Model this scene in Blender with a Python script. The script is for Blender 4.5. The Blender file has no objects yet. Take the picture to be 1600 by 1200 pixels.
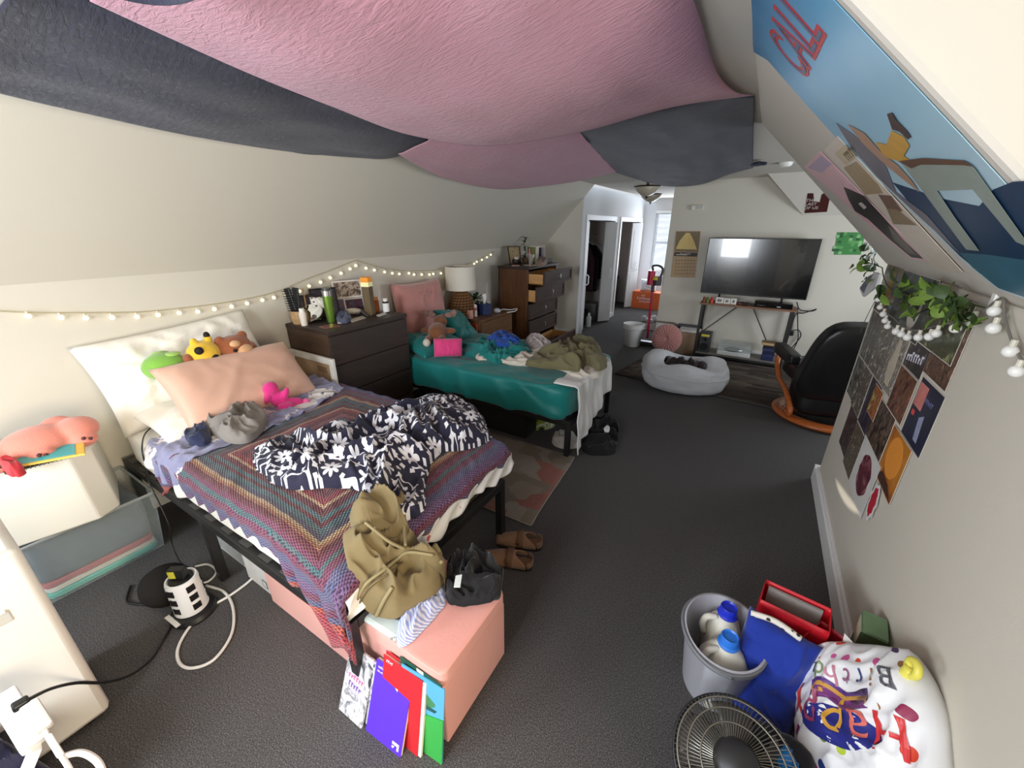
import bpy, bmesh, math, random
from mathutils import Vector, Matrix, Euler, noise
from math import sin, cos, pi, radians, sqrt, atan2
random.seed(7)
scene = bpy.context.scene
COL = scene.collection

# ------------------------------------------------------------------ camera, light, exposure
EYE = Vector((0.0, 0.0, 1.65))
YAW, PITCH, FPX = radians(31.3), radians(21.5), 620.0
_fh = Vector((-sin(YAW), cos(YAW), 0))
FW = _fh * cos(PITCH) - Vector((0, 0, 1)) * sin(PITCH)
RT = Vector((cos(YAW), sin(YAW), 0))
UP = RT.cross(FW)
cam_data = bpy.data.cameras.new('camera')
cam = bpy.data.objects.new('camera', cam_data); COL.objects.link(cam)
cam_data.sensor_width = 36.0; cam_data.lens = 36.0 * FPX / 1600.0
cam_data.clip_start = 0.02; cam_data.clip_end = 60
m = Matrix((RT, UP, -FW)).transposed().to_4x4(); m.translation = EYE
cam.matrix_world = m
scene.camera = cam
scene.view_settings.view_transform = 'Standard'
scene.view_settings.look = 'None'
scene.view_settings.gamma = 1.0
scene.view_settings.use_curve_mapping = False
scene.view_settings.exposure = -0.45
scene.cycles.use_denoising = True
scene.cycles.max_bounces = 8
scene.cycles.diffuse_bounces = 5
scene.cycles.sample_clamp_indirect = 6.0
scene.cycles.caustics_reflective = False; scene.cycles.caustics_refractive = False

world = bpy.data.worlds.new('sky'); scene.world = world; world.use_nodes = True
bg = world.node_tree.nodes['Background']
bg.inputs[0].default_value = (0.72, 0.86, 1.0, 1); bg.inputs[1].default_value = 3.0

def area(name, loc, direction, sx, sy, power, color, spread=180):
    d = bpy.data.lights.new(name, 'AREA'); d.shape = 'RECTANGLE'; d.size = sx; d.size_y = sy
    d.energy = power; d.color = color; d.spread = radians(spread)
    o = bpy.data.objects.new(name, d); COL.objects.link(o); o.location = loc
    o.rotation_euler = Vector(direction).to_track_quat('-Z', 'Y').to_euler()
    return o
# daylight entering through the room's windows (all real openings, see the window builders)
area('daylight_rear_window', (-0.75, -1.42, 1.42), (-0.2, 1, -0.05), 0.72, 1.1, 84, (0.90, 0.95, 1.0))
area('daylight_left_rear_window', (-2.1, -1.40, 1.22), (0.55, 1, -0.08), 0.8, 0.62, 62, (0.84, 0.92, 1.0))
area('daylight_near_dormer', (2.06, -0.05, 1.35), (-1, 0.0, -0.12), 1.2, 1.0, 46, (1.0, 0.84, 0.60), 110)
area('daylight_far_dormer', (2.06, 4.6, 1.25), (-1, 0.0, -0.1), 1.2, 0.9, 48, (0.86, 0.93, 1.0))
area('daylight_hall_window', (-1.75, 9.42, 1.3), (0, -1, -0.1), 0.9, 1.3, 42, (0.80, 0.88, 1.0))
sun_d = bpy.data.lights.new('sunbeam', 'SPOT'); sun_d.energy = 9000; sun_d.spot_size = radians(1.25); sun_d.spot_blend = 0.25; sun_d.shadow_soft_size = 0.01; sun_d.color = (1, 0.93, 0.8)
sun = bpy.data.objects.new('sunbeam', sun_d); COL.objects.link(sun); sun.location = (-1.32, -4.63, 2.20)   # a shaft of sun through the rear window
sun.rotation_euler = Vector((1.92, 7.0, -1.81)).to_track_quat('-Z', 'Y').to_euler()

# ------------------------------------------------------------------ measuring helpers
def ray(px, py):
    return FW + RT * ((px - 800) / FPX) - UP * ((py - 600) / FPX)
def at(px, py, x=None, y=None, z=None):
    d = ray(px, py)
    if z is not None: t = (z - EYE.z) / d.z
    elif x is not None: t = (x - EYE.x) / d.x
    else: t = (y - EYE.y) / d.y
    return EYE + d * t
def pix(p):
    v = Vector(p) - EYE; w = v.dot(FW)
    return 800 + FPX * v.dot(RT) / w, 600 - FPX * v.dot(UP) / w
def hz(p, py):
    """height on the upright through p that shows at picture row py"""
    lo, hi = -0.5, 2.6
    for _ in range(40):
        mid = (lo + hi) / 2
        if pix((p[0], p[1], mid))[1] > py: lo = mid
        else: hi = mid
    return lo
def wpx(p, n):
    """size in metres of n picture units at point p"""
    return n * (Vector(p) - EYE).dot(FW) / FPX

# ------------------------------------------------------------------ materials
def S(r, g, b):
    def f(c):
        c /= 255.0
        return c / 12.92 if c <= 0.04045 else ((c + 0.055) / 1.055) ** 2.4
    return (f(r), f(g), f(b), 1.0)
class NT:
    def __init__(s, name):
        s.m = bpy.data.materials.new(name); s.m.use_nodes = True
        s.t = s.m.node_tree; s.b = s.t.nodes['Principled BSDF']
    def n(s, typ, **kw):
        nd = s.t.nodes.new('ShaderNode' + typ)
        for k, v in kw.items():
            if k.startswith('i_'):
                nd.inputs[k[2:].replace('_', ' ')].default_value = v
            else: setattr(nd, k, v)
        return nd
    def l(s, a, b): s.t.links.new(a, b)
    def math(s, op, a, b=None, c=None):
        nd = s.t.nodes.new('ShaderNodeMath'); nd.operation = op
        for i, v in enumerate((a, b, c)):
            if v is None: continue
            if isinstance(v, (int, float)): nd.inputs[i].default_value = v
            else: s.l(v, nd.inputs[i])
        return nd.outputs[0]
    def mix(s, fac, a, b):
        nd = s.t.nodes.new('ShaderNodeMix'); nd.data_type = 'RGBA'
        for sock, v in ((nd.inputs[0], fac), (nd.inputs[6], a), (nd.inputs[7], b)):
            if isinstance(v, (int, float)): sock.default_value = v
            elif isinstance(v, tuple): sock.default_value = v
            else: s.l(v, sock)
        return nd.outputs[2]
    def ramp(s, fac, stops, interp='LINEAR'):
        nd = s.t.nodes.new('ShaderNodeValToRGB'); cr = nd.color_ramp; cr.interpolation = interp
        while len(cr.elements) < len(stops): cr.elements.new(0.5)
        for e, (p, c) in zip(cr.elements, stops): e.position = p; e.color = c
        s.l(fac, nd.inputs[0]); return nd.outputs[0]
    def coord(s, kind='Object'): return s.n('TexCoord').outputs[kind]
    def noise(s, scale, vec=None, detail=3.0, rough=0.55, dist=0.0, out=0):
        nd = s.n('TexNoise'); nd.inputs['Scale'].default_value = scale; nd.inputs['Detail'].default_value = detail
        nd.inputs['Roughness'].default_value = rough; nd.inputs['Distortion'].default_value = dist
        s.l(vec if vec is not None else s.coord(), nd.inputs['Vector']); return nd.outputs[out]
    def bump(s, h, strength=0.3, dist=0.01):
        nd = s.n('Bump'); nd.inputs['Strength'].default_value = strength; nd.inputs['Distance'].default_value = dist
        s.l(h, nd.inputs['Height']); s.l(nd.outputs[0], s.b.inputs['Normal'])
    def base(s, c):
        if isinstance(c, tuple): s.b.inputs['Base Color'].default_value = c
        else: s.l(c, s.b.inputs['Base Color'])
def dk(c, k): return (c[0] * k, c[1] * k, c[2] * k, 1)
_mats = {}
def M(name, col, rough=0.6, var=0.12, scale=14, bump=0.0, bscale=90, bdist=0.004, metal=0.0, spec=0.4, sheen=0.0, trans=0.0, coat=0.0, emit=0.0, alpha=1.0):
    if name in _mats: return _mats[name]
    t = NT(name); c = S(*col) if max(col) > 1.001 else (*col, 1)
    f = t.noise(scale)
    t.base(t.mix(f, dk(c, 1 - var), tuple(min(1, v) for v in dk(c, 1 + var))) if var else c)
    b = t.b.inputs
    b['Roughness'].default_value = rough; b['Metallic'].default_value = metal; b['Specular IOR Level'].default_value = spec
    if sheen: b['Sheen Weight'].default_value = sheen; b['Sheen Roughness'].default_value = 0.5
    if trans: b['Transmission Weight'].default_value = trans; b['IOR'].default_value = 1.3
    if coat: b['Coat Weight'].default_value = coat
    if alpha < 1: b['Alpha'].default_value = alpha
    if emit: b['Emission Color'].default_value = c; b['Emission Strength'].default_value = emit
    if bump: t.bump(t.noise(bscale, detail=4), bump, bdist)
    _mats[name] = t.m; return t.m
def cloth(name, col, var=0.14, weave=420, bump=0.25, sheen=0.25, rough=0.85):
    return M(name, col, rough=rough, var=var, scale=9, bump=bump, bscale=weave, bdist=0.002, spec=0.15, sheen=sheen)
def wood(name, c1, c2, scale=3.0, axis=0, rough=0.45, ring=6.0):
    if name in _mats: return _mats[name]
    t = NT(name); mp = t.n('Mapping'); t.l(t.coord(), mp.inputs[0])
    sc = [18, 18, 18]; sc[axis] = 1.2; mp.inputs['Scale'].default_value = sc
    f = t.noise(scale, mp.outputs[0], 5, 0.6, 0.8)
    t.base(t.ramp(f, [(0.3, S(*c1)), (0.7, S(*c2))])); t.b.inputs['Roughness'].default_value = rough
    t.bump(f, 0.08, 0.002); _mats[name] = t.m; return t.m

# ------------------------------------------------------------------ mesh building
class MB:
    def __init__(s): s.v, s.f, s.mi, s.uv = [], [], [], []
    def add(s, vs, fs, mi=0, uv=None):
        k = len(s.v); s.v += [Vector(v) for v in vs]; s.f += [tuple(i + k for i in f) for f in fs]; s.mi += [mi] * len(fs)
        s.uv += list(uv) if uv else [(0, 0)] * len(vs); return s
    def box(s, x0, x1, y0, y1, z0, z1, mi=0, T=None):
        vs = [Vector((x, y, z)) for z in (z0, z1) for y in (y0, y1) for x in (x0, x1)]
        if T: vs = [T @ v for v in vs]
        return s.add(vs, [(0, 2, 3, 1), (4, 5, 7, 6), (0, 1, 5, 4), (2, 6, 7, 3), (0, 4, 6, 2), (1, 3, 7, 5)], mi)
    def bar(s, a, b, w, h, mi=0, up=(0, 0, 1)):
        a, b = Vector(a), Vector(b); d = (b - a); L = d.length; d.normalize(); u = Vector(up)
        if abs(d.dot(u)) > 0.98: u = Vector((0, 1, 0))
        r = d.cross(u).normalized(); u = r.cross(d)
        T = Matrix((r, d, u)).transposed().to_4x4(); T.translation = a
        return s.box(-w / 2, w / 2, 0, L, -h / 2, h / 2, mi, T)
    def grid(s, fn, nu, nv, mi=0, cu=False, cv=False, uv=False):
        vs, uvs = [], []
        for j in range(nv if cv else nv + 1):
            for i in range(nu if cu else nu + 1):
                r = fn(i / nu, j / nv)
                if uv: vs.append(r[0]); uvs.append(r[1])
                else: vs.append(r)
        W = nu if cu else nu + 1; H = nv if cv else nv + 1; fs = []
        for j in range(nv):
            for i in range(nu):
                a, b = i, (i + 1) % W if cu else i + 1
                c, d = j, (j + 1) % H if cv else j + 1
                fs.append((c * W + a, c * W + b, d * W + b, d * W + a))
        return s.add(vs, fs, mi, uvs if uv else None)
    def lathe(s, prof, n=24, c=(0, 0, 0), T=None, mi=0, cap=True):
        c = Vector(c); k = []
        for r, z in prof:
            for i in range(n):
                v = Vector((r * cos(2 * pi * i / n), r * sin(2 * pi * i / n), z)) + c
                k.append(T @ v if T else v)
        fs = [(j * n + i, j * n + (i + 1) % n, (j + 1) * n + (i + 1) % n, (j + 1) * n + i) for j in range(len(prof) - 1) for i in range(n)]
        if cap:
            if prof[0][0] > 1e-5: fs.append(tuple(range(n - 1, -1, -1)))
            if prof[-1][0] > 1e-5: fs.append(tuple((len(prof) - 1) * n + i for i in range(n)))
        return s.add(k, fs, mi)
    def cyl(s, a, b, r0, r1=None, n=16, mi=0):
        return s.tube([a, b], [r0, r0 if r1 is None else r1], n, mi=mi)
    def tube(s, pts, r, n=8, closed=False, mi=0):
        pts = [Vector(p) for p in pts]; N = len(pts); R = r if isinstance(r, (list, tuple)) else [r] * N
        vs = []; u = None
        for i, p in enumerate(pts):
            a = pts[i - 1] if (i > 0 or closed) else p; b = pts[(i + 1) % N] if (i < N - 1 or closed) else p
            d = (b - a).normalized()
            if u is None:
                u = d.orthogonal().normalized()
            u = (u - d * u.dot(d)); u = u.normalized() if u.length > 1e-6 else d.orthogonal().normalized()
            w = d.cross(u)
            for k in range(n): vs.append(p + (u * cos(2 * pi * k / n) + w * sin(2 * pi * k / n)) * R[i])
        fs = [(i * n + k, i * n + (k + 1) % n, ((i + 1) % N) * n + (k + 1) % n, ((i + 1) % N) * n + k) for i in range(N if closed else N - 1) for k in range(n)]
        if not closed: fs += [tuple(range(n - 1, -1, -1)), tuple((N - 1) * n + k for k in range(n))]
        return s.add(vs, fs, mi)
    def ball(s, c, r, rot=None, nu=18, nv=12, mi=0):
        c = Vector(c); r = Vector((r, r, r)) if isinstance(r, (int, float)) else Vector(r)
        E = Euler(rot).to_matrix() if rot else Matrix.Identity(3)
        prof = []
        vs = [c + E @ Vector((0, 0, -r.z))]
        for j in range(1, nv):
            t = -pi / 2 + pi * j / nv
            for i in range(nu):
                a = 2 * pi * i / nu; vs.append(c + E @ Vector((r.x * cos(t) * cos(a), r.y * cos(t) * sin(a), r.z * sin(t))))
        vs.append(c + E @ Vector((0, 0, r.z))); L = len(vs) - 1
        fs = [(0, 1 + (i + 1) % nu, 1 + i) for i in range(nu)]
        for j in range(nv - 2):
            for i in range(nu):
                a = 1 + j * nu; fs.append((a + i, a + (i + 1) % nu, a + nu + (i + 1) % nu, a + nu + i))
        a = 1 + (nv - 2) * nu; fs += [(a + i, a + (i + 1) % nu, L) for i in range(nu)]
        return s.add(vs, fs, mi)
    def prism(s, poly, ext, mi=0):
        poly = [Vector(p) for p in poly]; e = Vector(ext); n = len(poly)
        nrm = Vector((0, 0, 0))
        for i in range(n): nrm += poly[i].cross(poly[(i + 1) % n])
        if nrm.dot(e) < 0: poly.reverse()
        vs = poly + [p + e for p in poly]
        return s.add(vs, [tuple(range(n - 1, -1, -1)), tuple(range(n, 2 * n))] + [(i, (i + 1) % n, n + (i + 1) % n, n + i) for i in range(n)], mi)
    def xf(s, T): s.v = [T @ v for v in s.v]; return s
    def build(s, name, mats, parent=None, smooth=40, bevel=0.0, solid=0.0, sub=0, remesh=0.0, weld=False, world=True):
        me = bpy.data.meshes.new(name); mats = mats if isinstance(mats, (list, tuple)) else [mats]
        vs = s.v; loc = Vector((0, 0, 0))
        if parent is not None and world:
            T = Matrix.Identity(4); p = parent
            while p is not None:
                T = (Matrix.Translation(p.location) @ p.rotation_euler.to_matrix().to_4x4()) @ T; p = p.parent
            T = T.inverted(); vs = [T @ v for v in vs]
        if parent is None:
            lo = [min(v[i] for v in vs) for i in range(3)]; hi = [max(v[i] for v in vs) for i in range(3)]
            loc = Vector(((lo[0] + hi[0]) / 2, (lo[1] + hi[1]) / 2, lo[2])); vs = [v - loc for v in vs]
        me.from_pydata([tuple(v) for v in vs], [], s.f); me.validate()
        for mm in mats: me.materials.append(mm)
        if len(me.polygons) == len(s.mi):
            me.polygons.foreach_set('material_index', s.mi)
        if any(u != (0, 0) for u in s.uv):
            ul = me.uv_layers.new(name='UVMap')
            for lp in me.loops: ul.data[lp.index].uv = s.uv[lp.vertex_index]
        if weld:
            bm = bmesh.new(); bm.from_mesh(me); bmesh.ops.remove_doubles(bm, verts=bm.verts, dist=1e-4); bmesh.ops.recalc_face_normals(bm, faces=bm.faces); bm.to_mesh(me); bm.free()
        if smooth:
            me.polygons.foreach_set('use_smooth', [True] * len(me.polygons)); me.set_sharp_from_angle(angle=radians(smooth))
        o = bpy.data.objects.new(name, me); COL.objects.link(o); o.parent = parent; o.location = loc
        if bevel:
            b = o.modifiers.new('bevel', 'BEVEL'); b.width = bevel; b.segments = 2; b.limit_method = 'ANGLE'; b.angle_limit = radians(40)
            b.harden_normals = False
        if remesh:
            r = o.modifiers.new('remesh', 'REMESH'); r.mode = 'VOXEL'; r.voxel_size = remesh; r.use_smooth_shade = True
            r = o.modifiers.new('smooth', 'SMOOTH'); r.iterations = 4
        if solid:
            b = o.modifiers.new('solidify', 'SOLIDIFY'); b.thickness = solid; b.offset = 1.0 if solid > 0 else -1
        if sub:
            b = o.modifiers.new('subsurf', 'SUBSURF'); b.levels = sub; b.render_levels = sub
        return o
def tag(o, label, cat, group=None, kind=None):
    if label: o['label'] = label
    if cat: o['category'] = cat
    if group: o['group'] = group
    if kind: o['kind'] = kind
    return o
def struct(o): o['kind'] = 'structure'; return o
def thing(name, label, cat, loc=(0, 0, 0), rz=0.0, group=None, rot=None):
    o = bpy.data.objects.new(name, None); COL.objects.link(o); o.location = loc
    o.rotation_euler = rot if rot else (0, 0, rz); o.empty_display_size = 0.05
    return tag(o, label, cat, group)
def part(mb, name, mats, parent, **kw):          # a part given in its parent's own frame
    kw.setdefault('world', False)
    return mb.build(name, mats, parent, **kw)
def lettering(txt, size, T, mat, parent, name='lettering', ext=0.0004, align='CENTER', off=0.0):
    c = bpy.data.curves.new(name, 'FONT'); c.body = txt; c.size = size; c.extrude = ext; c.offset = off; c.align_x = align; c.align_y = 'CENTER'
    c.materials.append(mat); tmp = bpy.data.objects.new(name, c); COL.objects.link(tmp)
    bpy.context.view_layer.update()
    me = bpy.data.meshes.new_from_object(tmp.evaluated_get(bpy.context.evaluated_depsgraph_get()))
    bpy.data.objects.remove(tmp)
    o = bpy.data.objects.new(name, me); COL.objects.link(o); o.parent = parent; o.matrix_local = T
    return o
def fold(p, s=1.0, seed=0.0):
    """0..1 ridged fold field for cloth"""
    q = Vector((p[0] * s + seed * 7.3, p[1] * s - seed * 3.1, seed))
    w = Vector((noise.noise(q * 0.7 + Vector((5.2, 1.3, 0))), noise.noise(q * 0.7 + Vector((-3.7, 8.1, 2))), 0))
    q = q + w * 0.9
    a = 1 - abs(noise.noise(q)) * 2
    b = 1 - abs(noise.noise(Vector((q.x * 2.1 + 9, q.y * 2.1 - 4, seed + 3)))) * 2
    return 0.68 * a * a + 0.32 * b * b
def smoothpoly(poly, n):
    """closed smooth outline resampled to n points by Catmull-Rom"""
    k = len(poly); out = []
    for i in range(n):
        t = i / n * k; a = int(t); f = t - a
        p0, p1, p2, p3 = (Vector(poly[(a + d) % k]) for d in (-1, 0, 1, 2))
        out.append(0.5 * ((2 * p1) + (p2 - p0) * f + (2 * p0 - 5 * p1 + 4 * p2 - p3) * f * f + (3 * p1 - p0 - 3 * p2 + p3) * f ** 3))
    return out
def crom(pts, n):
    pts = [Vector(p) for p in pts]; P = [2 * pts[0] - pts[1]] + pts + [2 * pts[-1] - pts[-2]]; k = len(pts) - 1; out = []
    for i in range(n + 1):
        t = min(i / n * k, k - 1e-6); a = int(t); f = t - a
        p0, p1, p2, p3 = P[a:a + 4]
        out.append(0.5 * ((2 * p1) + (p2 - p0) * f + (2 * p0 - 5 * p1 + 4 * p2 - p3) * f * f + (3 * p1 - p0 - 3 * p2 + p3) * f ** 3))
    return out
def heap(name, mat, poly, h, parent=None, scale=7.0, seed=1.0, ground=None, rim=0.012, flat=0.5, folds=0.6, nr=40, na=130, sub=0, droop=None, uvscale=None):
    """a crumpled heap of cloth over an outline; ground(x, y) is the surface it lies on"""
    out = smoothpoly([Vector((p[0], p[1], 0)) for p in poly], na)
    c = sum(out, Vector()) / na
    g = ground or (lambda x, y: 0.0)
    mb = MB()
    def P(u, v):
        i = int(u * na) % na; e = out[i]
        r = v if v < 0.94 else 0.94 + (v - 0.94) * 0.55
        wob = 1 + 0.055 * noise.noise(Vector((e.x * 9, e.y * 9, seed)))
        p = c + (e - c) * r * wob
        z0 = g(p.x, p.y)
        env = (1 - min(1, r) ** (2.2 / flat if flat > 0 else 4)) ** 0.6
        f = fold((p.x, p.y), scale, seed)
        z = rim + h * env * (1 - folds + folds * 1.25 * f)
        # leaning folds: shift sideways with height
        k = 0.03 * (f - 0.5)
        q = Vector((p.x + k * noise.noise(Vector((p.x * 5, p.y * 5, seed + 9))), p.y + k * noise.noise(Vector((p.x * 5, p.y * 5, seed + 19))), z0 + z))
        if v > 0.97: q.z = z0 + 0.001
        return (q, (p.x, p.y)) 
    mb.grid(P, na, nr, cu=True, uv=True)
    o = mb.build(name, mat, parent, smooth=180, sub=sub)
    return o
def pillow(w, h, d, pinch=0.06, nz=0.0, sc=6, seed=1.0, nu=36, nv=30, p=0.5, corner=0.0):
    """stuffed cushion, in its own frame: width on x, height on z, thickness on y"""
    mb = MB()
    for sgn in (1, -1):
        def P(a, b):
            u, v = a * 2 - 1, b * 2 - 1
            x = w / 2 * u * (1 - pinch * (1 - v * v)); z = h / 2 * v * (1 - pinch * (1 - u * u))
            t = max(0, (1 - u ** 4) * (1 - v ** 4)) ** p
            edge = (1 - u ** 8) * (1 - v ** 8)
            f = nz * (fold((x + sgn * 3, z), sc, seed) - 0.4) * edge
            return (Vector((x, sgn * (d / 2 * t + f), z)), (x + 5 * (sgn < 0), z + 0.001))
        k = len(mb.f); mb.grid(P, nu, nv, uv=True)
        if sgn > 0: mb.f[k:] = [tuple(reversed(f)) for f in mb.f[k:]]
    return mb
def frame_T(o, x, y):
    """matrix with the x axis along x, the z axis normal to x and y"""
    x = Vector(x).normalized(); z = x.cross(Vector(y)).normalized(); y = z.cross(x)
    T = Matrix((x, y, z)).transposed().to_4x4(); T.translation = Vector(o); return T
def scrawl(n, size, T, mat, parent, name='print_strokes', align='CENTER'):
    """print too small to read in the view: a row of short uneven strokes"""
    mb = MB(); r = random.Random(n * 31 + int(size * 9999)); w = size * .55; x0 = -n * w / 2 if align == 'CENTER' else 0
    for i in range(n):
        a = x0 + i * w; h = size * r.uniform(.45, .8); mb.box(a, a + w * .3, -size * .35, -size * .35 + h, 0, .0005); mb.box(a + w * .3, a + w * r.uniform(.5, .85), -size * .35 + h - size * .18, -size * .35 + h, 0, .0005)
    mb.v = [T @ v for v in mb.v]; o = mb.build(name, mat, parent, smooth=0, world=False); o['kind'] = 'stuff'; return o
# ------------------------------------------------------------------ the room
wallm = M('wall_paint', (210, 204, 191), rough=0.75, var=0.03, scale=1.2, bump=0.06, bscale=160, spec=0.25)
ceilm = M('ceiling_paint', (208, 202, 192), rough=0.8, var=0.03, scale=1.5, bump=0.05, bscale=120, spec=0.2)
trimm = M('trim_paint', (232, 231, 230), rough=0.4, var=0.02)
def carpet():
    t = NT('carpet'); v = t.coord()
    f = t.noise(230, v, 2, 0.7); g = t.noise(60, v, 3, 0.6); k = t.noise(1.6, v, 2)
    c = t.ramp(f, [(0.30, S(46, 45, 46)), (0.5, S(86, 84, 85)), (0.72, S(146, 142, 139))])
    c = t.mix(t.math('MULTIPLY', g, 0.45), c, S(70, 68, 68)); c = t.mix(t.math('MULTIPLY', k, 0.25), c, S(88, 85, 83))
    t.base(c); t.b.inputs['Roughness'].default_value = 0.95; t.b.inputs['Specular IOR Level'].default_value = 0.1
    t.bump(f, 0.7, 0.006); return t.m
def wall(name, boxes, mat=wallm, bevel=0.0):
    mb = MB()
    for b in boxes: mb.box(*b)
    return struct(mb.build(name, mat, smooth=0, bevel=bevel))
ZC = 2.22
wall('floor', [(-4.3, 2.4, -1.7, 10.0, -0.1, 0.0)], carpet())
wall('ceiling', [(-2.25, 2.4, -1.7, 10.0, ZC, ZC + 0.1)], ceilm)
wall('wall_left', [(-3.15, -3.0, -1.7, 5.95, 0, 1.42)])
struct(MB().prism([(-3.0, -1.7, 1.40), (-2.25, -1.7, ZC), (-2.25, -1.7, ZC + 0.14), (-3.15, -1.7, 1.42)], (0, 7.65, 0)).build('sloped_ceiling_left', wallm, smooth=0))
# near and middle right: the knee wall block with the slope above it
wall('wall_right', [(0.6, 2.3, 0.50, 3.1, 0, 1.455)], bevel=0.012)
struct(MB().prism([(0.6, 1.06, 1.455), (-0.175, 1.06, 2.23), (2.3, 1.06, 2.23), (2.3, 1.06, 1.455)], (0, 2.04, 0)).build('sloped_ceiling_right', ceilm, smooth=0, bevel=0.014))
# the wall with the television, and the hip above the far dormer
wall('wall_far', [(-1.2, 2.3, 6.15, 6.30, 0, ZC)])
wall('wall_hall_right', [(-1.2, -1.08, 6.30, 9.6, 0, ZC)])
mb = MB(); mb.add([(0.31, 6.16, 1.77), (2.3, 6.16, 1.77), (2.3, 5.83, ZC), (-0.15, 5.83, ZC), (-0.15, 6.16, ZC), (2.3, 6.16, ZC)], [(0, 1, 2, 3), (0, 3, 4), (0, 4, 5, 1), (2, 5, 4, 3), (1, 5, 2)])
struct(mb.build('sloped_ceiling_far', ceilm, smooth=0))
wall('wall_far_left', [(-4.2, -2.4, 5.95, 6.07, 0, ZC + 0.05)])
wall('wall_rear', [(-3.1, -2.52, -1.65, -1.5, 0, ZC), (-1.68, -1.5, -1.65, -1.5, 0, ZC), (-2.52, -1.68, -1.65, -1.5, 0, 0.88), (-2.52, -1.68, -1.65, -1.5, 1.56, ZC), (0.0, 2.3, -1.65, -1.5, 0, ZC), (-1.5, 0.0, -1.65, -1.5, 0, 0.85), (-1.5, 0.0, -1.65, -1.5, 2.0, ZC)])
wall('wall_dormer_near', [(2.2, 2.35, -1.65, -0.75, 0, ZC), (2.2, 2.35, 0.65, 1.06, 0, ZC), (2.2, 2.35, -0.75, 0.65, 0, 0.8), (2.2, 2.35, -0.75, 0.65, 1.95, ZC)])
wall('wall_dormer_far', [(2.2, 2.35, 3.1, 3.95, 0, ZC), (2.2, 2.35, 5.25, 6.15, 0, ZC), (2.2, 2.35, 3.95, 5.25, 0, 0.8), (2.2, 2.35, 3.95, 5.25, 1.75, ZC)])
# hall: closet wall with two openings, end wall with a window
D1, D2, ZD = (6.17, 7.46), (7.86, 9.25), 1.76
hallm = M('hall_paint', (214, 214, 216), rough=0.75, var=0.03, scale=1.2, spec=0.25)
wall('wall_hall_left', [(-2.52, -2.4, 6.07, D1[0], 0, ZC), (-2.52, -2.4, D1[1], D2[0], 0, ZC), (-2.52, -2.4, D2[1], 9.6, 0, ZC), (-2.52, -2.4, D1[0], D1[1], ZD, ZC), (-2.52, -2.4, D2[0], D2[1], ZD, ZC)], hallm)
wall('wall_hall_end', [(-2.5, -2.16, 9.5, 9.62, 0, ZC), (-1.30, -1.2, 9.5, 9.62, 0, ZC), (-2.16, -1.30, 9.5, 9.62, 0, 0.72), (-2.16, -1.30, 9.5, 9.62, 1.97, ZC)], hallm)
closm = M('closet_paint', (206, 196, 190), rough=0.8, var=0.04, scale=2)
wall('wall_closet', [(-3.5, -3.4, 6.07, 9.6, 0, ZC), (-3.4, -2.52, 7.60, 7.68, 0, ZC), (-3.4, -2.52, 9.5, 9.6, 0, ZC), (-3.5, -2.5, 6.07, 9.6, ZC, ZC + 0.1)], closm)
wall('baseboard_right', [(0.575, 0.6, 0.5, 3.1, 0, 0.10), (0.585, 0.6, 0.5, 3.1, 0.10, 0.118), (0.575, 0.62, 3.1, 3.125, 0, 0.118)], trimm, 0.003)
wall('baseboard_far', [(-1.2, -1.06, 6.13, 6.15, 0, 0.09), (-1.06, 2.2, 6.13, 6.15, 0, 0.09)], trimm, 0.003)
wall('baseboard_left', [(-3.0, -2.985, -1.5, 5.95, 0, 0.09)], trimm, 0.003)
wall('baseboard_hall', [(-2.4, -2.385, D1[1] + 0.09, D2[0] - 0.09, 0, 0.09), (-2.4, -1.2, 9.485, 9.5, 0, 0.09), (-2.385, -2.40, 5.935, 5.95, 0, 0.09), (-3.0, -2.4, 5.935, 5.95, 0, 0.09)], trimm)
trims = MB()
for d in (D1, D2):
    for y in (d[0] - 0.075, d[1]): trims.box(-2.40, -2.382, y, y + 0.075, 0, ZD + 0.075)
    trims.box(-2.40, -2.382, d[0], d[1], ZD, ZD + 0.075)
struct(trims.build('trim_1', trimm, smooth=0, bevel=0.004))
wall('trim_2', [(-2.41, -2.393, 5.945, 6.08, 0, ZC)], hallm)
glass = M('window_glass', (250, 252, 255), rough=0.02, var=0, spec=0.5, alpha=0.10)
def window(idx, x0, x1, y0, y1, z0, z1, bars=1):
    """a sash window standing in its wall; one pair of the limits is thin"""
    root = struct(bpy.data.objects.new('window_%d' % idx, None)); COL.objects.link(root)
    ax = 0 if x1 - x0 > y1 - y0 else 1
    root.location = ((x0 + x1) / 2, (y0 + y1) / 2, z0)
    f = MB(); w = 0.05
    def bx(a0, a1, c0, c1, mb=f, th=0.0):
        if ax == 0: mb.box(a0, a1, y0 + th, y1 - th, c0, c1)
        else: mb.box(x0 + th, x1 - th, a0, a1, c0, c1)
    A0, A1 = (x0, x1) if ax == 0 else (y0, y1)
    bx(A0, A0 + w, z0, z1); bx(A1 - w, A1, z0, z1); bx(A0 + w, A1 - w, z0, z0 + w); bx(A0 + w, A1 - w, z1 - w, z1)
    zm = (z0 + z1) / 2; bx(A0 + w, A1 - w, zm - 0.022, zm + 0.022)
    f.build('window_frame', trimm, root, smooth=0)
    g = MB(); half = ((y1 - y0) if ax == 0 else (x1 - x0)) / 2 - 0.003
    bx(A0 + w, A1 - w, z0 + w, zm - 0.022, g, half); bx(A0 + w, A1 - w, zm + 0.022, z1 - w, g, half)
    g.build('window_pane', glass, root, smooth=0)
    return root
window(2, -1.5, 0.0, -1.60, -1.54, 0.85, 2.0)
window(3, 2.24, 2.30, -0.75, 0.65, 0.8, 1.95)
window(4, 2.24, 2.30, 3.95, 5.25, 0.8, 1.75)
window(5, -2.52, -1.68, -1.60, -1.54, 0.88, 1.56)
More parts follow.
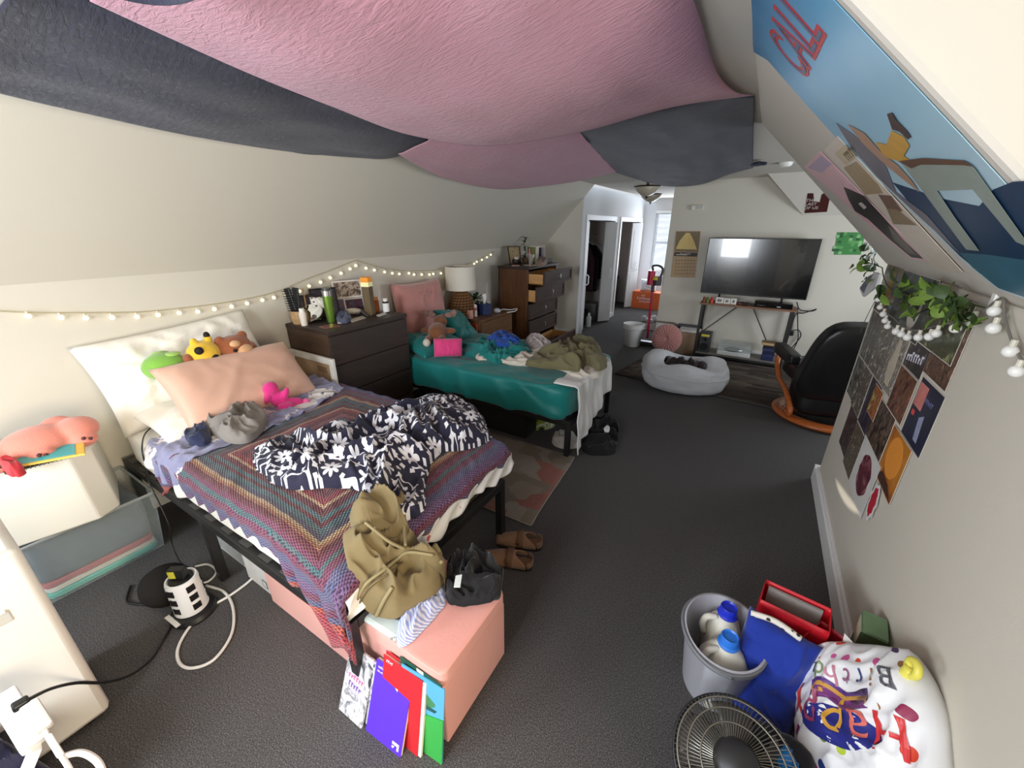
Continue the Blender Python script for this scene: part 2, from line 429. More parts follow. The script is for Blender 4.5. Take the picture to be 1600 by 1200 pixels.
w1 = window(1, -2.16, -1.30, 9.54, 9.60, 0.72, 1.97)
# blind of the hall window
bl = thing('window_blind', 'white slatted blind pulled down over the bright hall window', 'window blind', (-1.73, 9.48, 0.74))
mb = MB(); slat = M('blind_white', (244, 246, 250), rough=0.5, var=0.02, trans=0.35)
for k in range(40):
    z = 0.80 + k * 0.0285; mb.bar((-2.14, 9.475, z), (-1.32, 9.475, z), 0.024, 0.0012, up=(0, 0.55, 0.8))
mb.build('blind_slat_stack', slat, bl, smooth=0)
MB().box(-2.16, -1.30, 9.45, 9.50, 1.94, 1.985).build('head_rail', trimm, bl, smooth=0)
MB().box(-2.15, -1.31, 9.465, 9.485, 0.765, 0.785).build('bottom_rail', trimm, bl, smooth=0)
# bi-fold closet doors, partly folded open
def bifold(idx, y0, ang, n=2, w=0.34):
    root = struct(bpy.data.objects.new('door_%d' % idx, None)); COL.objects.link(root); root.location = (-2.44, y0, 0)
    dm = M('door_white', (222, 222, 224), rough=0.4, var=0.02)
    p = Vector((-2.44, y0, 0)); s = -1
    for k in range(n):
        a = radians(90 + (ang if k % 2 == 0 else -ang))     # panel heading
        d = Vector((cos(a), s * sin(a), 0)); nn = Vector((-d.y, d.x, 0))
        T = Matrix((d, nn, Vector((0, 0, 1)))).transposed().to_4x4(); T.translation = p + Vector((0, 0, 0.02))
        mb = MB().box(0, w, -0.014, 0.014, 0, ZD - 0.04, T=T)
        for (z0, z1) in ((0.12, 0.72), (0.82, 1.58)): mb.box(0.06, w - 0.06, -0.018, 0.018, z0, z1, T=T)
        pn = mb.build('door_panel', dm, root, smooth=0, bevel=0.004)
        if k == n - 1:
            h = MB(); q = [T @ Vector((0.07, sg, z)) for sg, z in ((-0.014, 0.78), (-0.05, 0.80), (-0.055, 0.86), (-0.05, 0.92), (-0.014, 0.94))]
            q2 = [T @ Vector((0.07, -sg, z)) for sg, z in ((-0.014, 0.78), (-0.05, 0.80), (-0.055, 0.86), (-0.05, 0.92), (-0.014, 0.94))]
            h.tube(crom(q, 12), 0.008, 8); h.tube(crom(q2, 12), 0.008, 8)
            h.build('door_handle', M('handle_white', (250, 250, 250), rough=0.3, var=0), pn)
        p = p + d * w
bifold(1, D1[1] + 0.02, -36, w=0.24)
bifold(2, D2[1] + 0.0, -30, w=0.28)
# stub door leaf at the near jamb of the first closet
root = struct(bpy.data.objects.new('door_3', None)); COL.objects.link(root); root.location = (-2.44, D1[0] + 0.03, 0)
pn = MB().box(-2.47, -2.43, D1[0] + 0.005, D1[0] + 0.17, 0.02, ZD - 0.02).build('door_panel', M('door_white', (222, 222, 224), rough=0.4, var=0.02), root, smooth=0, bevel=0.004)
MB().tube(crom([(-2.43, D1[0] + 0.12, z) if abs(z - 0.86) > 0.07 else (-2.375, D1[0] + 0.12, z) for z in (0.77, 0.80, 0.86, 0.92, 0.95)], 14), 0.009, 8).build('door_handle', M('handle_white', (250, 250, 250), rough=0.3, var=0), pn)
# rear curtains either side of the window behind the viewer
cm = cloth('curtain_dark', (46, 44, 58), weave=300)
for k, (xa, xb) in enumerate(((-1.58, -1.14), (-0.36, 0.35))):
    t = thing('curtain', ('dark curtain hanging left of the rear window' if k == 0 else 'dark curtain hanging right of the rear window'), 'curtain', ((xa + xb) / 2, -1.40, 0.05), group='rear curtains')
    mb = MB(); mb.grid(lambda u, v: Vector((xa + (xb - xa) * u, -1.38 + 0.035 * sin(u * 46) * (0.4 + 0.6 * (1 - v)), 0.06 + 2.04 * v)), 120, 10)
    mb.build('curtain_panel', cm, t, smooth=180, solid=0.003)
    MB().cyl((xa - 0.05, -1.40, 2.115), (xb + 0.05, -1.40, 2.115), 0.012, n=10).build('curtain_rod', M('rod_metal', (60, 58, 56), metal=0.8, rough=0.4), t)
# ceiling lamps of the hall
def ceiling_lamp(y, x, label):
    t = thing('ceiling_light', label, 'ceiling light', (x, y, ZC), group='domed hall ceiling lights')
    br = M('lamp_bronze', (70, 62, 54), metal=0.85, rough=0.35); fg = M('frosted_glass', (196, 186, 166), rough=0.35, var=0.06, trans=0.15)
    MB().lathe([(0.001, 0), (0.075, 0), (0.085, -0.012), (0.07, -0.03), (0.02, -0.04), (0.015, -0.075), (0.16, -0.085), (0.168, -0.092), (0.16, -0.10), (0.15, -0.098)], 32, (x, y, ZC)).build('fixture', br, t)
    MB().lathe([(0.152, -0.098), (0.140, -0.125), (0.105, -0.16), (0.055, -0.19), (0.001, -0.205)], 32, (x, y, ZC)).build('glass_bowl', fg, t)
    MB().lathe([(0.001, -0.20), (0.014, -0.205), (0.016, -0.215), (0.006, -0.225), (0.001, -0.238)], 16, (x, y, ZC)).build('finial', br, t)
ceiling_lamp(6.9, -1.68, 'bronze and frosted glass ceiling light farther from the navy drape')
ceiling_lamp(5.6, -1.42, 'domed ceiling light half hidden behind the hem of the navy drape')
# small fittings
t = thing('thermostat_box', 'small white wall box above the calendar', 'wall box', (-0.88, 6.15, 1.87))
MB().box(-0.95, -0.80, 6.115, 6.15, 1.865, 1.925).build('box_body', M('plastic_warm_white', (226, 220, 204), rough=0.4, var=0.02), t, smooth=0, bevel=0.008)
MB().box(-0.90, -0.81, 6.111, 6.116, 1.875, 1.915).build('box_window', M('grey_plastic', (170, 168, 160), rough=0.3), t, smooth=0)
p = at(1228, 254, z=ZC)
t = thing('smoke_detector', 'small white smoke detector on the ceiling by the right slope', 'smoke detector', p)
MB().lathe([(0.001, -0.035), (0.04, -0.035), (0.055, -0.022), (0.06, 0)], 24, p).build('detector_body', M('plastic_white', (240, 238, 232), rough=0.4, var=0.02), t)
# ------------------------------------------------------------------ shared materials
black_metal = M('black_metal', (30, 29, 29), rough=0.45, var=0.08, spec=0.5)
white_sheet = cloth('white_sheet', (236, 232, 222), var=0.05)
dark_wood = wood('dark_wood', (40, 29, 24), (58, 42, 34), axis=1, rough=0.5)
dark_wood_side = wood('dark_wood_side', (52, 38, 29), (80, 58, 42), axis=0, rough=0.4)
brown_wood = wood('brown_wood', (78, 48, 26), (108, 68, 38), axis=2, rough=0.38)
brown_front = wood('brown_front', (50, 34, 26), (70, 48, 35), axis=1, rough=0.58)
pine = wood('pine', (196, 140, 82), (218, 168, 108), axis=0)
chrome = M('chrome', (200, 200, 200), metal=1.0, rough=0.2, var=0)
white_pl = M('white_plastic', (236, 233, 226), rough=0.38, var=0.03)
black_pl = M('black_plastic', (24, 24, 25), rough=0.4, var=0.05)
paper = M('paper', (232, 228, 218), rough=0.8, var=0.04)

def rbox(x0, x1, y0, y1, z0, z1, n=30, e=9.0, sag=None, wr=0.0, sc=5, seed=1):
    """soft-edged box (mattress, cushion)"""
    mb = MB(); cx, cy, cz = (x0 + x1) / 2, (y0 + y1) / 2, (z0 + z1) / 2; a, b, c = (x1 - x0) / 2, (y1 - y0) / 2, (z1 - z0) / 2
    for (ax, sg) in ((0, 1), (0, -1), (1, 1), (1, -1), (2, 1), (2, -1)):
        def P(u, v):
            q = [0, 0, 0]; q[ax] = sg; q[(ax + 1) % 3] = (u * 2 - 1); q[(ax + 2) % 3] = (v * 2 - 1)
            L = (abs(q[0]) ** e + abs(q[1]) ** e + abs(q[2]) ** e) ** (1 / e)
            p = Vector((cx + a * q[0] / L, cy + b * q[1] / L, cz + c * q[2] / L))
            if wr:
                f = wr * (fold((p.x + p.z * 0.4, p.y + p.z * 0.7), sc, seed) - 0.4); p += Vector((q[0] / L, q[1] / L, q[2] / L)).normalized() * f
            if sag: p = sag(p)
            return p
        k = len(mb.f); mb.grid(P, n, n)
        if sg < 0: mb.f[k:] = [tuple(reversed(f)) for f in mb.f[k:]]
    return mb

def bed_frame(t, x0, x1, y0, y1, zr, leg=0.04, xm=None):
    f = MB(); r = 0.038
    for y in (y0, y1 - r): f.box(x0, x1, y, y + r, zr - 0.045, zr)
    for x in (x0, x1 - r): f.box(x, x + r, y0 + r, y1 - r, zr - 0.045, zr)
    f.box(x0 + r, x1 - r, (y0 + y1) / 2 - 0.02, (y0 + y1) / 2 + 0.02, zr - 0.06, zr - 0.022)
    f.build('side_rails', black_metal, t, smooth=0, bevel=0.003)
    n = 13
    for k in range(n):
        x = x0 + 0.08 + (x1 - x0 - 0.16) * k / (n - 1)
        MB().box(x - 0.035, x + 0.035, y0 + 0.012, y1 - 0.012, zr - 0.02, zr + 0.006).build('slat', M('slat_grey', (74, 72, 70), rough=0.5), t, smooth=0)
    xs = [x0, x1 - leg] + ([xm] if xm is not None else [])
    for x in xs:
        for y in (y0, y1 - leg):
            MB().box(x, x + leg, y, y + leg, 0.0, zr - 0.04).build('leg', black_metal, t, smooth=0, bevel=0.003)

# ------------------------------------------------------------------ near bed
BX0, BX1, BY0, BY1, BZ = -2.95, -0.955, 0.515, 1.50, 0.405
bed = thing('bed', 'black metal bed frame under the crochet blanket, nearest the viewer', 'bed frame', ((BX0 + BX1) / 2, 1.0, 0))
bed_frame(bed, BX0, BX1, BY0, BY1, BZ, xm=-2.05)
def bedtop(x, y=1.0):
    k = max(0.0, min(1, (x + 1.35) / 0.38)); k = k * k * (3 - 2 * k)
    return 0.622 - 0.075 * k
def sag1(p):
    z = p.z
    if z > 0.43: p.z = 0.43 + (z - 0.43) * (bedtop(p.x) - 0.43) / (0.622 - 0.43)
    return p
mat1 = thing('mattress', 'white sheeted mattress on the near bed', 'mattress', ((BX0 + BX1) / 2, 1.0, BZ))
rbox(-2.96, -0.985, 0.535, 1.545, BZ + 0.004, 0.622, n=44, e=10, sag=sag1, wr=0.006, sc=6).build('fitted_sheet', white_sheet, mat1, smooth=180, weld=True)

def foldover(s, r=0.05):
    if s <= 0: return s, 0.0
    q = r * pi / 2
    if s < q: return r * sin(s / r), -r * (1 - cos(s / r))
    return r + 0.02 * (s - q), -r - (s - q)
def spread(name, mat, label, cat, ufn, nu, nv, lift=0.014, xe=-0.985, ye=0.535, wr=0.008, sc=5, seed=2, solid=0.006, ruff=0.0):
    """a cloth laid over the near bed: ufn(a, b) gives its flat position (x, y)"""
    mb = MB()
    def P(a, b):
        X, Y = ufn(a, b)
        dx, zx = foldover(X - (xe - 0.03)); dy, zy = foldover((ye + 0.03) - Y)
        x = (xe - 0.03) + dx; y = (ye + 0.03) - dy
        hang = -(zx + zy)
        z = bedtop(min(x, xe)) + lift - hang
        f = fold((X, Y), sc, seed)
        on = max(0, 1 - hang / 0.05)
        z += wr * f * on
        if hang > 0.03:
            k = min(1, (hang - 0.03) / 0.1) * (ruff or 0.018) * sin((X + Y * 0.8) * 60 + 3 * noise.noise(Vector((X * 7, Y * 7, seed))))
            if zy < zx * 1.0 or zx > -0.02: y -= k + 0.012
            if zx < -0.02: x += k + 0.012
        if zx < -0.03 and zy < -0.03:
            x -= 0.35 * min(-zx, 0.15) * 0.4; y += 0.02
        return (Vector((x, y, z)), (X + 10, Y + 10))
    mb.grid(P, nu, nv, uv=True)
    o = mb.build(name, mat, None, smooth=180, solid=solid)
    return tag(o, label, cat)

# crochet: concentric square bands of stitches around the middle of the blanket
CBX, CBY = -1.62, 1.00
def crochet_mat():
    t = NT('crochet'); uv = t.coord('UV'); s = t.n('SeparateXYZ'); t.l(uv, s.inputs[0])
    wn = t.noise(3.0, uv, 2); wv = t.math('MULTIPLY', t.math('SUBTRACT', wn, 0.5), 0.035)
    X = t.math('SUBTRACT', s.outputs[0], 10 + CBX); Y = t.math('SUBTRACT', s.outputs[1], 10 + CBY)
    ax = t.math('MULTIPLY', t.math('ABSOLUTE', X), 1.2); ay = t.math('MULTIPLY', t.math('ABSOLUTE', Y), 1.36)
    d = t.math('ADD', t.math('MAXIMUM', ax, ay), wv)
    along = t.math('MINIMUM', ax, ay)
    al = t.mix(t.math('GREATER_THAN', ax, ay), s.outputs[0], s.outputs[1]); al = [n for n in [al]][0]
    R, T_, B, P_, C, O, K = S(152, 44, 56), S(46, 112, 118), S(76, 96, 140), S(118, 52, 90), S(206, 176, 136), S(196, 84, 66), S(98, 32, 46)
    st = [(0, R), (.05, K), (.085, T_), (.13, S(70, 78, 106)), (.17, R), (.20, S(166, 66, 74)), (.225, K), (.25, T_), (.275, P_), (.30, S(160, 96, 96)), (.33, K), (.37, R), (.405, C), (.42, K), (.455, T_), (.48, K), (.50, T_), (.525, S(60, 84, 104)), (.55, C), (.57, S(176, 120, 88)), (.585, K), (.61, P_), (.635, T_), (.655, P_), (.69, B), (.735, S(104, 84, 136)), (.775, P_), (.805, B), (.83, O), (.855, S(184, 52, 70))]
    c = t.ramp(t.math('MULTIPLY', d, 0.98), [(p, q) for p, q in st], 'CONSTANT')
    # stitches: ribs across each round and gaps along it
    r1 = t.math('SINE', t.math('MULTIPLY', d, 460.0))
    sv = t.n('SeparateColor'); t.l(al, sv.inputs[0])
    r2 = t.math('SINE', t.math('ADD', t.math('MULTIPLY', t.math('MULTIPLY', sv.outputs[0], 1.0), 330.0), t.math('MULTIPLY', wn, 6.0)))
    st_ = t.math('MULTIPLY_ADD', t.math('MULTIPLY', r1, r2), 0.5, 0.5)
    var = t.noise(26, uv, 3); hue = t.noise(7, uv, 2)
    c2 = t.mix(t.math('MULTIPLY', hue, 0.4), c, S(104, 48, 76)); c2 = t.mix(t.math('MULTIPLY', var, 0.2), c2, S(206, 176, 160))
    c3 = t.mix(t.math('MULTIPLY', t.math('LESS_THAN', st_, 0.38), 0.72), c2, S(36, 22, 32))
    t.base(c3); t.b.inputs['Roughness'].default_value = 0.9; t.b.inputs['Specular IOR Level'].default_value = 0.1
    t.b.inputs['Sheen Weight'].default_value = 0.2
    t.bump(st_, 0.9, 0.006); return t.m
def cro(a, b):
    # a along the bed (head to foot), b across (far to near)
    k = max(0, (a - 0.66) / 0.34); nx = 0.10 + 0.02 * abs(2 * a - 1) ** 3 + 0.20 * k * k * (3 - 2 * k) + 0.12 * max(0, (0.12 - a) / 0.12)
    Y = 1.56 + (0.535 - nx - 1.56) * b
    X0 = -2.33 + 0.02 * sin(b * 9)
    X1 = -0.985 + 0.06 + 0.04 * max(0, (b - 0.8) / 0.2) ** 1.5 + 0.02 * sin(b * 30)
    X = X0 + (X1 - X0) * a
    Y += 0.012 * sin(a * 95) * max(0, (b - 0.97) / 0.03)
    return X, Y
spread('crochet_blanket', crochet_mat(), 'crocheted blanket of red, teal and purple square rounds spread over the near bed', 'blanket', cro, 150, 120, lift=0.030, wr=0.012, sc=4, ruff=0.012)
# floral top sheet peeping out under the crochet hem at the foot
def floral_mat():
    t = NT('lip_print'); v = t.coord(); n = t.n('TexVoronoi'); n.inputs['Scale'].default_value = 13; t.l(v, n.inputs[0])
    d = t.math('ADD', n.outputs['Distance'], t.math('MULTIPLY', t.noise(40, v), 0.25))
    t.base(t.ramp(d, [(0.0, S(196, 120, 130)), (0.26, S(190, 90, 96)), (0.30, S(236, 232, 228)), (1, S(240, 238, 234))])); t.b.inputs['Roughness'].default_value = 0.9
    return t.m
def flo(a, b):
    X = -1.25 + (-0.985 + 0.105 + 0.02 * sin(b * 14) + 1.25) * a; Y = 1.57 + (0.52 - 1.57) * b
    return X, Y
spread('top_sheet', floral_mat(), 'white sheet with pink print showing below the crochet hem at the foot', 'sheet', flo, 40, 60, lift=0.012, wr=0.006, solid=0.003)
# lavender throw with white dogs
def dog_mat():
    t = NT('dog_print'); uv = t.coord('UV'); v = t.n('TexVoronoi'); v.inputs['Scale'].default_value = 5.2; v.inputs['Randomness'].default_value = 0.7; t.l(uv, v.inputs[0])
    d = t.math('ADD', v.outputs['Distance'], t.math('MULTIPLY', t.math('SUBTRACT', t.noise(26, uv, 3), 0.5), 0.75))
    w = t.noise(60, uv, 2)
    c = t.ramp(d, [(0.0, S(66, 64, 76)), (0.10, S(232, 226, 218)), (0.42, S(222, 214, 208)), (0.45, S(128, 128, 160)), (1, S(148, 148, 180))])
    t.base(t.mix(t.math('MULTIPLY', w, 0.2), c, S(110, 110, 140))); t.b.inputs['Roughness'].default_value = 0.95; t.b.inputs['Sheen Weight'].default_value = 0.3
    t.bump(t.noise(160, uv), 0.3, 0.003); return t.m
def dog(a, b):
    X = -2.62 + 0.40 * a + 0.05 * sin(b * 5) + 0.14 * b; Y = 1.56 + (0.535 - 0.10 - 1.56) * b - 0.05 * a
    return X + 0.10 * b, Y
spread('dog_print_throw', dog_mat(), 'lavender throw with white dog print lying across the bed below the pillows', 'throw', dog, 60, 110, lift=0.034, wr=0.024, sc=7, seed=5, ruff=0.02)
gr = [at(*q, z=0.68) for q in ((318, 655), (345, 640), (392, 636), (420, 652), (408, 676), (385, 690), (350, 688), (322, 672))]
o = heap('grey_shirt', cloth('grey_jersey', (128, 122, 116)), gr, 0.085, ground=lambda x, y: bedtop(x) + 0.045, scale=9, seed=3, folds=0.55)
tag(o, 'crumpled grey shirt lying at the near end of the dog print throw', 'shirt')
gr = [at(*q, z=0.69) for q in ((288, 676), (305, 660), (322, 660), (330, 676), (318, 690), (296, 690))]
o = heap('navy_cloth', cloth('navy_cloth', (38, 44, 72)), gr, 0.05, ground=lambda x, y: bedtop(x) + 0.045, scale=11, seed=8)
tag(o, 'small navy cloth tucked beside the crumpled grey shirt', 'cloth')
# navy damask throw
def damask():
    t = NT('damask'); uv = t.coord('UV'); v = t.n('TexVoronoi'); v.inputs['Scale'].default_value = 6.6; v.inputs['Randomness'].default_value = 0.35; t.l(uv, v.inputs[0])
    sc = t.n('VectorMath', operation='SCALE'); t.l(uv, sc.inputs[0]); sc.inputs['Scale'].default_value = 6.6
    ps = t.n('VectorMath', operation='SCALE'); t.l(v.outputs['Position'], ps.inputs[0]); ps.inputs['Scale'].default_value = 6.6
    df = t.n('VectorMath', operation='SUBTRACT'); t.l(sc.outputs[0], df.inputs[0]); t.l(ps.outputs[0], df.inputs[1])
    s = t.n('SeparateXYZ'); t.l(df.outputs[0], s.inputs[0])
    ang = t.math('ARCTAN2', s.outputs[1], s.outputs[0]); r = t.math('SQRT', t.math('ADD', t.math('MULTIPLY', s.outputs[0], s.outputs[0]), t.math('MULTIPLY', s.outputs[1], s.outputs[1])))
    pet = t.math('MULTIPLY_ADD', t.math('ABSOLUTE', t.math('COSINE', t.math('MULTIPLY', ang, 4.0))), 0.16, 0.11)
    flower = t.math('MULTIPLY', t.math('LESS_THAN', r, pet), t.math('GREATER_THAN', r, 0.045))
    nz = t.noise(6.0, uv, 0.5, 0.4, 2.2)
    band = t.math('LESS_THAN', t.math('ABSOLUTE', t.math('SUBTRACT', t.math('FRACT', t.math('MULTIPLY', nz, 3.6)), 0.5)), 0.075)
    swirl = t.math('MULTIPLY', band, t.math('GREATER_THAN', r, 0.33))
    leaf = t.math('MULTIPLY', t.math('LESS_THAN', t.math('ABSOLUTE', t.math('SUBTRACT', r, 0.42)), 0.05), t.math('GREATER_THAN', t.math('COSINE', t.math('MULTIPLY', ang, 10.0)), 0.1))
    k = t.math('MINIMUM', t.math('ADD', t.math('ADD', flower, swirl), leaf), 1.0)
    t.base(t.mix(k, S(33, 32, 54), S(226, 224, 228))); t.b.inputs['Roughness'].default_value = 0.95; t.b.inputs['Sheen Weight'].default_value = 0.15
    t.bump(t.noise(220, uv), 0.25, 0.002); return t.m
gr = [at(*q, z=0.66) for q in ((395, 708), (432, 690), (500, 684), (560, 664), (625, 640), (690, 626), (738, 634), (772, 668), (728, 690), (690, 700), (668, 730), (662, 775), (632, 800), (600, 812), (566, 806), (560, 768), (498, 768), (440, 768), (405, 745))]
o = heap('damask_throw', damask(), gr, 0.10, ground=lambda x, y: bedtop(min(x, -1)) + 0.045, scale=5.5, seed=12, folds=0.85, na=220, nr=70)
tag(o, 'navy throw with white scroll and flower print bunched on the crochet blanket', 'throw')

# pillows of the near bed
def place(mb, name, mat, label, cat, loc, rot, group=None, smooth=180):
    E = Euler(rot).to_matrix().to_4x4(); E.translation = Vector(loc); mb.xf(E)
    o = mb.build(name, mat, None, smooth=smooth, weld=True); return tag(o, label, cat, group)
wp = cloth('white_pillow', (238, 233, 222), var=0.05)
place(pillow(0.86, 0.52, 0.17, pinch=0.05, nz=0.035, sc=7, seed=3), 'pillow', wp, 'large white pillow propped against the left wall behind the plush toys', 'pillow', (-2.83, 0.93, 0.875), (radians(-26), radians(-4), radians(90)))
place(pillow(0.72, 0.46, 0.10, pinch=0.05, nz=0.016, sc=7, seed=9), 'pillow', wp, 'white pillow lying flat below the satin pillow', 'pillow', (-2.56, 0.93, 0.69), (radians(-84), 0, radians(92)))
place(pillow(0.74, 0.42, 0.16, pinch=0.05, nz=0.012, sc=4, seed=5), 'pillow', M('satin_peach', (212, 168, 146), rough=0.42, var=0.05, spec=0.5, sheen=0.3), 'shiny peach satin pillow leaning on the white pillows', 'pillow', (-2.47, 1.04, 0.805), (radians(-43), radians(2), radians(93)))

# ------------------------------------------------------------------ plush toys
def plush(name, label, loc, rz, blobs, mats, details=(), rx=0.0, ry=0.0, rem=0.007):
    t = thing(name, label, 'plush toy', loc, rot=(rx, ry, rz))
    mb = MB()
    for b in blobs: mb.ball(b[0], b[1], b[2] if len(b) > 2 else None)
    part(mb, 'body', mats[0], t, smooth=180, remesh=rem)
    for (nm, mi, bl) in details:
        d = MB()
        for b in bl: d.ball(b[0], b[1], b[2] if len(b) > 2 else None, nu=12, nv=8)
        part(d, nm, mats[mi], t, smooth=180)
    return t
blk = M('felt_black', (26, 20, 18), rough=0.8)
fz = dict(sheen=0.4, rough=0.9, bump=0.5, bscale=260)
gm, gm2 = M('plush_green', (124, 176, 66), **fz), M('plush_lime', (160, 200, 96), **fz)
plush('plush_turtle', 'green plush turtle tucked between the white and satin pillows', at(258, 572, x=-2.66), radians(80),
      [((0, 0, 0), (0.10, 0.085, 0.075)), ((0.12, 0.0, -0.01), (0.055, 0.045, 0.04)), ((0.07, 0.08, -0.03), (0.04, 0.03, 0.02)), ((0.19, 0, -0.02), (0.05, 0.04, 0.035))], [gm, gm2, blk],
      [('shell_patch', 1, [((0.0, 0.05, 0.045), (0.05, 0.03, 0.03)), ((0.04, -0.02, 0.062), (0.04, 0.03, 0.012))]), ('eye', 2, [((-0.03, -0.07, -0.04), 0.012)])])
ym = M('plush_yellow', (232, 188, 52), **fz); bm_ = M('plush_brown', (150, 84, 48), **fz); tm = M('plush_tan', (214, 166, 120), **fz)
plush('plush_bee', 'yellow plush toy with dark patches in the middle of the three behind the satin pillow', at(318, 553, x=-2.62), radians(90),
      [((0, 0, 0), (0.085, 0.07, 0.075)), ((0.09, 0.02, -0.01), (0.05, 0.04, 0.05)), ((-0.03, 0.0, 0.075), (0.02, 0.02, 0.025)), ((0.04, 0, 0.075), (0.02, 0.02, 0.03))], [ym, blk, bm_],
      [('dark_patch', 1, [((-0.035, -0.052, 0.035), (0.022, 0.022, 0.022)), ((0.028, -0.060, -0.022), (0.024, 0.018, 0.022)), ((0.04, 0, 0.10), (0.016, 0.016, 0.02))]), ('paw', 2, [((-0.085, -0.02, -0.01), (0.025, 0.03, 0.035))])])
plush('plush_bear', 'brown plush toy with a tan muzzle, right of the yellow one', at(366, 543, x=-2.62), radians(95),
      [((0, 0, 0), (0.10, 0.075, 0.075)), ((-0.07, 0.0, 0.055), (0.03, 0.02, 0.03)), ((0.06, 0.0, 0.06), (0.03, 0.02, 0.03)), ((0.08, 0.02, -0.03), (0.06, 0.05, 0.05))], [bm_, tm, blk],
      [('muzzle', 1, [((0.02, -0.055, -0.01), (0.05, 0.035, 0.035)), ((-0.02, -0.055, 0.035), (0.03, 0.022, 0.02))]), ('nose', 2, [((-0.035, -0.07, 0.0), (0.012, 0.01, 0.01))])])
pk = M('plush_pink', (206, 40, 120), **fz)
plush('plush_rabbit', 'hot pink floppy plush toy sitting against the satin pillow', at(436, 624, x=-2.30), radians(70),
      [((0, 0, 0), (0.045, 0.04, 0.06)), ((-0.03, 0, 0.075), (0.042, 0.038, 0.045)), ((-0.055, 0, 0.03), (0.02, 0.03, 0.05), (0, 0.4, 0)), ((0.07, -0.02, -0.03), (0.07, 0.03, 0.03), (0, 0.3, 0)), ((0.02, -0.06, -0.035), (0.05, 0.03, 0.028)), ((0.03, -0.03, 0.03), (0.02, 0.02, 0.05), (0, 0.5, 0))], [pk, M('plush_rose', (224, 96, 150), **fz)],
      [('foot', 1, [((0.135, -0.03, -0.045), (0.022, 0.022, 0.025))])])
# ------------------------------------------------------------------ ottoman at the foot of the near bed
ott = M('ottoman_velvet', (230, 160, 148), rough=0.7, var=0.07, scale=5, sheen=0.5, bump=0.15, bscale=60)
t = thing('storage_ottoman', 'long pink velvet storage ottoman at the foot of the near bed', 'ottoman', (-1.15, 0.765, 0))
OX0, OX1, OY0, OY1, OZ = -1.69, -0.607, 0.58, 0.952, 0.352
MB().box(OX0 + 0.004, OX1 - 0.004, OY0 + 0.004, OY1 - 0.004, 0.0, OZ - 0.062).build('body', ott, t, smooth=0, bevel=0.006)
rb = rbox(OX0, OX1, OY0, OY1, OZ - 0.06, OZ, n=24, e=26); rb.build('lid', ott, t, smooth=180, weld=True)
# things lying on it
tray = [at(545, 955, z=OZ + .015), at(560, 945, z=OZ + .015), at(640, 975, z=OZ + .015), at(618, 1003, z=OZ + .015)]
t = thing('lap_tray', 'pale grey plastic tray under the olive jacket on the pink ottoman', 'tray', (tray[0] + tray[2]) / 2)
mb = MB(); mb.prism([p + Vector((0, 0, -0.013)) for p in tray], (0, 0, 0.028)); mb.build('tray_body', M('tray_mint', (206, 216, 212), rough=0.4, var=0.02), t, smooth=0, bevel=0.012)
for q in ((552, 957), (612, 998)):
    p = at(*q, z=OZ + .03); MB().cyl(p - Vector((0, 0, 0.002)), p + Vector((0, 0, 0.0012)), 0.005, n=12).build('rivet', M('grey_plastic', (70, 74, 76)), t)
def stripe_mat():
    tt = NT('blue_stripe'); v = tt.n('TexWave'); v.inputs['Scale'].default_value = 44; v.inputs['Distortion'].default_value = 1.5; v.bands_direction = 'DIAGONAL'; tt.l(tt.coord(), v.inputs[0])
    tt.base(tt.ramp(v.outputs[1], [(0.35, S(214, 216, 232)), (0.65, S(150, 160, 212))])); tt.b.inputs['Roughness'].default_value = 0.9; return tt.m
st = [at(*q, z=OZ + .02) for q in ((625, 965), (660, 930), (697, 905), (697, 935), (672, 968), (640, 1000), (620, 1006), (618, 985))]
o = heap('striped_shirt', stripe_mat(), st, 0.05, ground=lambda x, y: OZ + 0.002, scale=9, seed=4)
tag(o, 'pale blue striped shirt hanging out below the olive jacket on the ottoman', 'shirt')
bk = [at(*q, z=OZ + .03) for q in ((700, 880), (722, 868), (745, 870), (772, 880), (786, 905), (778, 938), (738, 946), (700, 944), (697, 905))]
bt = thing('folded_trousers', 'folded black clothes with a white tag on the corner of the pink ottoman', 'clothes', sum(bk, Vector()) / 9)
heapc = cloth('black_cloth', (30, 29, 31), var=0.2)
p0, p1, p2, p3 = [at(*q, z=OZ + .02) for q in ((700, 947), (782, 940), (788, 892), (704, 895))]
MB().prism([p0, p1, p2, p3], (0, 0, 0.03)).build('folded_layer', heapc, bt, smooth=0, bevel=0.012)
gb = heap('crumpled_layer', heapc, bk, 0.09, ground=lambda x, y: OZ + 0.03, scale=12, seed=6, folds=0.75)
gb.parent = bt; gb.location -= bt.location
a, b_, c_, d_ = [at(*q, z=OZ + .125) for q in ((712, 900), (722, 898), (719, 918), (709, 918))]
MB().prism([a, b_, c_, d_], (0, 0, 0.002)).build('care_tag', M('tag_white', (226, 232, 230)), bt, smooth=0)
# the olive jacket thrown over the bed corner and the ottoman
jk = [at(*q, z=(0.43 if q[1] > 880 else 0.58)) for q in ((546, 826), (572, 806), (596, 792), (618, 800), (634, 794), (642, 820), (668, 834), (694, 838), (694, 868), (698, 900), (676, 926), (648, 944), (618, 960), (590, 958), (552, 946), (548, 905), (560, 866))]
def jg(x, y):
    k = max(0, min(1, (-0.90 - x) / 0.16)); k = k * k * (3 - 2 * k)
    return (OZ + 0.05) * (1 - k) + 0.575 * k
olive = M('olive_cotton', (124, 108, 74), rough=0.85, var=0.12, scale=8, bump=0.3, bscale=300, bdist=0.002, sheen=0.15)
jt = thing('jacket', 'olive green hooded jacket thrown over the bed corner onto the ottoman', 'jacket', (-1.0, 0.8, 0.4))
jb = heap('jacket_body', olive, jk, 0.14, ground=jg, scale=7.5, seed=21, folds=0.62, rim=0.04, na=200, nr=60)
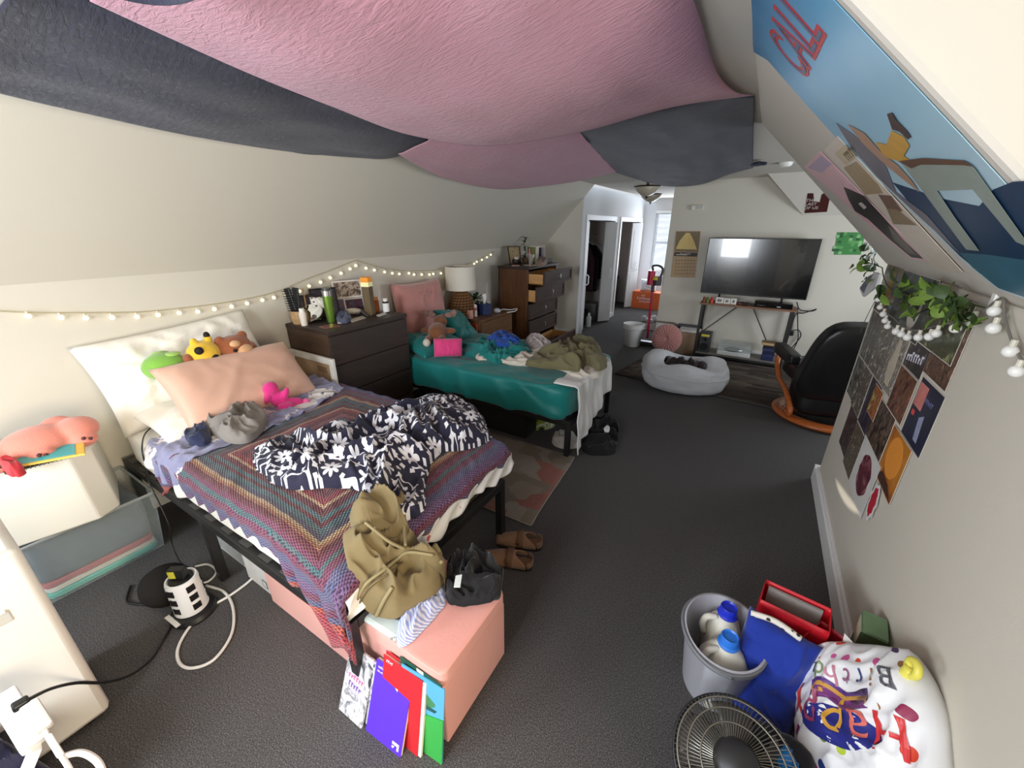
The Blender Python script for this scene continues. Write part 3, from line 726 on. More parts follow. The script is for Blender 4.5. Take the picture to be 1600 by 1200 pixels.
jb.parent = jt; jb.location -= jt.location
vs = [jb.data.vertices[i].co + jb.location + jt.location for i in range(len(jb.data.vertices))]
def ontop(px, py, lift=0.006):
    best = min(vs, key=lambda v: (pix(v)[0] - px) ** 2 + (pix(v)[1] - py) ** 2 - 400 * v.z)
    return best + (EYE - best).normalized() * lift
seam = M('olive_seam', (146, 132, 96), rough=0.8)
def strip(pts, r, mt, name, par, n=60):
    MB().tube(crom([ontop(*q) for q in pts], n), r, 6).build(name, mt, par, smooth=180)
strip([(554, 936), (572, 912), (600, 892), (622, 874), (640, 862), (676, 868)], 0.006, seam, 'zip_placket', jt)
strip([(560, 940), (580, 916), (606, 897), (628, 878)], 0.0035, M('zip_brass', (120, 104, 76), metal=0.5, rough=0.5), 'zip_teeth', jt)
strip([(570, 815), (590, 832), (610, 846), (632, 858)], 0.006, seam, 'hood_seam', jt)
strip([(634, 800), (632, 826), (634, 852)], 0.006, seam, 'collar_seam', jt)
strip([(688, 842), (692, 860), (690, 880)], 0.009, seam, 'cuff', jt)
strip([(590, 958), (600, 938), (612, 918)], 0.007, seam, 'pocket_flap_edge', jt)

# ------------------------------------------------------------------ books and folders leaning on the ottoman
def leaner(name, label, cat, BL, BR, TL, th, mat, group=None):
    BL, BR, TL = Vector(BL), Vector(BR), Vector(TL); x = (BR - BL); W = x.length; x.normalize()
    y = TL - BL; y -= x * y.dot(x); H = y.length; y.normalize(); n = x.cross(y)
    t = thing(name, label, cat, (BL + BR) / 2, group=group)
    T = Matrix((x, y, n)).transposed().to_4x4(); T.translation = BL
    return t, T, W, H
ltx = M('ink_white', (240, 238, 250), rough=0.6, var=0)
def marble_mat():
    tt = NT('marbled_cover'); n = tt.noise(9, None, 5, 0.6, 2.2)
    tt.base(tt.ramp(n, [(0.36, S(60, 60, 66)), (0.44, S(196, 196, 202)), (0.52, S(228, 226, 230)), (0.58, S(120, 118, 126)), (0.64, S(214, 212, 218))])); tt.b.inputs['Roughness'].default_value = 0.5; return tt.m
mm_ = marble_mat()
for k, (bl, br, tl, lab) in enumerate((((548, 1140), (562, 1146), (560, 1012), 'grey marbled comic-style notebook behind the front one, leaning left of the purple notebook'), ((528, 1108), (553, 1144), (534, 1008), 'grey marbled notebook with round pink badge, leftmost of those leaning on the ottoman'))):
    BL, BR = at(*bl, z=0.001), at(*br, z=0.001)
    BL.y = BR.y = 0.455 if k else 0.475
    TL = at(*tl, y=0.545 if k else 0.56)
    BR = BL + (BR - BL).normalized() * 0.19 if not k else BR
    BR.x = BL.x + (0.125 if k else 0.155); TL = Vector((BL.x, 0.55, 0.235))
    t, T, W, H = leaner('notebook', lab, 'notebook', BL, BR, TL, 0.008, mm_)
    MB().box(0, W, 0, H, -0.009, 0, T=T).build('cover', mm_, t, smooth=0, bevel=0.002)
    if k:
        bd = M('badge_grey', (196, 188, 200)); MB().cyl(T @ Vector((W * .5, H * .55, 0)), T @ Vector((W * .5, H * .55, 0.0012)), 0.042, n=28).build('badge', bd, t)
        scrawl(6, 0.024, Matrix.Translation(-t.location) @ T @ Matrix.Translation((W * .5, H * .60, 0.0018)), M('ink_pink', (196, 96, 150)), t)
        scrawl(5, 0.024, Matrix.Translation(-t.location) @ T @ Matrix.Translation((W * .5, H * .48, 0.0018)), M('ink_violet', (110, 80, 160)), t)
pur = M('cover_purple', (92, 52, 214), rough=0.45, var=0.03)
t, T, W, H = leaner('notebook', 'purple notebook with white corner logo leaning on the pink ottoman', 'notebook', (-0.885, 0.462, 0.001), (-0.722, 0.468, 0.001), (-0.897, 0.555, 0.255), 0.01, pur)
MB().box(0, W, 0, H, -0.003, 0, T=T).build('cover', pur, t, smooth=0, bevel=0.001)
MB().box(0.002, W - 0.001, 0.002, H - 0.002, -0.012, -0.003, T=T).build('page_block', paper, t, smooth=0)
B0 = Matrix.Translation(-t.location) @ T
lettering('college ruled', 0.014, B0 @ Matrix.Translation((0.012, H - 0.022, 0.0006)), ltx, t, align='LEFT')
scrawl(6, 0.009, B0 @ Matrix.Translation((0.012, H - 0.038, 0.0006)), ltx, t, align='LEFT')
MB().box(W - 0.026, W - 0.012, H - 0.036, H - 0.022, 0, 0.0008, T=T).build('corner_mark', M('lilac_mark', (150, 120, 236)), t, smooth=0)
lg = MB()   # the white corner logo: an arrow of two strokes
for poly in ([(0.0, 0.024), (0.03, 0.024), (0.03, 0.0), (0.022, 0.0), (0.022, 0.014), (0.0, 0.014)], [(0.0, 0.008), (0.012, 0.010), (0.006, 0.0), (0.0, 0.002)]):
    lg.prism([T @ Vector((W - 0.042 + a, 0.014 + b, 0)) for a, b in poly], T.to_3x3() @ Vector((0, 0, 0.0008)))
lg.build('logo', ltx, t, smooth=0)
red = M('cover_red', (206, 40, 48), rough=0.5, var=0.04)
t, T, W, H = leaner('binder', 'red folder leaning behind the purple notebook', 'folder', (-0.850, 0.497, 0.001), (-0.675, 0.500, 0.001), (-0.880, 0.558, 0.30), 0.014, red)
MB().box(0, W, 0, H, -0.003, 0, T=T).build('front_cover', red, t, smooth=0, bevel=0.001)
MB().box(0.004, W + 0.012, 0.003, H - 0.006, -0.012, -0.003, T=T).build('page_block', paper, t, smooth=0)
MB().box(0, W + 0.004, 0, H + 0.004, -0.015, -0.012, T=T).build('back_cover', red, t, smooth=0)
scrawl(4, 0.014, Matrix.Translation(-t.location) @ T @ Matrix.Translation((0.016, H - 0.016, 0.0006)), ltx, t, align='LEFT')
blu = M('folder_sky', (92, 168, 218), rough=0.4, var=0.12, scale=6); grn = M('folder_green', (62, 168, 76), rough=0.45, var=0.05); dgr = M('folder_dark_green', (34, 84, 70), rough=0.5)
t, T, W, H = leaner('folder', 'dark green folder standing behind the landscape folder against the ottoman', 'folder', (-0.785, 0.551, 0.001), (-0.606, 0.553, 0.001), (-0.815, 0.572, 0.322), 0.003, dgr)
MB().box(0, W, 0, H, -0.003, 0, T=T).build('folder_body', dgr, t, smooth=0)
MB().box(W * .42, W * .58, H - 0.012, H + 0.002, 0, 0.0008, T=T).build('label_tab', paper, t, smooth=0)
t, T, W, H = leaner('folder', 'sky blue and green landscape folder at the right end of the leaning notebooks', 'folder', (-0.765, 0.518, 0.001), (-0.592, 0.530, 0.001), (-0.800, 0.560, 0.312), 0.004, blu)
MB().box(0, W, 0, H, -0.003, 0, T=T).build('back_sheet', blu, t, smooth=0)
pk_ = MB(); pk_.prism([T @ Vector(v) for v in ((0, 0, 0), (W, 0, 0), (W, H * .60, 0), (0, H * .44, 0))], T.to_3x3() @ Vector((0, 0, 0.004))); pk_.build('front_pocket', grn, t, smooth=0)
ar = MB()
for poly, mi in (([(0.02, .62), (.55, .60), (.80, .70), (.80, .74), (.55, .82), (.3, .90), (.05, .92)], 0), ([(0.02, .56), (.8, .62), (.85, .66), (.5, .66), (.02, .60)], 1), ([(.1, .70), (.4, .68), (.6, .74), (.35, .82), (.15, .82)], 2)):
    ar.prism([T @ Vector((a * W, b * H, 0.0)) for a, b in poly], T.to_3x3() @ Vector((0, 0, 0.0006 + 0.0003 * mi)), mi)
ar.build('landscape_print', [M('print_green', (70, 128, 84), var=0.3, scale=30), M('print_dark', (34, 84, 80), var=0.2), M('print_grey', (120, 132, 140), var=0.35, scale=40)], t, smooth=0)
MB().box(W * .08, W * .2, H * .37, H * .43, 0.004, 0.0048, T=T).build('white_sticker', paper, t, smooth=0)

# ------------------------------------------------------------------ dark dresser between the beds
DX0, DX1, DY0, DY1, DZ = -2.985, -2.48, 1.63, 2.37, 0.98
t = thing('dresser', 'dark brown dresser with plain drawer fronts between the two beds', 'dresser', (-2.73, 2.0, 0))
MB().box(DX0, DX1 - 0.02, DY0, DY1, 0.0, DZ - 0.03).build('body', dark_wood_side, t, smooth=0, bevel=0.003)
MB().box(DX0, DX1 + 0.004, DY0 - 0.004, DY1 + 0.004, DZ - 0.03, DZ).build('top_panel', dark_wood, t, smooth=0, bevel=0.003)
nd = 4; hd = (DZ - 0.035 - 0.06) / nd
for k in range(nd):
    z = 0.06 + k * hd; MB().box(DX1 - 0.02, DX1, DY0 + 0.003, DY1 - 0.003, z + 0.005, z + hd - 0.005).build('drawer', dark_wood, t, smooth=0, bevel=0.003)
# white frame leaning on its side
fx0, fx1, fy = -2.955, -2.435, 1.612
t = thing('framed_board', 'white framed board standing backwards against the side of the dark dresser', 'framed board', (-2.69, fy, 0.42))
fr = MB(); Z0, Z1 = 0.40, 0.795
for b in ((fx0, fx1, Z1 - 0.045, Z1), (fx0, fx1, Z0, Z0 + 0.045), (fx0, fx0 + 0.045, Z0 + .045, Z1 - .045), (fx1 - 0.045, fx1, Z0 + .045, Z1 - .045)):
    fr.box(b[0], b[1], fy - 0.018, fy + 0.004, b[2], b[3])
fr.build('frame_border', M('frame_white', (226, 222, 214), rough=0.5), t, smooth=0, bevel=0.002)
MB().box(fx0 + .04, fx1 - .04, fy - 0.008, fy + 0.002, Z0 + .04, Z1 - .04).build('backing_board', M('kraft_board', (170, 142, 112), rough=0.85), t, smooth=0)
MB().box(fx1 - .20, fx1 - .09, fy - 0.0095, fy - 0.008, Z1 - .12, Z1 - .075).build('printed_label', M('kraft_dark', (140, 112, 86)), t, smooth=0)

# ------------------------------------------------------------------ teal bed
TX0, TX1, TY0, TY1, TZ = -2.93, -1.0, 2.47, 3.44, 0.305
t = thing('bed', 'black metal bed frame under the teal sheet, farther bed', 'bed frame', (-1.96, 2.95, 0))
bed_frame(t, TX0, TX1, TY0, TY1, TZ, xm=-1.98)
teal = M('teal_sheet', (14, 124, 120), rough=0.5, var=0.10, scale=5, bump=0.12, bscale=180, bdist=0.002, sheen=0.2)
t = thing('mattress', 'mattress in a teal fitted sheet on the farther bed', 'mattress', (-1.96, 2.95, TZ))
rbox(-2.95, -1.005, 2.40, 3.47, TZ + 0.006, 0.585, n=60, e=11, wr=0.030, sc=3.2, seed=4).build('fitted_sheet', teal, t, smooth=180, weld=True)
def t2(x, y): return 0.585
def tp(nm, lab, loc, rot, w, h, d, mt, sd): return place(pillow(w, h, d, pinch=0.07, nz=0.035, sc=6, seed=sd), nm, mt, lab, 'pillow', loc, rot)
tp('pillow', 'teal pillow lying behind the brown moose plush', (-2.52, 2.70, 0.65), (radians(-76), 0, radians(85)), 0.56, 0.42, 0.13, teal, 2)
tp('pillow', 'teal pillow leaning up beside the pink backrest, near the lamp', (-2.62, 3.20, 0.71), (radians(-48), radians(10), radians(100)), 0.46, 0.40, 0.13, teal, 7)
bkm = M('backrest_pink', (204, 142, 134), rough=0.8, var=0.08, sheen=0.5, bump=0.3, bscale=120)
t = thing('backrest_pillow', 'pink plush backrest pillow standing at the head of the teal bed', 'backrest pillow', (-2.83, 2.94, 0.59))
b1 = pillow(0.64, 0.60, 0.20, pinch=0.07, nz=0.02, sc=5, seed=4, p=0.4); E = Euler((radians(-10), 0, radians(90))).to_matrix().to_4x4(); E.translation = (-2.84, 2.93, 0.87); b1.xf(E); b1.build('cushion_body', bkm, t, smooth=180, weld=True)
MB().tube(crom([(-2.77, 2.93 + 0.06 * cos(a), 1.07 + 0.022 * sin(a)) for a in [pi + pi * k / 8 for k in range(9)]], 24), 0.011, 8).build('carry_handle', bkm, t)
# moose plush
fz2 = dict(sheen=0.4, rough=0.9, bump=0.5, bscale=260)
mo, ma, mc = M('plush_moose', (128, 78, 44), **fz2), M('plush_antler', (150, 112, 98), **fz2), M('plush_cream', (222, 210, 190), **fz2)
t = plush('plush_moose', 'brown plush moose lying on the teal pillow', at(684, 518, z=0.75), radians(-60),
      [((0, 0, 0), (0.13, 0.085, 0.085)), ((-0.15, 0, 0.06), (0.075, 0.065, 0.065)), ((-0.19, 0.02, 0.10), (0.03, 0.03, 0.03)), ((0.12, -0.06, -0.04), (0.09, 0.035, 0.035)), ((0.12, 0.06, -0.04), (0.08, 0.035, 0.035)), ((-0.03, -0.10, 0), (0.04, 0.07, 0.03)), ((-0.03, 0.10, 0), (0.04, 0.07, 0.03))], [mo, ma, mc])
for s in (-1, 1):
    d = MB()
    for b in (((-0.17, s * 0.08, 0.12), (0.03, 0.04, 0.025)), ((-0.19, s * 0.125, 0.13), (0.022, 0.03, 0.035)), ((-0.15, s * 0.14, 0.15), (0.02, 0.022, 0.03))): d.ball(*b)
    part(d, 'antler', ma, t, smooth=180, remesh=0.007)
d = MB(); d.ball((0.21, -0.06, -0.05), (0.03, 0.035, 0.035)); part(d, 'hoof', mc, t, smooth=180)
# pink pouch
t = thing('pouch', 'bright pink soft pouch in front of the plush moose', 'pouch', at(700, 552, z=0.60))
pb = pillow(0.25, 0.16, 0.13, pinch=0.02, nz=0.012, sc=12, seed=3, p=0.3); E = Euler((radians(-12), radians(4), radians(50))).to_matrix().to_4x4(); E.translation = at(700, 543, z=0.67); pb.xf(E)
pb.build('pouch_body', M('pouch_pink', (232, 62, 128), rough=0.7, sheen=0.4), t, smooth=180, weld=True)
E2 = E; MB().tube([E @ Vector((-0.11, -0.02, 0.075)), E @ Vector((0, -0.035, 0.068)), E @ Vector((0.11, -0.02, 0.075))], 0.006, 6).build('zip_edge', M('pouch_dark', (176, 34, 92)), t)
# clothes and covers on the teal bed
def hp(name, mat, px, z, h, label, cat, g=0.585, **kw):
    pl = [at(*q, z=z) for q in px]
    o = heap(name, mat, pl, h, ground=(g if callable(g) else (lambda x, y: g)), **kw); return tag(o, label, cat)
hp('teal_top_sheet', teal, ((722, 545), (755, 530), (790, 532), (832, 545), (828, 552), (800, 560), (775, 563), (748, 556)), 0.62, 0.10, 'crumpled teal top sheet in the middle of the teal bed', 'sheet', scale=7, seed=5, folds=0.85)
hp('blue_shirt', cloth('royal_blue', (38, 78, 160)), ((760, 527), (772, 520), (795, 521), (814, 530), (808, 538), (785, 537), (768, 533)), 0.69, 0.07, 'royal blue shirt lying on top of the crumpled teal sheet', 'shirt', g=0.655, scale=9, seed=7)
hp('cream_shirt', M('cream_print', (226, 208, 194), rough=0.9, var=0.22, scale=22), ((742, 553), (758, 548), (770, 543), (768, 551), (780, 556), (766, 560), (748, 560)), 0.61, 0.035, 'small cream printed cloth in front of the teal top sheet', 'cloth', scale=11, seed=3)
def blank_g(x, y):
    d = max(0, x + 1.04); k = min(1, d / 0.05)
    return 0.592 - 0.02 * k
crm = cloth('cream_blanket', (222, 214, 198), var=0.07)
hp('cream_blanket', crm, ((772, 561), (800, 553), (860, 545), (920, 540), (942, 552), (944, 580), (920, 590), (898, 588), (875, 578), (830, 572), (800, 570)), 0.60, 0.05, 'cream blanket spread at the foot of the teal bed under the olive cover', 'blanket', g=blank_g, scale=6, seed=15, folds=0.8)
# its end hanging over the foot
def hang(name, mat, label, cat, y0, y1, x, ztop, zbot, amp, sd, lean=0.05, topin=0.16):
    mb = MB()
    def P(u, v):
        y = y0 + (y1 - y0) * u; s = v * (ztop - zbot(u) + topin)
        if s < topin: X = x - topin + s; z = ztop + 0.01 * sin(u * 20)
        else: X = x + 0.02 + lean * (s - topin); z = ztop - (s - topin)
        f = amp * (sin(u * 21 + sd) + 0.6 * sin(u * 47 + sd * 2)) * min(1, max(0, (s - topin * 0.5)) / 0.15)
        return Vector((X + f * 0.5 + 0.02 * noise.noise(Vector((y * 6, z * 6, sd))), y + f * 0.3, z))
    mb.grid(P, 60, 50); o = mb.build(name, mat, None, smooth=180, solid=0.008); return tag(o, label, cat)
hang('white_blanket', cloth('soft_white', (226, 224, 220), var=0.05), 'white blanket hanging over the foot of the teal bed down to the carpet', 'blanket', 2.46, 3.24, -0.985, 0.60, lambda u: 0.05 + 0.30 * u, 0.03, 1.0)
olv = M('olive_cover', (112, 106, 74), rough=0.85, var=0.14, scale=6, bump=0.2, bscale=260, sheen=0.15)
hp('olive_comforter', olv, ((818, 563), (846, 548), (874, 538), (900, 530), (925, 532), (940, 545), (950, 566), (938, 574), (918, 565), (905, 575), (880, 572), (845, 570)), 0.66, 0.12, 'olive green comforter bunched at the far corner of the teal bed', 'comforter', g=0.625, scale=5.0, seed=31, folds=0.68, na=180, nr=56)
hp('white_shirt', M('white_print', (206, 198, 194), rough=0.9, var=0.2, scale=26), ((822, 528), (836, 523), (850, 528), (862, 535), (845, 541), (826, 540)), 0.62, 0.07, 'pale printed shirt lying at the far edge of the teal bed', 'shirt', scale=10, seed=13)
# below and beside the teal bed
t = thing('storage_bin', 'dark plastic bin pushed under the teal bed', 'storage bin', (-1.75, 2.78, 0))
MB().box(-2.3, -1.42, 2.56, 3.1, 0.0, 0.24).build('bin_body', M('bin_dark', (28, 28, 27), rough=0.6), t, smooth=0, bevel=0.01)
def gbag():
    tt = NT('green_bag'); n = tt.noise(11, None, 3, 0.5, 1.0)
    tt.base(tt.ramp(n, [(0.40, S(44, 60, 34)), (0.45, S(188, 200, 60)), (0.52, S(150, 176, 50)), (0.58, S(226, 228, 206)), (0.68, S(120, 150, 60))], 'CONSTANT')); tt.b.inputs['Roughness'].default_value = 0.4; return tt.m
hp('green_bag', gbag(), ((806, 640), (830, 635), (868, 646), (862, 654), (840, 657), (818, 653)), 0.10, 0.18, 'crumpled lime green patterned bag showing under the teal bed', 'bag', g=0.0, scale=9, seed=6)
hp('black_clothes', heapc, ((905, 692), (915, 672), (922, 656), (944, 652), (966, 660), (968, 682), (960, 702), (925, 703)), 0.05, 0.13, 'black clothes dropped on the carpet at the foot of the teal bed', 'clothes', g=0.0, scale=7, seed=9, folds=0.85)
p = at(950, 668, z=0.16); hp('white_sock', cloth('sock_white', (228, 226, 224)), ((944, 667), (950, 664), (953, 669), (948, 673)), 0.15, 0.02, 'small white sock on the pile of black clothes', 'sock', g=0.125, scale=10, seed=3)
hp('white_cloth', cloth('floor_white', (206, 202, 200)), ((862, 684), (880, 674), (896, 680), (905, 694), (890, 698), (868, 694)), 0.03, 0.08, 'white cloth lying on the carpet beside the foot leg of the teal bed', 'cloth', g=0.004, scale=9, seed=10)
p = at(632, 625, z=0.02)
tag(MB().tube(crom([at(*q, z=0.012) for q in ((640, 632), (662, 630), (690, 625), (706, 618), (708, 612))], 40), 0.005, 8).build('white_cable', M('cable_white', (226, 224, 220), rough=0.5), None), 'thin white cable on the carpet in front of the teal bed', 'cable')

# ------------------------------------------------------------------ nightstand and lamp
NX0, NX1, NY0, NY1, NZ = -2.97, -2.52, 3.50, 4.15, 0.70
t = thing('nightstand', 'wooden nightstand between the teal bed and the tall dresser', 'nightstand', (-2.74, 3.82, 0))
nw, nwf = wood('nightstand_wood', (112, 78, 50), (144, 102, 66), axis=0), wood('nightstand_front', (98, 68, 44), (126, 88, 58), axis=1)
MB().box(NX0, NX1 - 0.02, NY0, NY1, 0.0, NZ - 0.02).build('body', nw, t, smooth=0, bevel=0.003)
MB().box(NX0, NX1, NY0 - .003, NY1 + .003, NZ - 0.02, NZ).build('top_panel', nwf, t, smooth=0, bevel=0.003)
for k in range(3):
    z = 0.05 + k * 0.21; MB().box(NX1 - 0.02, NX1, NY0 + .003, NY1 - .003, z, z + 0.2).build('drawer', nwf, t, smooth=0, bevel=0.003)
LC = Vector((-2.80, 3.46, NZ))
LC = at(722, 494, z=NZ)
t = thing('table_lamp', 'table lamp with white drum shade and woven rattan base', 'lamp', LC)
rat = M('rattan', (150, 104, 62), rough=0.7, var=0.25, scale=40)
R0, Hs0, Hs1 = wpx(LC, 22), hz(LC, 452), hz(LC, 416)
base_mb = MB()
hb = Hs0 - NZ + 0.0
prof = [(0.70, 0), (1.0, 0.10), (1.04, 0.3), (0.92, 0.55), (0.66, 0.8), (0.42, 0.95)]
rb_ = wpx(LC, 20)
def rad(z):
    for (a, za), (b, zb) in zip(prof, prof[1:]):
        if z <= zb: return (a + (b - a) * (z - za) / (zb - za)) * rb_
    return prof[-1][0] * rb_
for k in range(11):
    z = k / 10 * 0.95; r = rad(z); base_mb.tube([LC + Vector((r * cos(a), r * sin(a), z * hb)) for a in [2 * pi * i / 28 for i in range(28)]], 0.0055, 6, closed=True)
for k in range(22):
    a = 2 * pi * k / 22; base_mb.tube([LC + Vector((rad(z) * cos(a + z * 0.5), rad(z) * sin(a + z * 0.5), z * hb)) for z in [i / 10 * 0.95 for i in range(11)]], 0.004, 5)
base_mb.build('woven_base', rat, t, smooth=180)
MB().lathe([(rad(z) * 0.94, z * hb) for z in [i / 12 * 0.95 for i in range(13)]], 24, LC).build('inner_liner', M('rattan_inner', (84, 58, 36), rough=0.8), t)
MB().cyl(LC + Vector((0, 0, hb * 0.93)), LC + Vector((0, 0, hb * 1.12)), 0.012, n=12).build('lamp_neck', M('brass_neck', (168, 132, 80), metal=0.8, rough=0.35), t)
rs = wpx(LC, 23)
MB().lathe([(rs * 1.0, Hs0 - NZ), (rs * 0.985, (Hs1 + Hs0) / 2 - NZ), (rs * 0.97, Hs1 - NZ), (rs * 0.955, Hs1 - NZ), (rs * 0.97, (Hs1 + Hs0) / 2 - NZ), (rs * 0.985, Hs0 - NZ)], 40, LC, cap=False).build('lamp_shade', M('shade_linen', (236, 228, 212), rough=0.9, var=0.03, trans=0.0, bump=0.2, bscale=240), t)
# ------------------------------------------------------------------ tall dresser in the corner
HX0, HX1, HY0, HY1, HZ = -2.88, -2.42, 4.40, 5.24, 1.20
t = thing('tall_dresser', 'tall brown wooden dresser with open drawers in the far left corner', 'dresser', (-2.65, 4.82, 0))
MB().box(HX0, HX1 - 0.03, HY0, HY0 + 0.025, 0.0, HZ - 0.03).build('side_panel', brown_wood, t, smooth=0, bevel=0.003)
MB().box(HX0, HX1 - 0.03, HY1 - 0.025, HY1, 0.0, HZ - 0.03).build('side_panel', brown_wood, t, smooth=0, bevel=0.003)
MB().box(HX0, HX0 + 0.012, HY0, HY1, 0.0, HZ - 0.03).build('back_panel', brown_wood, t, smooth=0)
MB().box(HX0 - 0.005, HX1, HY0 - 0.012, HY1 + 0.012, HZ - 0.03, HZ).build('top_panel', dark_wood, t, smooth=0, bevel=0.004)
bb = MB()
for y in (HY0, HY1 - 0.06): bb.box(HX1 - 0.06, HX1 - 0.005, y, y + 0.06, 0, 0.09)
for y in (HY0, HY1 - 0.06): bb.box(HX0, HX0 + 0.05, y, y + 0.06, 0, 0.002)
MB().box(HX0 + 0.01, HX1 - 0.035, HY0 + 0.02, HY1 - 0.02, 0.075, 0.09).build('bottom_panel', brown_wood, t, smooth=0)
MB().box(HX1 - 0.055, HX1 - 0.01, HY0 + 0.01, HY1 - 0.01, 0.0, 0.085).build('plinth', brown_front, t, smooth=0, bevel=0.003)
dz = [(0.985, 1.155, 0.20), (0.765, 0.965, 0.10), (0.545, 0.745, 0.0), (0.325, 0.525, 0.0), (0.10, 0.305, 0.30)]
for z0, z1, ex in dz:
    xf_ = HX1 + ex
    d = MB().box(xf_ - 0.022, xf_, HY0 + 0.004, HY1 - 0.004, z0, z1)
    fr = d.build('drawer', brown_front, t, smooth=0, bevel=0.004)
    mb = MB()
    for (a0, a1, c0, c1) in ((HY0 + .01, HY1 - .01, z1 - .03, z1 - .005), (HY0 + .01, HY1 - .01, z0 + .005, z0 + .03), (HY0 + .01, HY0 + .04, z0 + .03, z1 - .03), (HY1 - .04, HY1 - .01, z0 + .03, z1 - .03)):
        mb.box(xf_, xf_ + 0.008, a0, a1, c0, c1)
    mb.build('moulding', brown_front, fr, smooth=0, bevel=0.002)
    zc, yc = (z0 + z1) / 2, (HY0 + HY1) / 2
    MB().tube(crom([(xf_, yc, zc - .03), (xf_ + .022, yc, zc - .026), (xf_ + .026, yc, zc), (xf_ + .022, yc, zc + .026), (xf_, yc, zc + .03)], 12), 0.005, 8).build('handle', M('pewter', (150, 146, 140), metal=0.8, rough=0.4), fr)
    bx = MB(); h = (z1 - z0) * 0.78; dd = 0.36
    for y in (HY0 + 0.035, HY1 - 0.047): bx.box(xf_ - dd, xf_ - 0.022, y, y + 0.012, z0 + 0.015, z0 + h)
    bx.box(xf_ - dd, xf_ - 0.022, HY0 + .035, HY1 - .035, z0 + 0.012, z0 + 0.02); bx.box(xf_ - dd, xf_ - dd + 0.012, HY0 + .035, HY1 - .035, z0 + .015, z0 + h)
    bx.build('drawer_box', pine, fr, smooth=0)
pl = [Vector(v) for v in ((-2.36, 4.5, 0), (-2.18, 4.46, 0), (-2.16, 5.1, 0), (-2.36, 5.12, 0))]
o = heap('drawer_clothes', cloth('mauve_cloth', (96, 82, 84)), pl, 0.10, ground=lambda x, y: 0.125, scale=9, seed=4); tag(o, 'folded clothes lying in the open bottom drawer of the tall dresser', 'clothes')
# ------------------------------------------------------------------ rug between the beds
def rug_mat(name, cols, sc, off=0.5):
    tt = NT(name); v = tt.coord(); mp = tt.n('Mapping'); mp.inputs['Scale'].default_value = sc; tt.l(v, mp.inputs[0])
    vo = tt.n('TexVoronoi', distance='CHEBYCHEV'); vo.inputs['Scale'].default_value = 1.0; tt.l(mp.outputs[0], vo.inputs[0])
    s = tt.n('SeparateColor'); tt.l(vo.outputs['Color'], s.inputs[0])
    c = tt.ramp(s.outputs[0], [(i / len(cols), S(*q)) for i, q in enumerate(cols)], 'CONSTANT')
    n = tt.noise(38, v, 4, 0.7); n2 = tt.noise(7, v, 3)
    c = tt.mix(tt.math('MULTIPLY', n, 0.75), c, S(*cols[off if isinstance(off, int) else 1])); c = tt.mix(tt.math('MULTIPLY', n2, 0.4), c, S(120, 110, 100) if sc[0] < 9 else S(50, 46, 44))
    tt.base(c); tt.b.inputs['Roughness'].default_value = 0.95; tt.b.inputs['Specular IOR Level'].default_value = 0.05
    tt.bump(tt.noise(300, v, 2), 0.5, 0.004); return tt.m
def rug(name, label, quad, mat, edge):
    t = thing(name, label, 'rug', (Vector(quad[0]) + Vector(quad[2])) / 2)
    q = [Vector(p) for p in quad]; mb = MB()
    def P(u, v):
        p = (q[0] * (1 - u) + q[1] * u) * (1 - v) + (q[3] * (1 - u) + q[2] * u) * v
        k = 0.010 * abs(noise.noise(p * 3)) * (1 if 0.05 < u < .97 else 0.6)
        return p + Vector((0.008 * noise.noise(p * 5), 0, 0.006 + k))
    mb.grid(P, 40, 40); mb.build('pile', mat, t, smooth=180, solid=0.004)
    e = MB(); e.tube([P(i / 40, 0) for i in range(41)] + [P(1, i / 40) for i in range(1, 41)] + [P(1 - i / 40, 1) for i in range(1, 41)] + [P(0, 1 - i / 40) for i in range(1, 40)], 0.005, 6, closed=True)
    e.build('bound_edge', edge, t, smooth=180); return t
rug('rug', 'small red and grey patchwork rug between the two beds', [(-2.4, 1.63, 0), (-0.885, 1.665, 0), (-0.955, 2.50, 0), (-2.4, 2.46, 0)],
    rug_mat('rug_red', [(150, 62, 58), (142, 132, 120), (120, 112, 96), (168, 84, 76), (150, 142, 134), (104, 100, 88), (134, 74, 66), (160, 150, 140)], (5.5, 6.5, 1), 1), M('rug_edge', (156, 146, 136), rough=0.95))
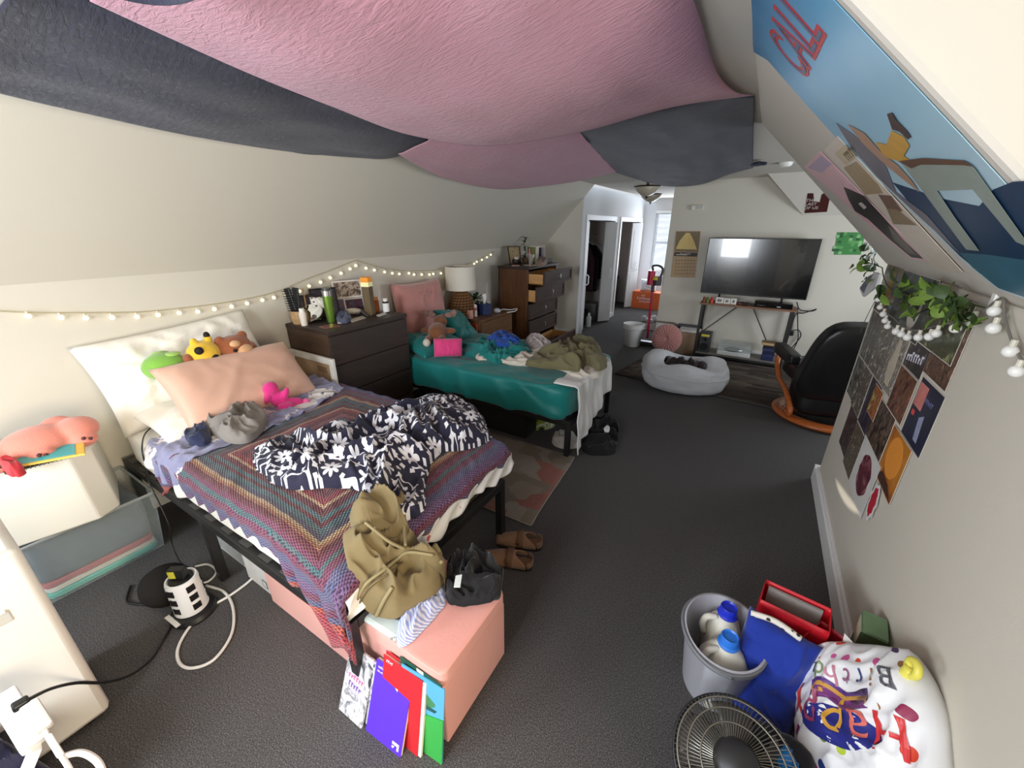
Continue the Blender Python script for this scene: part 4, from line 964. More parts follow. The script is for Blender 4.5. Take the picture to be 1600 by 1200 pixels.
# ------------------------------------------------------------------ sandals
sole, strapm = M('sandal_sole', (44, 36, 32), rough=0.8), M('sandal_suede', (142, 108, 82), rough=0.8, sheen=0.2, var=0.1)
def sandal(loc, rz, label):
    t = thing('sandal', label, 'sandal', loc, rz, group='brown sandals by the near bed'); L = 0.25
    def outl(s, z): return [Vector((x, y * s, z)) for x, y in ((-.12, 0), (-.115, .025), (-.08, .036), (0, .033), (.06, .044), (.105, .04), (.128, .012), (.125, -.015), (.10, -.036), (.04, -.038), (-.03, -.03), (-.09, -.033), (-.117, -.02))]
    part(MB().prism(smoothpoly(outl(1, 0), 40), (0, 0, 0.026)), 'sole', sole, t, bevel=0.004)
    part(MB().prism(smoothpoly(outl(.92, 0.026), 40), (0, 0, 0.006)), 'footbed', M('footbed', (120, 90, 66), rough=0.9), t)
    # clog upper: closed toe shell with a wide opening
    mb = MB()
    def P(u, v):
        a = pi * u; x = -0.03 + 0.16 * v; w = 0.044 * (1 - 0.35 * max(0, v - .6) / .4); h = 0.055 * (1 - 0.55 * v ** 2)
        return Vector((x - 0.05 * (1 - v) * abs(cos(a)) ** 2 * 1.2, w * cos(a), 0.026 + h * sin(a) ** 0.7))
    mb.grid(P, 20, 12); part(mb, 'upper', strapm, t, smooth=180, solid=0.004)
    mb = MB()
    def Q(u, v):
        a = pi * u; x = -0.02 + 0.035 * v
        return Vector((x, 0.048 * cos(a), 0.027 + 0.062 * sin(a) ** 0.7))
    mb.grid(Q, 20, 3); part(mb, 'strap', M('sandal_strap', (112, 82, 60), rough=0.75), t, smooth=180, solid=0.004)
    part(MB().box(0.0, 0.022, 0.036, 0.052, 0.052, 0.066), 'buckle', M('buckle_brass', (150, 126, 84), metal=0.9, rough=0.35), t, smooth=0, bevel=0.002)
    hl = MB()
    hl.grid(lambda u, v: Vector((-.095 - .026 * sin(pi * u), .036 * cos(pi * u), 0.026 + 0.035 * v)), 16, 3); part(hl, 'heel_strap', strapm, t, smooth=180, solid=0.004)
sandal((-0.84, 1.36, 0.0), radians(200), 'brown leather sandal nearer the viewer, beside the ottoman')
sandal((-0.86, 1.50, 0.0), radians(204), 'brown leather sandal nearer the rug, behind its pair')
# ------------------------------------------------------------------ under the near bed
clr = M('clear_plastic', (228, 230, 228), rough=0.15, var=0.0, spec=0.5, alpha=0.32)
t = thing('storage_cart', 'clear plastic drawer unit under the near bed behind the middle leg', 'drawer unit', (-2.2, 0.8, 0))
for z in (0.02, 0.19):
    d = MB(); x0, x1, y0, y1 = -2.40, -1.98, 0.62, 1.1
    d.box(x0, x1, y0, y0 + .004, z, z + .155); d.box(x0, x0 + .004, y0, y1, z, z + .155); d.box(x1 - .004, x1, y0, y1, z, z + .155); d.box(x0, x1, y0, y1, z, z + .004)
    dr = d.build('drawer', clr, t, smooth=0); MB().box(x0 + .12, x1 - .12, y0 - .015, y0, z + .12, z + .135).build('drawer_pull', clr, dr, smooth=0, bevel=0.003)
MB().box(-2.42, -1.96, 0.625, 1.12, 0.0, 0.018).build('frame_base', white_pl, t, smooth=0)
MB().box(-2.42, -1.96, 0.625, 1.12, 0.34, 0.352).build('frame_top', white_pl, t, smooth=0)
for y in (0.63, 1.09):
    for x in (-2.42, -1.975): MB().box(x, x + .015, y, y + .02, 0.018, 0.34).build('frame_post', white_pl, t, smooth=0)
t = thing('white_carton', 'white box with small printed emblem under the near bed beside the pink ottoman', 'box', (-1.80, 0.75, 0))
MB().box(-1.93, -1.715, 0.60, 0.95, 0.0, 0.30).build('carton_body', M('carton_white', (224, 222, 216), rough=0.5), t, smooth=0, bevel=0.003)
MB().box(-1.775, -1.735, 0.598, 0.60, 0.03, 0.075).build('printed_mark', M('print_grey2', (120, 120, 122)), t, smooth=0)
MB().box(-1.768, -1.742, 0.5972, 0.598, 0.037, 0.068).build('mark_window', M('carton_white', (224, 222, 216)), t, smooth=0)

# ------------------------------------------------------------------ corner by the left wall
acm = M('ac_white', (228, 224, 214), rough=0.35, var=0.02)
AX0, AX1, AY0, AY1, AZ = -2.06, -1.712, -0.44, 0.025, 0.775
t = thing('portable_air_conditioner', 'white portable air conditioner standing at the lower left', 'air conditioner', ((AX0 + AX1) / 2, (AY0 + AY1) / 2, 0))
MB().box(AX0, AX1, AY0, AY1, 0.025, AZ).build('housing', acm, t, smooth=60, bevel=0.022)
MB().box(AX0 + .07, AX1 - .03, AY0 + .06, AY1 - .05, AZ - 0.004, AZ + 0.002).build('top_vent', M('vent_black', (18, 18, 18), rough=0.5), t, smooth=0)
for k in range(9):
    y = AY0 + .08 + k * 0.032; MB().box(AX0 + .075, AX1 - .035, y, y + .006, AZ + 0.002, AZ + 0.006).build('vent_louver', M('vent_dark', (44, 44, 44), rough=0.5), t, smooth=0)
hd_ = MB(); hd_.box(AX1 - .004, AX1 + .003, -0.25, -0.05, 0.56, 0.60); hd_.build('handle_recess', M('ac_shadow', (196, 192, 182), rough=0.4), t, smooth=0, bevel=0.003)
MB().box(AX1, AX1 + .006, -0.24, -0.055, 0.596, 0.606).build('handle_lip', acm, t, smooth=0, bevel=0.002)
for x in (AX0 + .05, AX1 - .05):
    for y in (AY0 + .06, AY1 - .06): MB().cyl((x, y, 0), (x, y, 0.03), 0.02, n=12).build('caster', black_pl, t)
# clear tote with a white bin on it
tx0, tx1, ty0, ty1, tz = -2.985, -2.56, 0.02, 0.47, 0.345
t = thing('storage_tote', 'clear plastic tote holding grey and pink cloth beside the air conditioner', 'storage tote', (-2.75, 0.25, 0))
tt_ = M('tote_clear', (200, 214, 220), rough=0.08, var=0.0, spec=0.5, alpha=0.16)
def tote_pt(k, z):
    f = 0.035 * z / tz; return [(tx0, ty0 - f, z), (tx1 + f, ty0 - f, z), (tx1 + f, ty1 + f, z), (tx0, ty1 + f, z)][k]
sh = MB(); sh.add([tote_pt(k, 0.004) for k in range(4)] + [tote_pt(k, tz) for k in range(4)], [(3, 2, 1, 0)] + [(k, (k + 1) % 4, 4 + (k + 1) % 4, 4 + k) for k in range(4)])
sh.build('tote_shell', tt_, t, smooth=0, solid=-0.003)
rim = MB(); rim.tube([tote_pt(k, tz) for k in range(4)], 0.009, 6, closed=True); rim.build('tote_rim', M('tote_rim', (190, 198, 200), rough=0.3, trans=0.4), t, smooth=0)
t = thing('folded_blanket', 'blue grey blanket with pink trim folded inside the clear tote', 'blanket', (-2.75, 0.25, 0.01))
rbox(tx0 + .02, tx1 - 0.002, ty0 + .01, ty1 - .01, 0.10, 0.315, n=22, e=14, wr=0.012, sc=7).build('grey_layer', cloth('slate_cloth', (112, 122, 130)), t, smooth=180, weld=True)
rbox(tx0 + .02, tx1 - 0.006, ty0 + .015, ty1 - .012, 0.068, 0.10, n=16, e=12, wr=0.01, sc=7).build('pink_layer', cloth('rose_cloth', (196, 112, 116)), t, smooth=180, weld=True)
rbox(tx0 + .02, tx1 - 0.008, ty0 + .015, ty1 - .015, 0.04, 0.068, n=16, e=12, wr=0.006, sc=7).build('white_layer', white_sheet, t, smooth=180, weld=True)
rbox(tx0 + .02, tx1 - 0.004, ty0 + .01, ty1 - .012, 0.008, 0.040, n=16, e=12, wr=0.006, sc=7).build('teal_layer', cloth('sea_cloth', (110, 200, 182)), t, smooth=180, weld=True)
bn = M('bin_white', (232, 228, 216), rough=0.45, var=0.02)
t = thing('storage_bin', 'white lidded plastic bin standing on the clear tote', 'storage bin', (-2.70, 0.20, tz + 0.01), radians(-14))
bw, bd2, bh = 0.42, 0.40, 0.335
def chamf(k, z, s): # plan outline with cut front corners
    c = 0.07; x0, x1, y0, y1 = -bd2 / 2 * s, bd2 / 2 * s, -bw / 2 * s, bw / 2 * s
    return [Vector((x, y, z)) for x, y in ((x0, y0), (x1 - c, y0), (x1, y0 + c), (x1, y1 - c), (x1 - c, y1), (x0, y1))]
body = MB(); A, B = chamf(0, 0, 1.0), chamf(0, bh, 0.93)
body.add(A + B, [tuple(range(5, -1, -1)), tuple(range(6, 12))] + [(k, (k + 1) % 6, 6 + (k + 1) % 6, 6 + k) for k in range(6)])
part(body, 'bin_body', bn, t, smooth=0, bevel=0.008)
lid = MB(); A, B = chamf(0, bh, 0.98), chamf(0, bh + .028, 0.96); lid.add(A + B, [tuple(range(5, -1, -1)), tuple(range(6, 12))] + [(k, (k + 1) % 6, 6 + (k + 1) % 6, 6 + k) for k in range(6)])
part(lid, 'bin_lid', M('bin_lid', (222, 217, 204), rough=0.4, var=0.02), t, smooth=0, bevel=0.008)
BT = tz + 0.01 + bh + 0.03
nbm = M('spiral_black', (40, 38, 40), rough=0.6)
def plank(name, label, cat, quad, z, th, mat, group=None):
    q = [at(*p, z=z) for p in quad]; t = thing(name, label, cat, sum(q, Vector()) / len(q), group=group)
    MB().prism(q, (0, 0, th)).build('cover', mat, t, smooth=0, bevel=0.002); return t, q
t, q = plank('spiral_notebook', 'black spiral notebook under the teal picture book on the white bin', 'notebook', ((8, 742), (118, 712), (100, 690), (0, 715)), BT, 0.012, nbm)
for k in range(16):
    p = q[0].lerp(q[1], (k + .5) / 16); MB().tube([p + Vector((0, 0, 0.006)) + Vector((0.008 * cos(a), 0, 0.010 * sin(a))) for a in [2 * pi * i / 10 for i in range(10)]], 0.0012, 5, closed=True).build('wire_ring', chrome, t)
t, q = plank('picture_book', 'thin teal book with yellow border lying on the white bin', 'book', ((18, 733), (134, 711), (132, 692), (30, 706)), BT + 0.020, 0.008, M('book_yellow', (232, 190, 82), rough=0.5))
n = q[0] - q[3]
i_ = lambda a, b: (q[0] * (1 - a) + q[1] * a) * (1 - b) + (q[3] * (1 - a) + q[2] * a) * b + Vector((0, 0, 0.0085))
MB().prism([i_(.05, .08), i_(.86, .08), i_(.86, .92), i_(.05, .92)], (0, 0, 0.0008)).build('teal_panel', M('book_teal', (72, 176, 178), rough=0.5), t, smooth=0)
hp('red_glove', cloth('red_cloth', (186, 48, 56)), ((6, 728), (20, 722), (36, 730), (40, 738), (24, 744), (8, 738)), BT + .01, 0.05, 'small red cloth item at the left edge of the white bin lid', 'cloth', g=BT + 0.002, scale=12, seed=4)
ppk = M('plush_salmon', (222, 136, 118), sheen=0.4, rough=0.9, bump=0.5, bscale=220)
t = plush('plush_pig', 'large salmon pink plush animal lying on the white bin lid', at(60, 690, z=BT + 0.05), radians(82),
      [((0, 0, 0), (0.12, 0.10, 0.07)), ((0.12, 0, 0.01), (0.08, 0.08, 0.06)), ((-0.12, -0.02, -0.02), (0.07, 0.06, 0.05)), ((0.13, -0.06, -0.025), (0.05, 0.045, 0.035)), ((-0.12, -0.09, -0.03), (0.05, 0.04, 0.03)), ((0.0, -0.10, -0.03), (0.045, 0.04, 0.032)), ((0.07, 0.05, 0.05), (0.05, 0.03, 0.03))], [ppk, blk], rem=0.008)
for c in ((0.15, -0.097, -0.015), (0.13, -0.10, -0.005), (-0.115, -0.125, -0.02), (-0.135, -0.122, -0.015), (0.01, -0.136, -0.02), (-0.008, -0.137, -0.012)):
    d = MB(); d.ball(c, 0.008, nu=10, nv=6); part(d, 'paw_pad', M('pad_brown', (84, 44, 44)), t, smooth=180)
# power tower, cables, adapter
TPt = Vector((-1.935, 0.365, 0))
t = thing('power_tower', 'white tower power strip with black sockets on a black base', 'power strip', TPt, radians(-35))
part(MB().lathe([(0.001, 0), (0.085, 0), (0.09, 0.012), (0.082, 0.03), (0.06, 0.036)], 32), 'tower_base', black_pl, t)
part(MB().lathe([(0.060, 0.036), (0.064, 0.04), (0.061, 0.20), (0.057, 0.213), (0.05, 0.213), (0.048, 0.205), (0.001, 0.205)], 36), 'tower_body', M('tower_white', (226, 226, 226), rough=0.35, var=0.02), t)
for r in range(3):
    for k in range(5):
        a = 2 * pi * k / 5 - 0.55; z = 0.062 + r * 0.05; E = Euler((0, 0, a)).to_matrix().to_4x4()
        part(MB().box(0.0565, 0.0645, -0.016, 0.016, z, z + 0.032, T=E), 'socket', black_pl, t, smooth=0, bevel=0.002)
part(MB().lathe([(0.001, 0.206), (0.046, 0.206), (0.044, 0.216), (0.001, 0.218)], 24), 'top_cap', black_pl, t)
lb = MB().box(0.070, 0.088, -0.05, 0.05, 0.030, 0.033, T=Euler((0, 0, -0.9)).to_matrix().to_4x4()); part(lb, 'switch_label', M('label_white', (220, 220, 216)), t, smooth=0)
a_ = thing('plug_adapter', 'small black plug with yellow label stuck in the top of the power tower', 'plug adapter', TPt + Vector((0, 0, 0.217)))
MB().box(-0.035, 0.03, -0.016, 0.016, 0.0, 0.05, T=Matrix.Translation(TPt + Vector((0, 0.0, 0.2175))) @ Euler((0, 0, 0.6)).to_matrix().to_4x4()).build('plug_body', black_pl, a_, smooth=0, bevel=0.004)
MB().box(-0.032, -0.004, -0.0185, -0.0163, 0.008, 0.044, T=Matrix.Translation(TPt + Vector((0, 0.0, 0.2175))) @ Euler((0, 0, 0.6)).to_matrix().to_4x4()).build('yellow_label', M('label_yellow', (196, 190, 60)), a_, smooth=0)
def cable(pts, r, mat, label, z=0.008, name='cable', n=80):
    o = MB().tube(crom([at(*q, z=z) if len(q) == 2 else Vector(q) for q in pts], n), r, 8).build(name, mat, None, smooth=180); return tag(o, label, 'cable')
cw = M('cable_white', (226, 224, 220), rough=0.5)
cable([(305, 885), (325, 882), (338, 893), (326, 908), (306, 912)], 0.005, cw, 'short white cable looping behind the power tower')
cable([(322, 915), (350, 925), (364, 950), (362, 990), (335, 1030), (300, 1044), (280, 1035), (279, 1010), (300, 975), (330, 948), (360, 930), (385, 912), (398, 900)], 0.006, cw, 'long white cable looped on the carpet in front of the power tower')
cable([(270, 975), (255, 1000), (236, 1030)] + [at(205, 1054, z=.05), at(165, 1066, z=.13), at(120, 1067, z=.24), at(80, 1076, z=.35), at(42, 1094, z=.452)], 0.005, black_pl, 'black power cord running from the tower to the white plug at the lower left', n=120)
cable([(250, 945), (212, 944), (198, 938), (204, 915)], 0.005, black_pl, 'short black cord end beside the dark round cushion')
cable([(268, 660, 0), (235, 690, 0)] if False else [at(278, 652, z=0.634), at(250, 660, z=0.634), at(228, 676, z=0.634), at(222, 700, y=0.508), at(228, 730, y=0.495), at(232, 752, y=0.495), at(262, 815, y=0.48), at(272, 860, y=0.46), (-2.02, 0.42, 0.02)], 0.0035, black_pl, 'thin black cable running over the white mattress edge down to the floor')
t = thing('dark_cushion', 'dark round bag lying on the carpet behind the power tower', 'bag', (-2.14, 0.33, 0))
cb_ = MB(); cb_.ball((-2.13, 0.345, 0.075), (0.12, 0.10, 0.075), nu=26, nv=16)
for i, v in enumerate(cb_.v): cb_.v[i] = v + (v - Vector((-2.13, .345, .075))) * 0.12 * noise.noise(v * 9)
cb_.build('bag_body', cloth('bag_dark', (36, 33, 31), sheen=0.0), t, smooth=180)
for v in range(1): pass
# white outlet adapter with plugged cords close to the viewer
AP = Vector((-1.115, -0.085, 0.40))
pa = at(20, 1105, z=0.45); pb_ = at(60, 1090, z=0.45)
t = thing('power_bar', 'white power bar with a black plug at the lower left corner', 'power strip', at(20, 1130, z=0.40))
P0, P1 = at(5, 1085, z=0.43), at(55, 1165, z=0.36)
MB().bar(P0, P1, 0.05, 0.028).build('bar_body', white_pl, t, smooth=0, bevel=0.004)
q0 = at(35, 1103, z=0.445)
MB().bar(at(18, 1108, z=0.455), at(46, 1092, z=0.452), 0.026, 0.02).build('black_plug', black_pl, t, smooth=0, bevel=0.005)
MB().bar(at(45, 1100, z=0.45), at(70, 1140, z=0.41), 0.036, 0.03).build('white_plug', white_pl, t, smooth=0, bevel=0.006)
MB().tube(crom([at(68, 1138, z=0.41), at(85, 1165, z=0.37), at(105, 1195, z=0.34), at(115, 1215, z=0.3)], 20), 0.006, 8).build('plug_cord', white_pl, t, smooth=180)
MB().bar(at(75, 1148, z=0.40), at(96, 1182, z=0.36), 0.014, 0.014).build('cord_sleeve', white_pl, t, smooth=0, bevel=0.004)
MB().bar(P1 + Vector((0, 0, -0.005)), P1 + Vector((-0.03, -0.2, -0.34)), 0.03, 0.02).build('bar_stand', white_pl, t, smooth=0)
nv = at(20, 1190, z=0.32)
o = hp('navy_towel', cloth('navy_towel', (40, 38, 58)), ((-40, 1130), (20, 1160), (70, 1185), (110, 1215), (60, 1260), (-60, 1250)), 0.30, 0.10, 'dark navy cloth at the bottom left corner of the view', 'cloth', g=0.22, scale=6, seed=5)
tag(MB().tube(crom([at(95, 1183, z=0.35), at(125, 1176, z=0.34), at(148, 1186, z=0.31), at(160, 1205, z=0.28), at(165, 1240, z=0.2)], 24), 0.008, 8).build('white_hose', white_pl, None), 'thick white cord curling beside the white power bar', 'cable')
st_ = MB().box(nv.x - 0.28, nv.x + 0.10, nv.y - 0.32, nv.y + 0.01, 0.0, 0.22)
tag(st_.build('low_stool', M('stool_dark', (44, 40, 44), rough=0.7), None, smooth=0, bevel=0.01), 'low dark stool under the navy cloth at the bottom left corner', 'stool')

# ------------------------------------------------------------------ string lights on the left wall
def bulb_string(name, label, wire, bulbs, X, rb, em, hookm, group=None, drop=0.022, facing=1):
    t = thing(name, label, 'string lights', at(*wire[0], x=X))
    W = [at(*q, x=X) for q in wire]
    MB().tube(crom(W, 160), 0.0032, 6).build('cord', hookm, t, smooth=180)
    bm_ = M('bulb_' + name, (250, 240, 200) if em else (238, 236, 230), rough=0.3, var=0, emit=em)
    for k, q in enumerate(bulbs):
        p = at(*q, x=X + 0.010 * facing); r = rb[k] if isinstance(rb, list) else rb
        bo = MB().ball(p, r, nu=14, nv=10).build('bulb', bm_, t, smooth=180)
        MB().cyl(p + Vector((0, 0, r * 0.8)), p + Vector((0, 0, r * 1.9)), r * 0.42, n=8).build('bulb_socket', M('socket_cream', (214, 208, 190)), bo)
    return t
LB = [(44, 494), (95, 496), (134, 497), (175, 496), (214, 495), (247, 492), (280, 489), (309, 487), (335, 483), (362, 479), (386, 474), (410, 469), (428, 465), (448, 460), (468, 455), (483, 447), (501, 441), (516, 434), (533, 427), (547, 420), (556, 415),
      (572, 419), (585, 422), (601, 425), (613, 427), (624, 428), (639, 427), (647, 429), (659, 429), (671, 429), (677, 428), (689, 427), (698, 425), (741, 412), (745, 409), (753, 406), (761, 402), (767, 398)]
bulb_string('string_lights', 'string of small lit globe bulbs pinned along the left wall above the beds', [(-12, 486), (60, 489), (137, 489), (215, 488), (280, 482), (345, 474), (400, 464), (440, 453), (480, 436), (520, 421), (555, 407), (560, 408), (600, 419), (640, 423), (690, 421), (735, 411), (772, 393)], LB, -2.985, 0.0125, 1.6, M('cord_clear', (190, 180, 150), rough=0.4))
# ------------------------------------------------------------------ things on the dark dresser
def onp(px, py, z):
    p = at(px, py, z=z)
    lim = {DZ: -2.90, NZ: -2.88, HZ: HX0 + .07}.get(z)
    if lim is not None and p.x < lim:
        p = at(px, py, x=lim); p.z = z
    yl = {DZ: (DY0 + .05, DY1 - .04), NZ: (NY0 + .05, NY1 - .05), HZ: (HY0 + .05, HY1 - .11)}.get(z)
    if yl: p.y = min(max(p.y, yl[0]), yl[1])
    return p
def lathe_thing(name, label, cat, p, parts, group=None):
    """parts: (name, profile in (radius, height), material)"""
    t = thing(name, label, cat, p, group=group)
    for nm, prof, mt in parts: part(MB().lathe(prof, 24), nm, mt, t)
    return t
def fit(px, py, z, top, w):
    """base point, height and half width from picture marks"""
    p = onp(px, py, z); return p, max(0.01, hz(p, top) - z), wpx(p, w) / 2
for k, (px, py, top, tilt, lab) in enumerate(((455, 500, 450, -0.16, 'black vent hairbrush standing left in the pair on the dark dresser'), (466, 499, 449, 0.10, 'black vent hairbrush standing right in the pair on the dark dresser'))):
    p, h, _ = fit(px, py, DZ, top, 10); t = thing('hairbrush', lab, 'hairbrush', p, rot=(0, tilt, radians(20)))
    part(MB().box(-0.024, 0.024, -0.008, 0.008, h * .35, h), 'brush_head', black_pl, t, smooth=0, bevel=0.006)
    part(MB().cyl((0, 0, 0), (0, 0, h * .36), 0.011, 0.009, 10), 'brush_handle', black_pl, t)
    br = MB()
    for i in range(9):
        z = h * (.38 + .6 * i / 9)
        for s in (-1, 0, 1): br.cyl((s * .016, -.006, z), (s * .018 - .006, -.034, z + .006), 0.0016, n=5)
        br.cyl((-.022, 0, z), (-.044, -.008, z + .006), 0.0016, n=5)
    part(br, 'bristles', black_pl, t)['kind'] = 'stuff'
p, h, r = fit(454, 500, DZ, 481, 11); p = Vector((-2.80, DY0 + .035, DZ)); h = hz(p, 482) - DZ
lathe_thing('lotion_bottle', 'white lotion tube standing at the left end of the dark dresser', 'bottle', p, [('tube', [(0.001, 0), (r * .8, 0), (r, h * .7), (r * .9, h * .78)], M('lotion_white', (232, 222, 210))), ('cap', [(r * .7, h * .78), (r * .7, h), (0.001, h)], M('cap_white', (240, 236, 230)))])
p, h, r = fit(470, 503, DZ, 485, 26)
lathe_thing('makeup_jar', 'leopard print pot on the dark dresser beside the round mirror', 'pot', p, [('pot', [(0.001, 0), (r * .85, 0), (r, h * .5), (r * .9, h), (r * .8, h), (r * .8, h * .4), (0.001, h * .3)], M('leopard', (172, 138, 96), var=0.55, scale=55))])
p, h, r = fit(477, 503, DZ, 452, 6); p.y += .03
lathe_thing('wooden_stick', 'thin pale wooden stick standing in the leopard pot', 'stick', p, [('stick', [(0.004, 0.02), (0.004, h), (0.001, h + .002)], M('stick_wood', (196, 150, 100)))])
p = onp(493, 503, DZ); t = thing('vanity_mirror', 'small oval vanity mirror tilted back on the dark dresser', 'mirror', p, rot=(radians(-24), radians(-18), radians(48)))
hm = hz(p, 478) - DZ
part(MB().lathe([(0.001, 0), (0.05, 0), (0.05, 0.006), (0.01, 0.012)], 24), 'mirror_stand', chrome, t)
EL = Matrix.Translation((0, -0.01, hm * .62)) @ Euler((radians(90), 0, 0)).to_matrix().to_4x4() @ Matrix.Diagonal((1.0, .72, 1, 1))
part(MB().lathe([(0.001, -0.006), (0.085, -0.006), (0.088, 0), (0.085, 0.006), (0.078, 0.006)], 36, T=EL), 'mirror_rim', M('mirror_rim', (206, 200, 180), metal=0.6, rough=0.3), t)
part(MB().lathe([(0.001, 0.0065), (0.079, 0.0065)], 36, T=EL, cap=False), 'mirror_glass', M('mirror_glass', (220, 222, 222), metal=1.0, rough=0.03, var=0), t)
p = onp(492, 492, DZ + 0.10); o = pillow(0.13, 0.09, 0.06, nz=0.012, sc=20, seed=3)
def spot_mat():
    tt = NT('spotted'); v = tt.n('TexVoronoi'); v.inputs['Scale'].default_value = 38; tt.l(tt.coord(), v.inputs[0]); tt.base(tt.ramp(v.outputs['Distance'], [(0.22, S(40, 32, 30)), (0.3, S(226, 220, 210))])); tt.b.inputs['Roughness'].default_value = 0.8; return tt.m
p = onp(497, 488, DZ)
place(pillow(0.13, 0.10, 0.06, nz=0.012, sc=20, seed=3), 'hair_scrunchie', spot_mat(), 'white scrunchie with dark spots behind the oval mirror', 'scrunchie', (-2.86, p.y, DZ + 0.13), (radians(-20), 0, radians(60)))
def photo(name, label, px, py, top, w, mat_frame, mat_pic, rz=70, lean=-14, shape=None, z=DZ, dx=0.0, bw=0.012, cells=None, lift=0.0, cat='photo frame'):
    p = onp(px, py, z); p.z += lift; h = hz(p, top) - z - lift; W = wpx(p, w) / max(0.35, abs((RT.to_2d().normalized()).dot(Vector((cos(radians(rz)), sin(radians(rz)))))))
    t = thing(name, label, cat, p, rot=(radians(lean), 0, radians(rz))); f = MB()
    f.box(-W / 2, W / 2, -0.006, 0.008, 0, bw); f.box(-W / 2, W / 2, -0.006, 0.008, h - bw, h); f.box(-W / 2, -W / 2 + bw, -0.006, 0.008, bw, h - bw); f.box(W / 2 - bw, W / 2, -0.006, 0.008, bw, h - bw)
    part(f, 'frame_border', mat_frame, t, smooth=0, bevel=0.0015)
    for (a0, a1, b0, b1) in (cells or [(0, 1, 0, 1)]):
        part(MB().box(-W / 2 + bw + (W - 2 * bw) * a0, -W / 2 + bw + (W - 2 * bw) * a1, -0.002, 0.004, bw + (h - 2 * bw) * b0, bw + (h - 2 * bw) * b1), 'picture', mat_pic, t, smooth=0)
    if not lift: part(MB().bar((0, 0.006, h * .7), (0, h * .7 * sin(radians(-lean)) + 0.05, 0.002), 0.03, 0.004, up=(1, 0, 0)), 'stand_strut', mat_frame, t, smooth=0)
    return t
def pic_mat(name, cols, sc=14, seed=0.0):
    tt = NT(name); v = tt.coord(); mp = tt.n('Mapping'); mp.inputs['Location'].default_value = (seed, seed * 2, seed * 3); tt.l(v, mp.inputs[0])
    n = tt.noise(sc, mp.outputs[0], 4, 0.65, 0.6); k = len(cols)
    tt.base(tt.ramp(n, [(0.30 + 0.42 * i / (k - 1), S(*c)) for i, c in enumerate(cols)])); tt.b.inputs['Roughness'].default_value = 0.35; return tt.m
blackf = M('frame_black', (28, 26, 28), rough=0.4)
photo('photo_frame', 'small dark photo frame behind the spotted scrunchie on the dark dresser', 486, 495, 461, 20, blackf, pic_mat('pic_a', [(20, 18, 24), (52, 44, 60), (90, 76, 84)]), dx=-0.10)
photo('photo_frame', 'tall black photo frame behind the green tumbler on the dark dresser', 513, 493, 450, 30, blackf, pic_mat('pic_b', [(34, 30, 38), (70, 62, 70), (40, 36, 44)]), dx=-0.08)
wf = M('frame_cream', (228, 220, 208), rough=0.5)
photo('photo_frame', 'white photo frame of grouped people, upper of the white collage on the dark dresser', 546, 466, 438, 34, wf, pic_mat('pic_c', [(40, 30, 26), (96, 76, 66), (196, 178, 160), (60, 46, 40)], 30), dx=-0.02, lift=0.125)
photo('photo_frame', 'white edged landscape photo under the group photo on the dark dresser', 550, 486, 466, 34, wf, pic_mat('pic_d', [(40, 18, 24), (90, 50, 56), (70, 76, 100), (110, 116, 136)], 9), dx=-0.02)
photo('photo_frame', 'white edged photo leaning left of the landscape photo on the dark dresser', 530, 490, 466, 20, wf, pic_mat('pic_e', [(50, 46, 60), (112, 92, 116), (66, 58, 72)], 16), dx=-0.01)
p, h, r = fit(518, 503, DZ, 450, 15)
lathe_thing('tumbler', 'tall steel tumbler with lime green side on the dark dresser', 'tumbler', p, [('cup', [(0.001, 0), (r * .75, 0), (r * .9, h * .3), (r, h * .78)], M('tumbler_green', (128, 164, 70), metal=0.7, rough=0.25)), ('steel_rim', [(r, h * .78), (r, h * .93), (r * .9, h * .94)], chrome), ('lid', [(r * .9, h * .94), (r * .85, h), (0.001, h)], M('lid_smoke', (60, 62, 64), rough=0.3))])
p, h, r = fit(579, 492, DZ, 433, 15); t = thing('post_lamp', 'square brown post lamp with orange and yellow top on the dark dresser', 'lamp', p, radians(20))
part(MB().box(-r * .8, r * .8, -r * .8, r * .8, 0, h * .76), 'post', wood('post_brown', (84, 68, 40), (112, 92, 56), axis=2, scale=5), t, smooth=0, bevel=0.002)
part(MB().box(-r * .85, r * .85, -r * .85, r * .85, h * .76, h * .875), 'pale_band', M('lamp_pale', (244, 236, 176), rough=0.5, emit=0.25), t, smooth=0, bevel=0.002)
part(MB().box(-r * .85, r * .85, -r * .85, r * .85, h * .875, h), 'orange_cap', M('lamp_orange', (240, 150, 44), rough=0.5, emit=0.2, var=0.25, scale=30), t, smooth=0, bevel=0.002)
p, h, r = fit(589, 487, DZ, 464, 9)
lathe_thing('amber_bottle', 'small orange bottle between the post lamp and the white pill bottle', 'bottle', p, [('bottle', [(0.001, 0), (r, 0), (r, h * .75), (r * .8, h * .8)], M('amber', (204, 110, 54), rough=0.25, trans=0.3)), ('cap', [(r * .8, h * .8), (r * .8, h), (0.001, h)], M('cap_amber', (226, 150, 90)))])
p, h, r = fit(596, 487, DZ, 455, 7)
lathe_thing('glass_bottle', 'slim clear glass bottle behind the white pill bottle on the dark dresser', 'bottle', p, [('bottle', [(0.001, 0), (r, 0), (r, h * .45), (r * .4, h * .6), (r * .4, h)], glass)])
p, h, r = fit(604, 488, DZ, 466, 10)
lathe_thing('pill_bottle', 'white pill bottle with black neck at the right end of the dark dresser', 'bottle', p, [('bottle', [(r * 1.0, h * .06), (r, h * .62), (r * .8, h * .68)], M('pill_white', (236, 236, 234))), ('base_ring', [(0.001, 0), (r * .98, 0), (r * 1.01, h * .06)], black_pl), ('neck_band', [(r * .85, h * .66), (r * .9, h * .78), (r * .7, h * .79)], black_pl), ('cap', [(r * .7, h * .79), (r * .72, h), (0.001, h)], M('cap_white', (240, 236, 230)))])
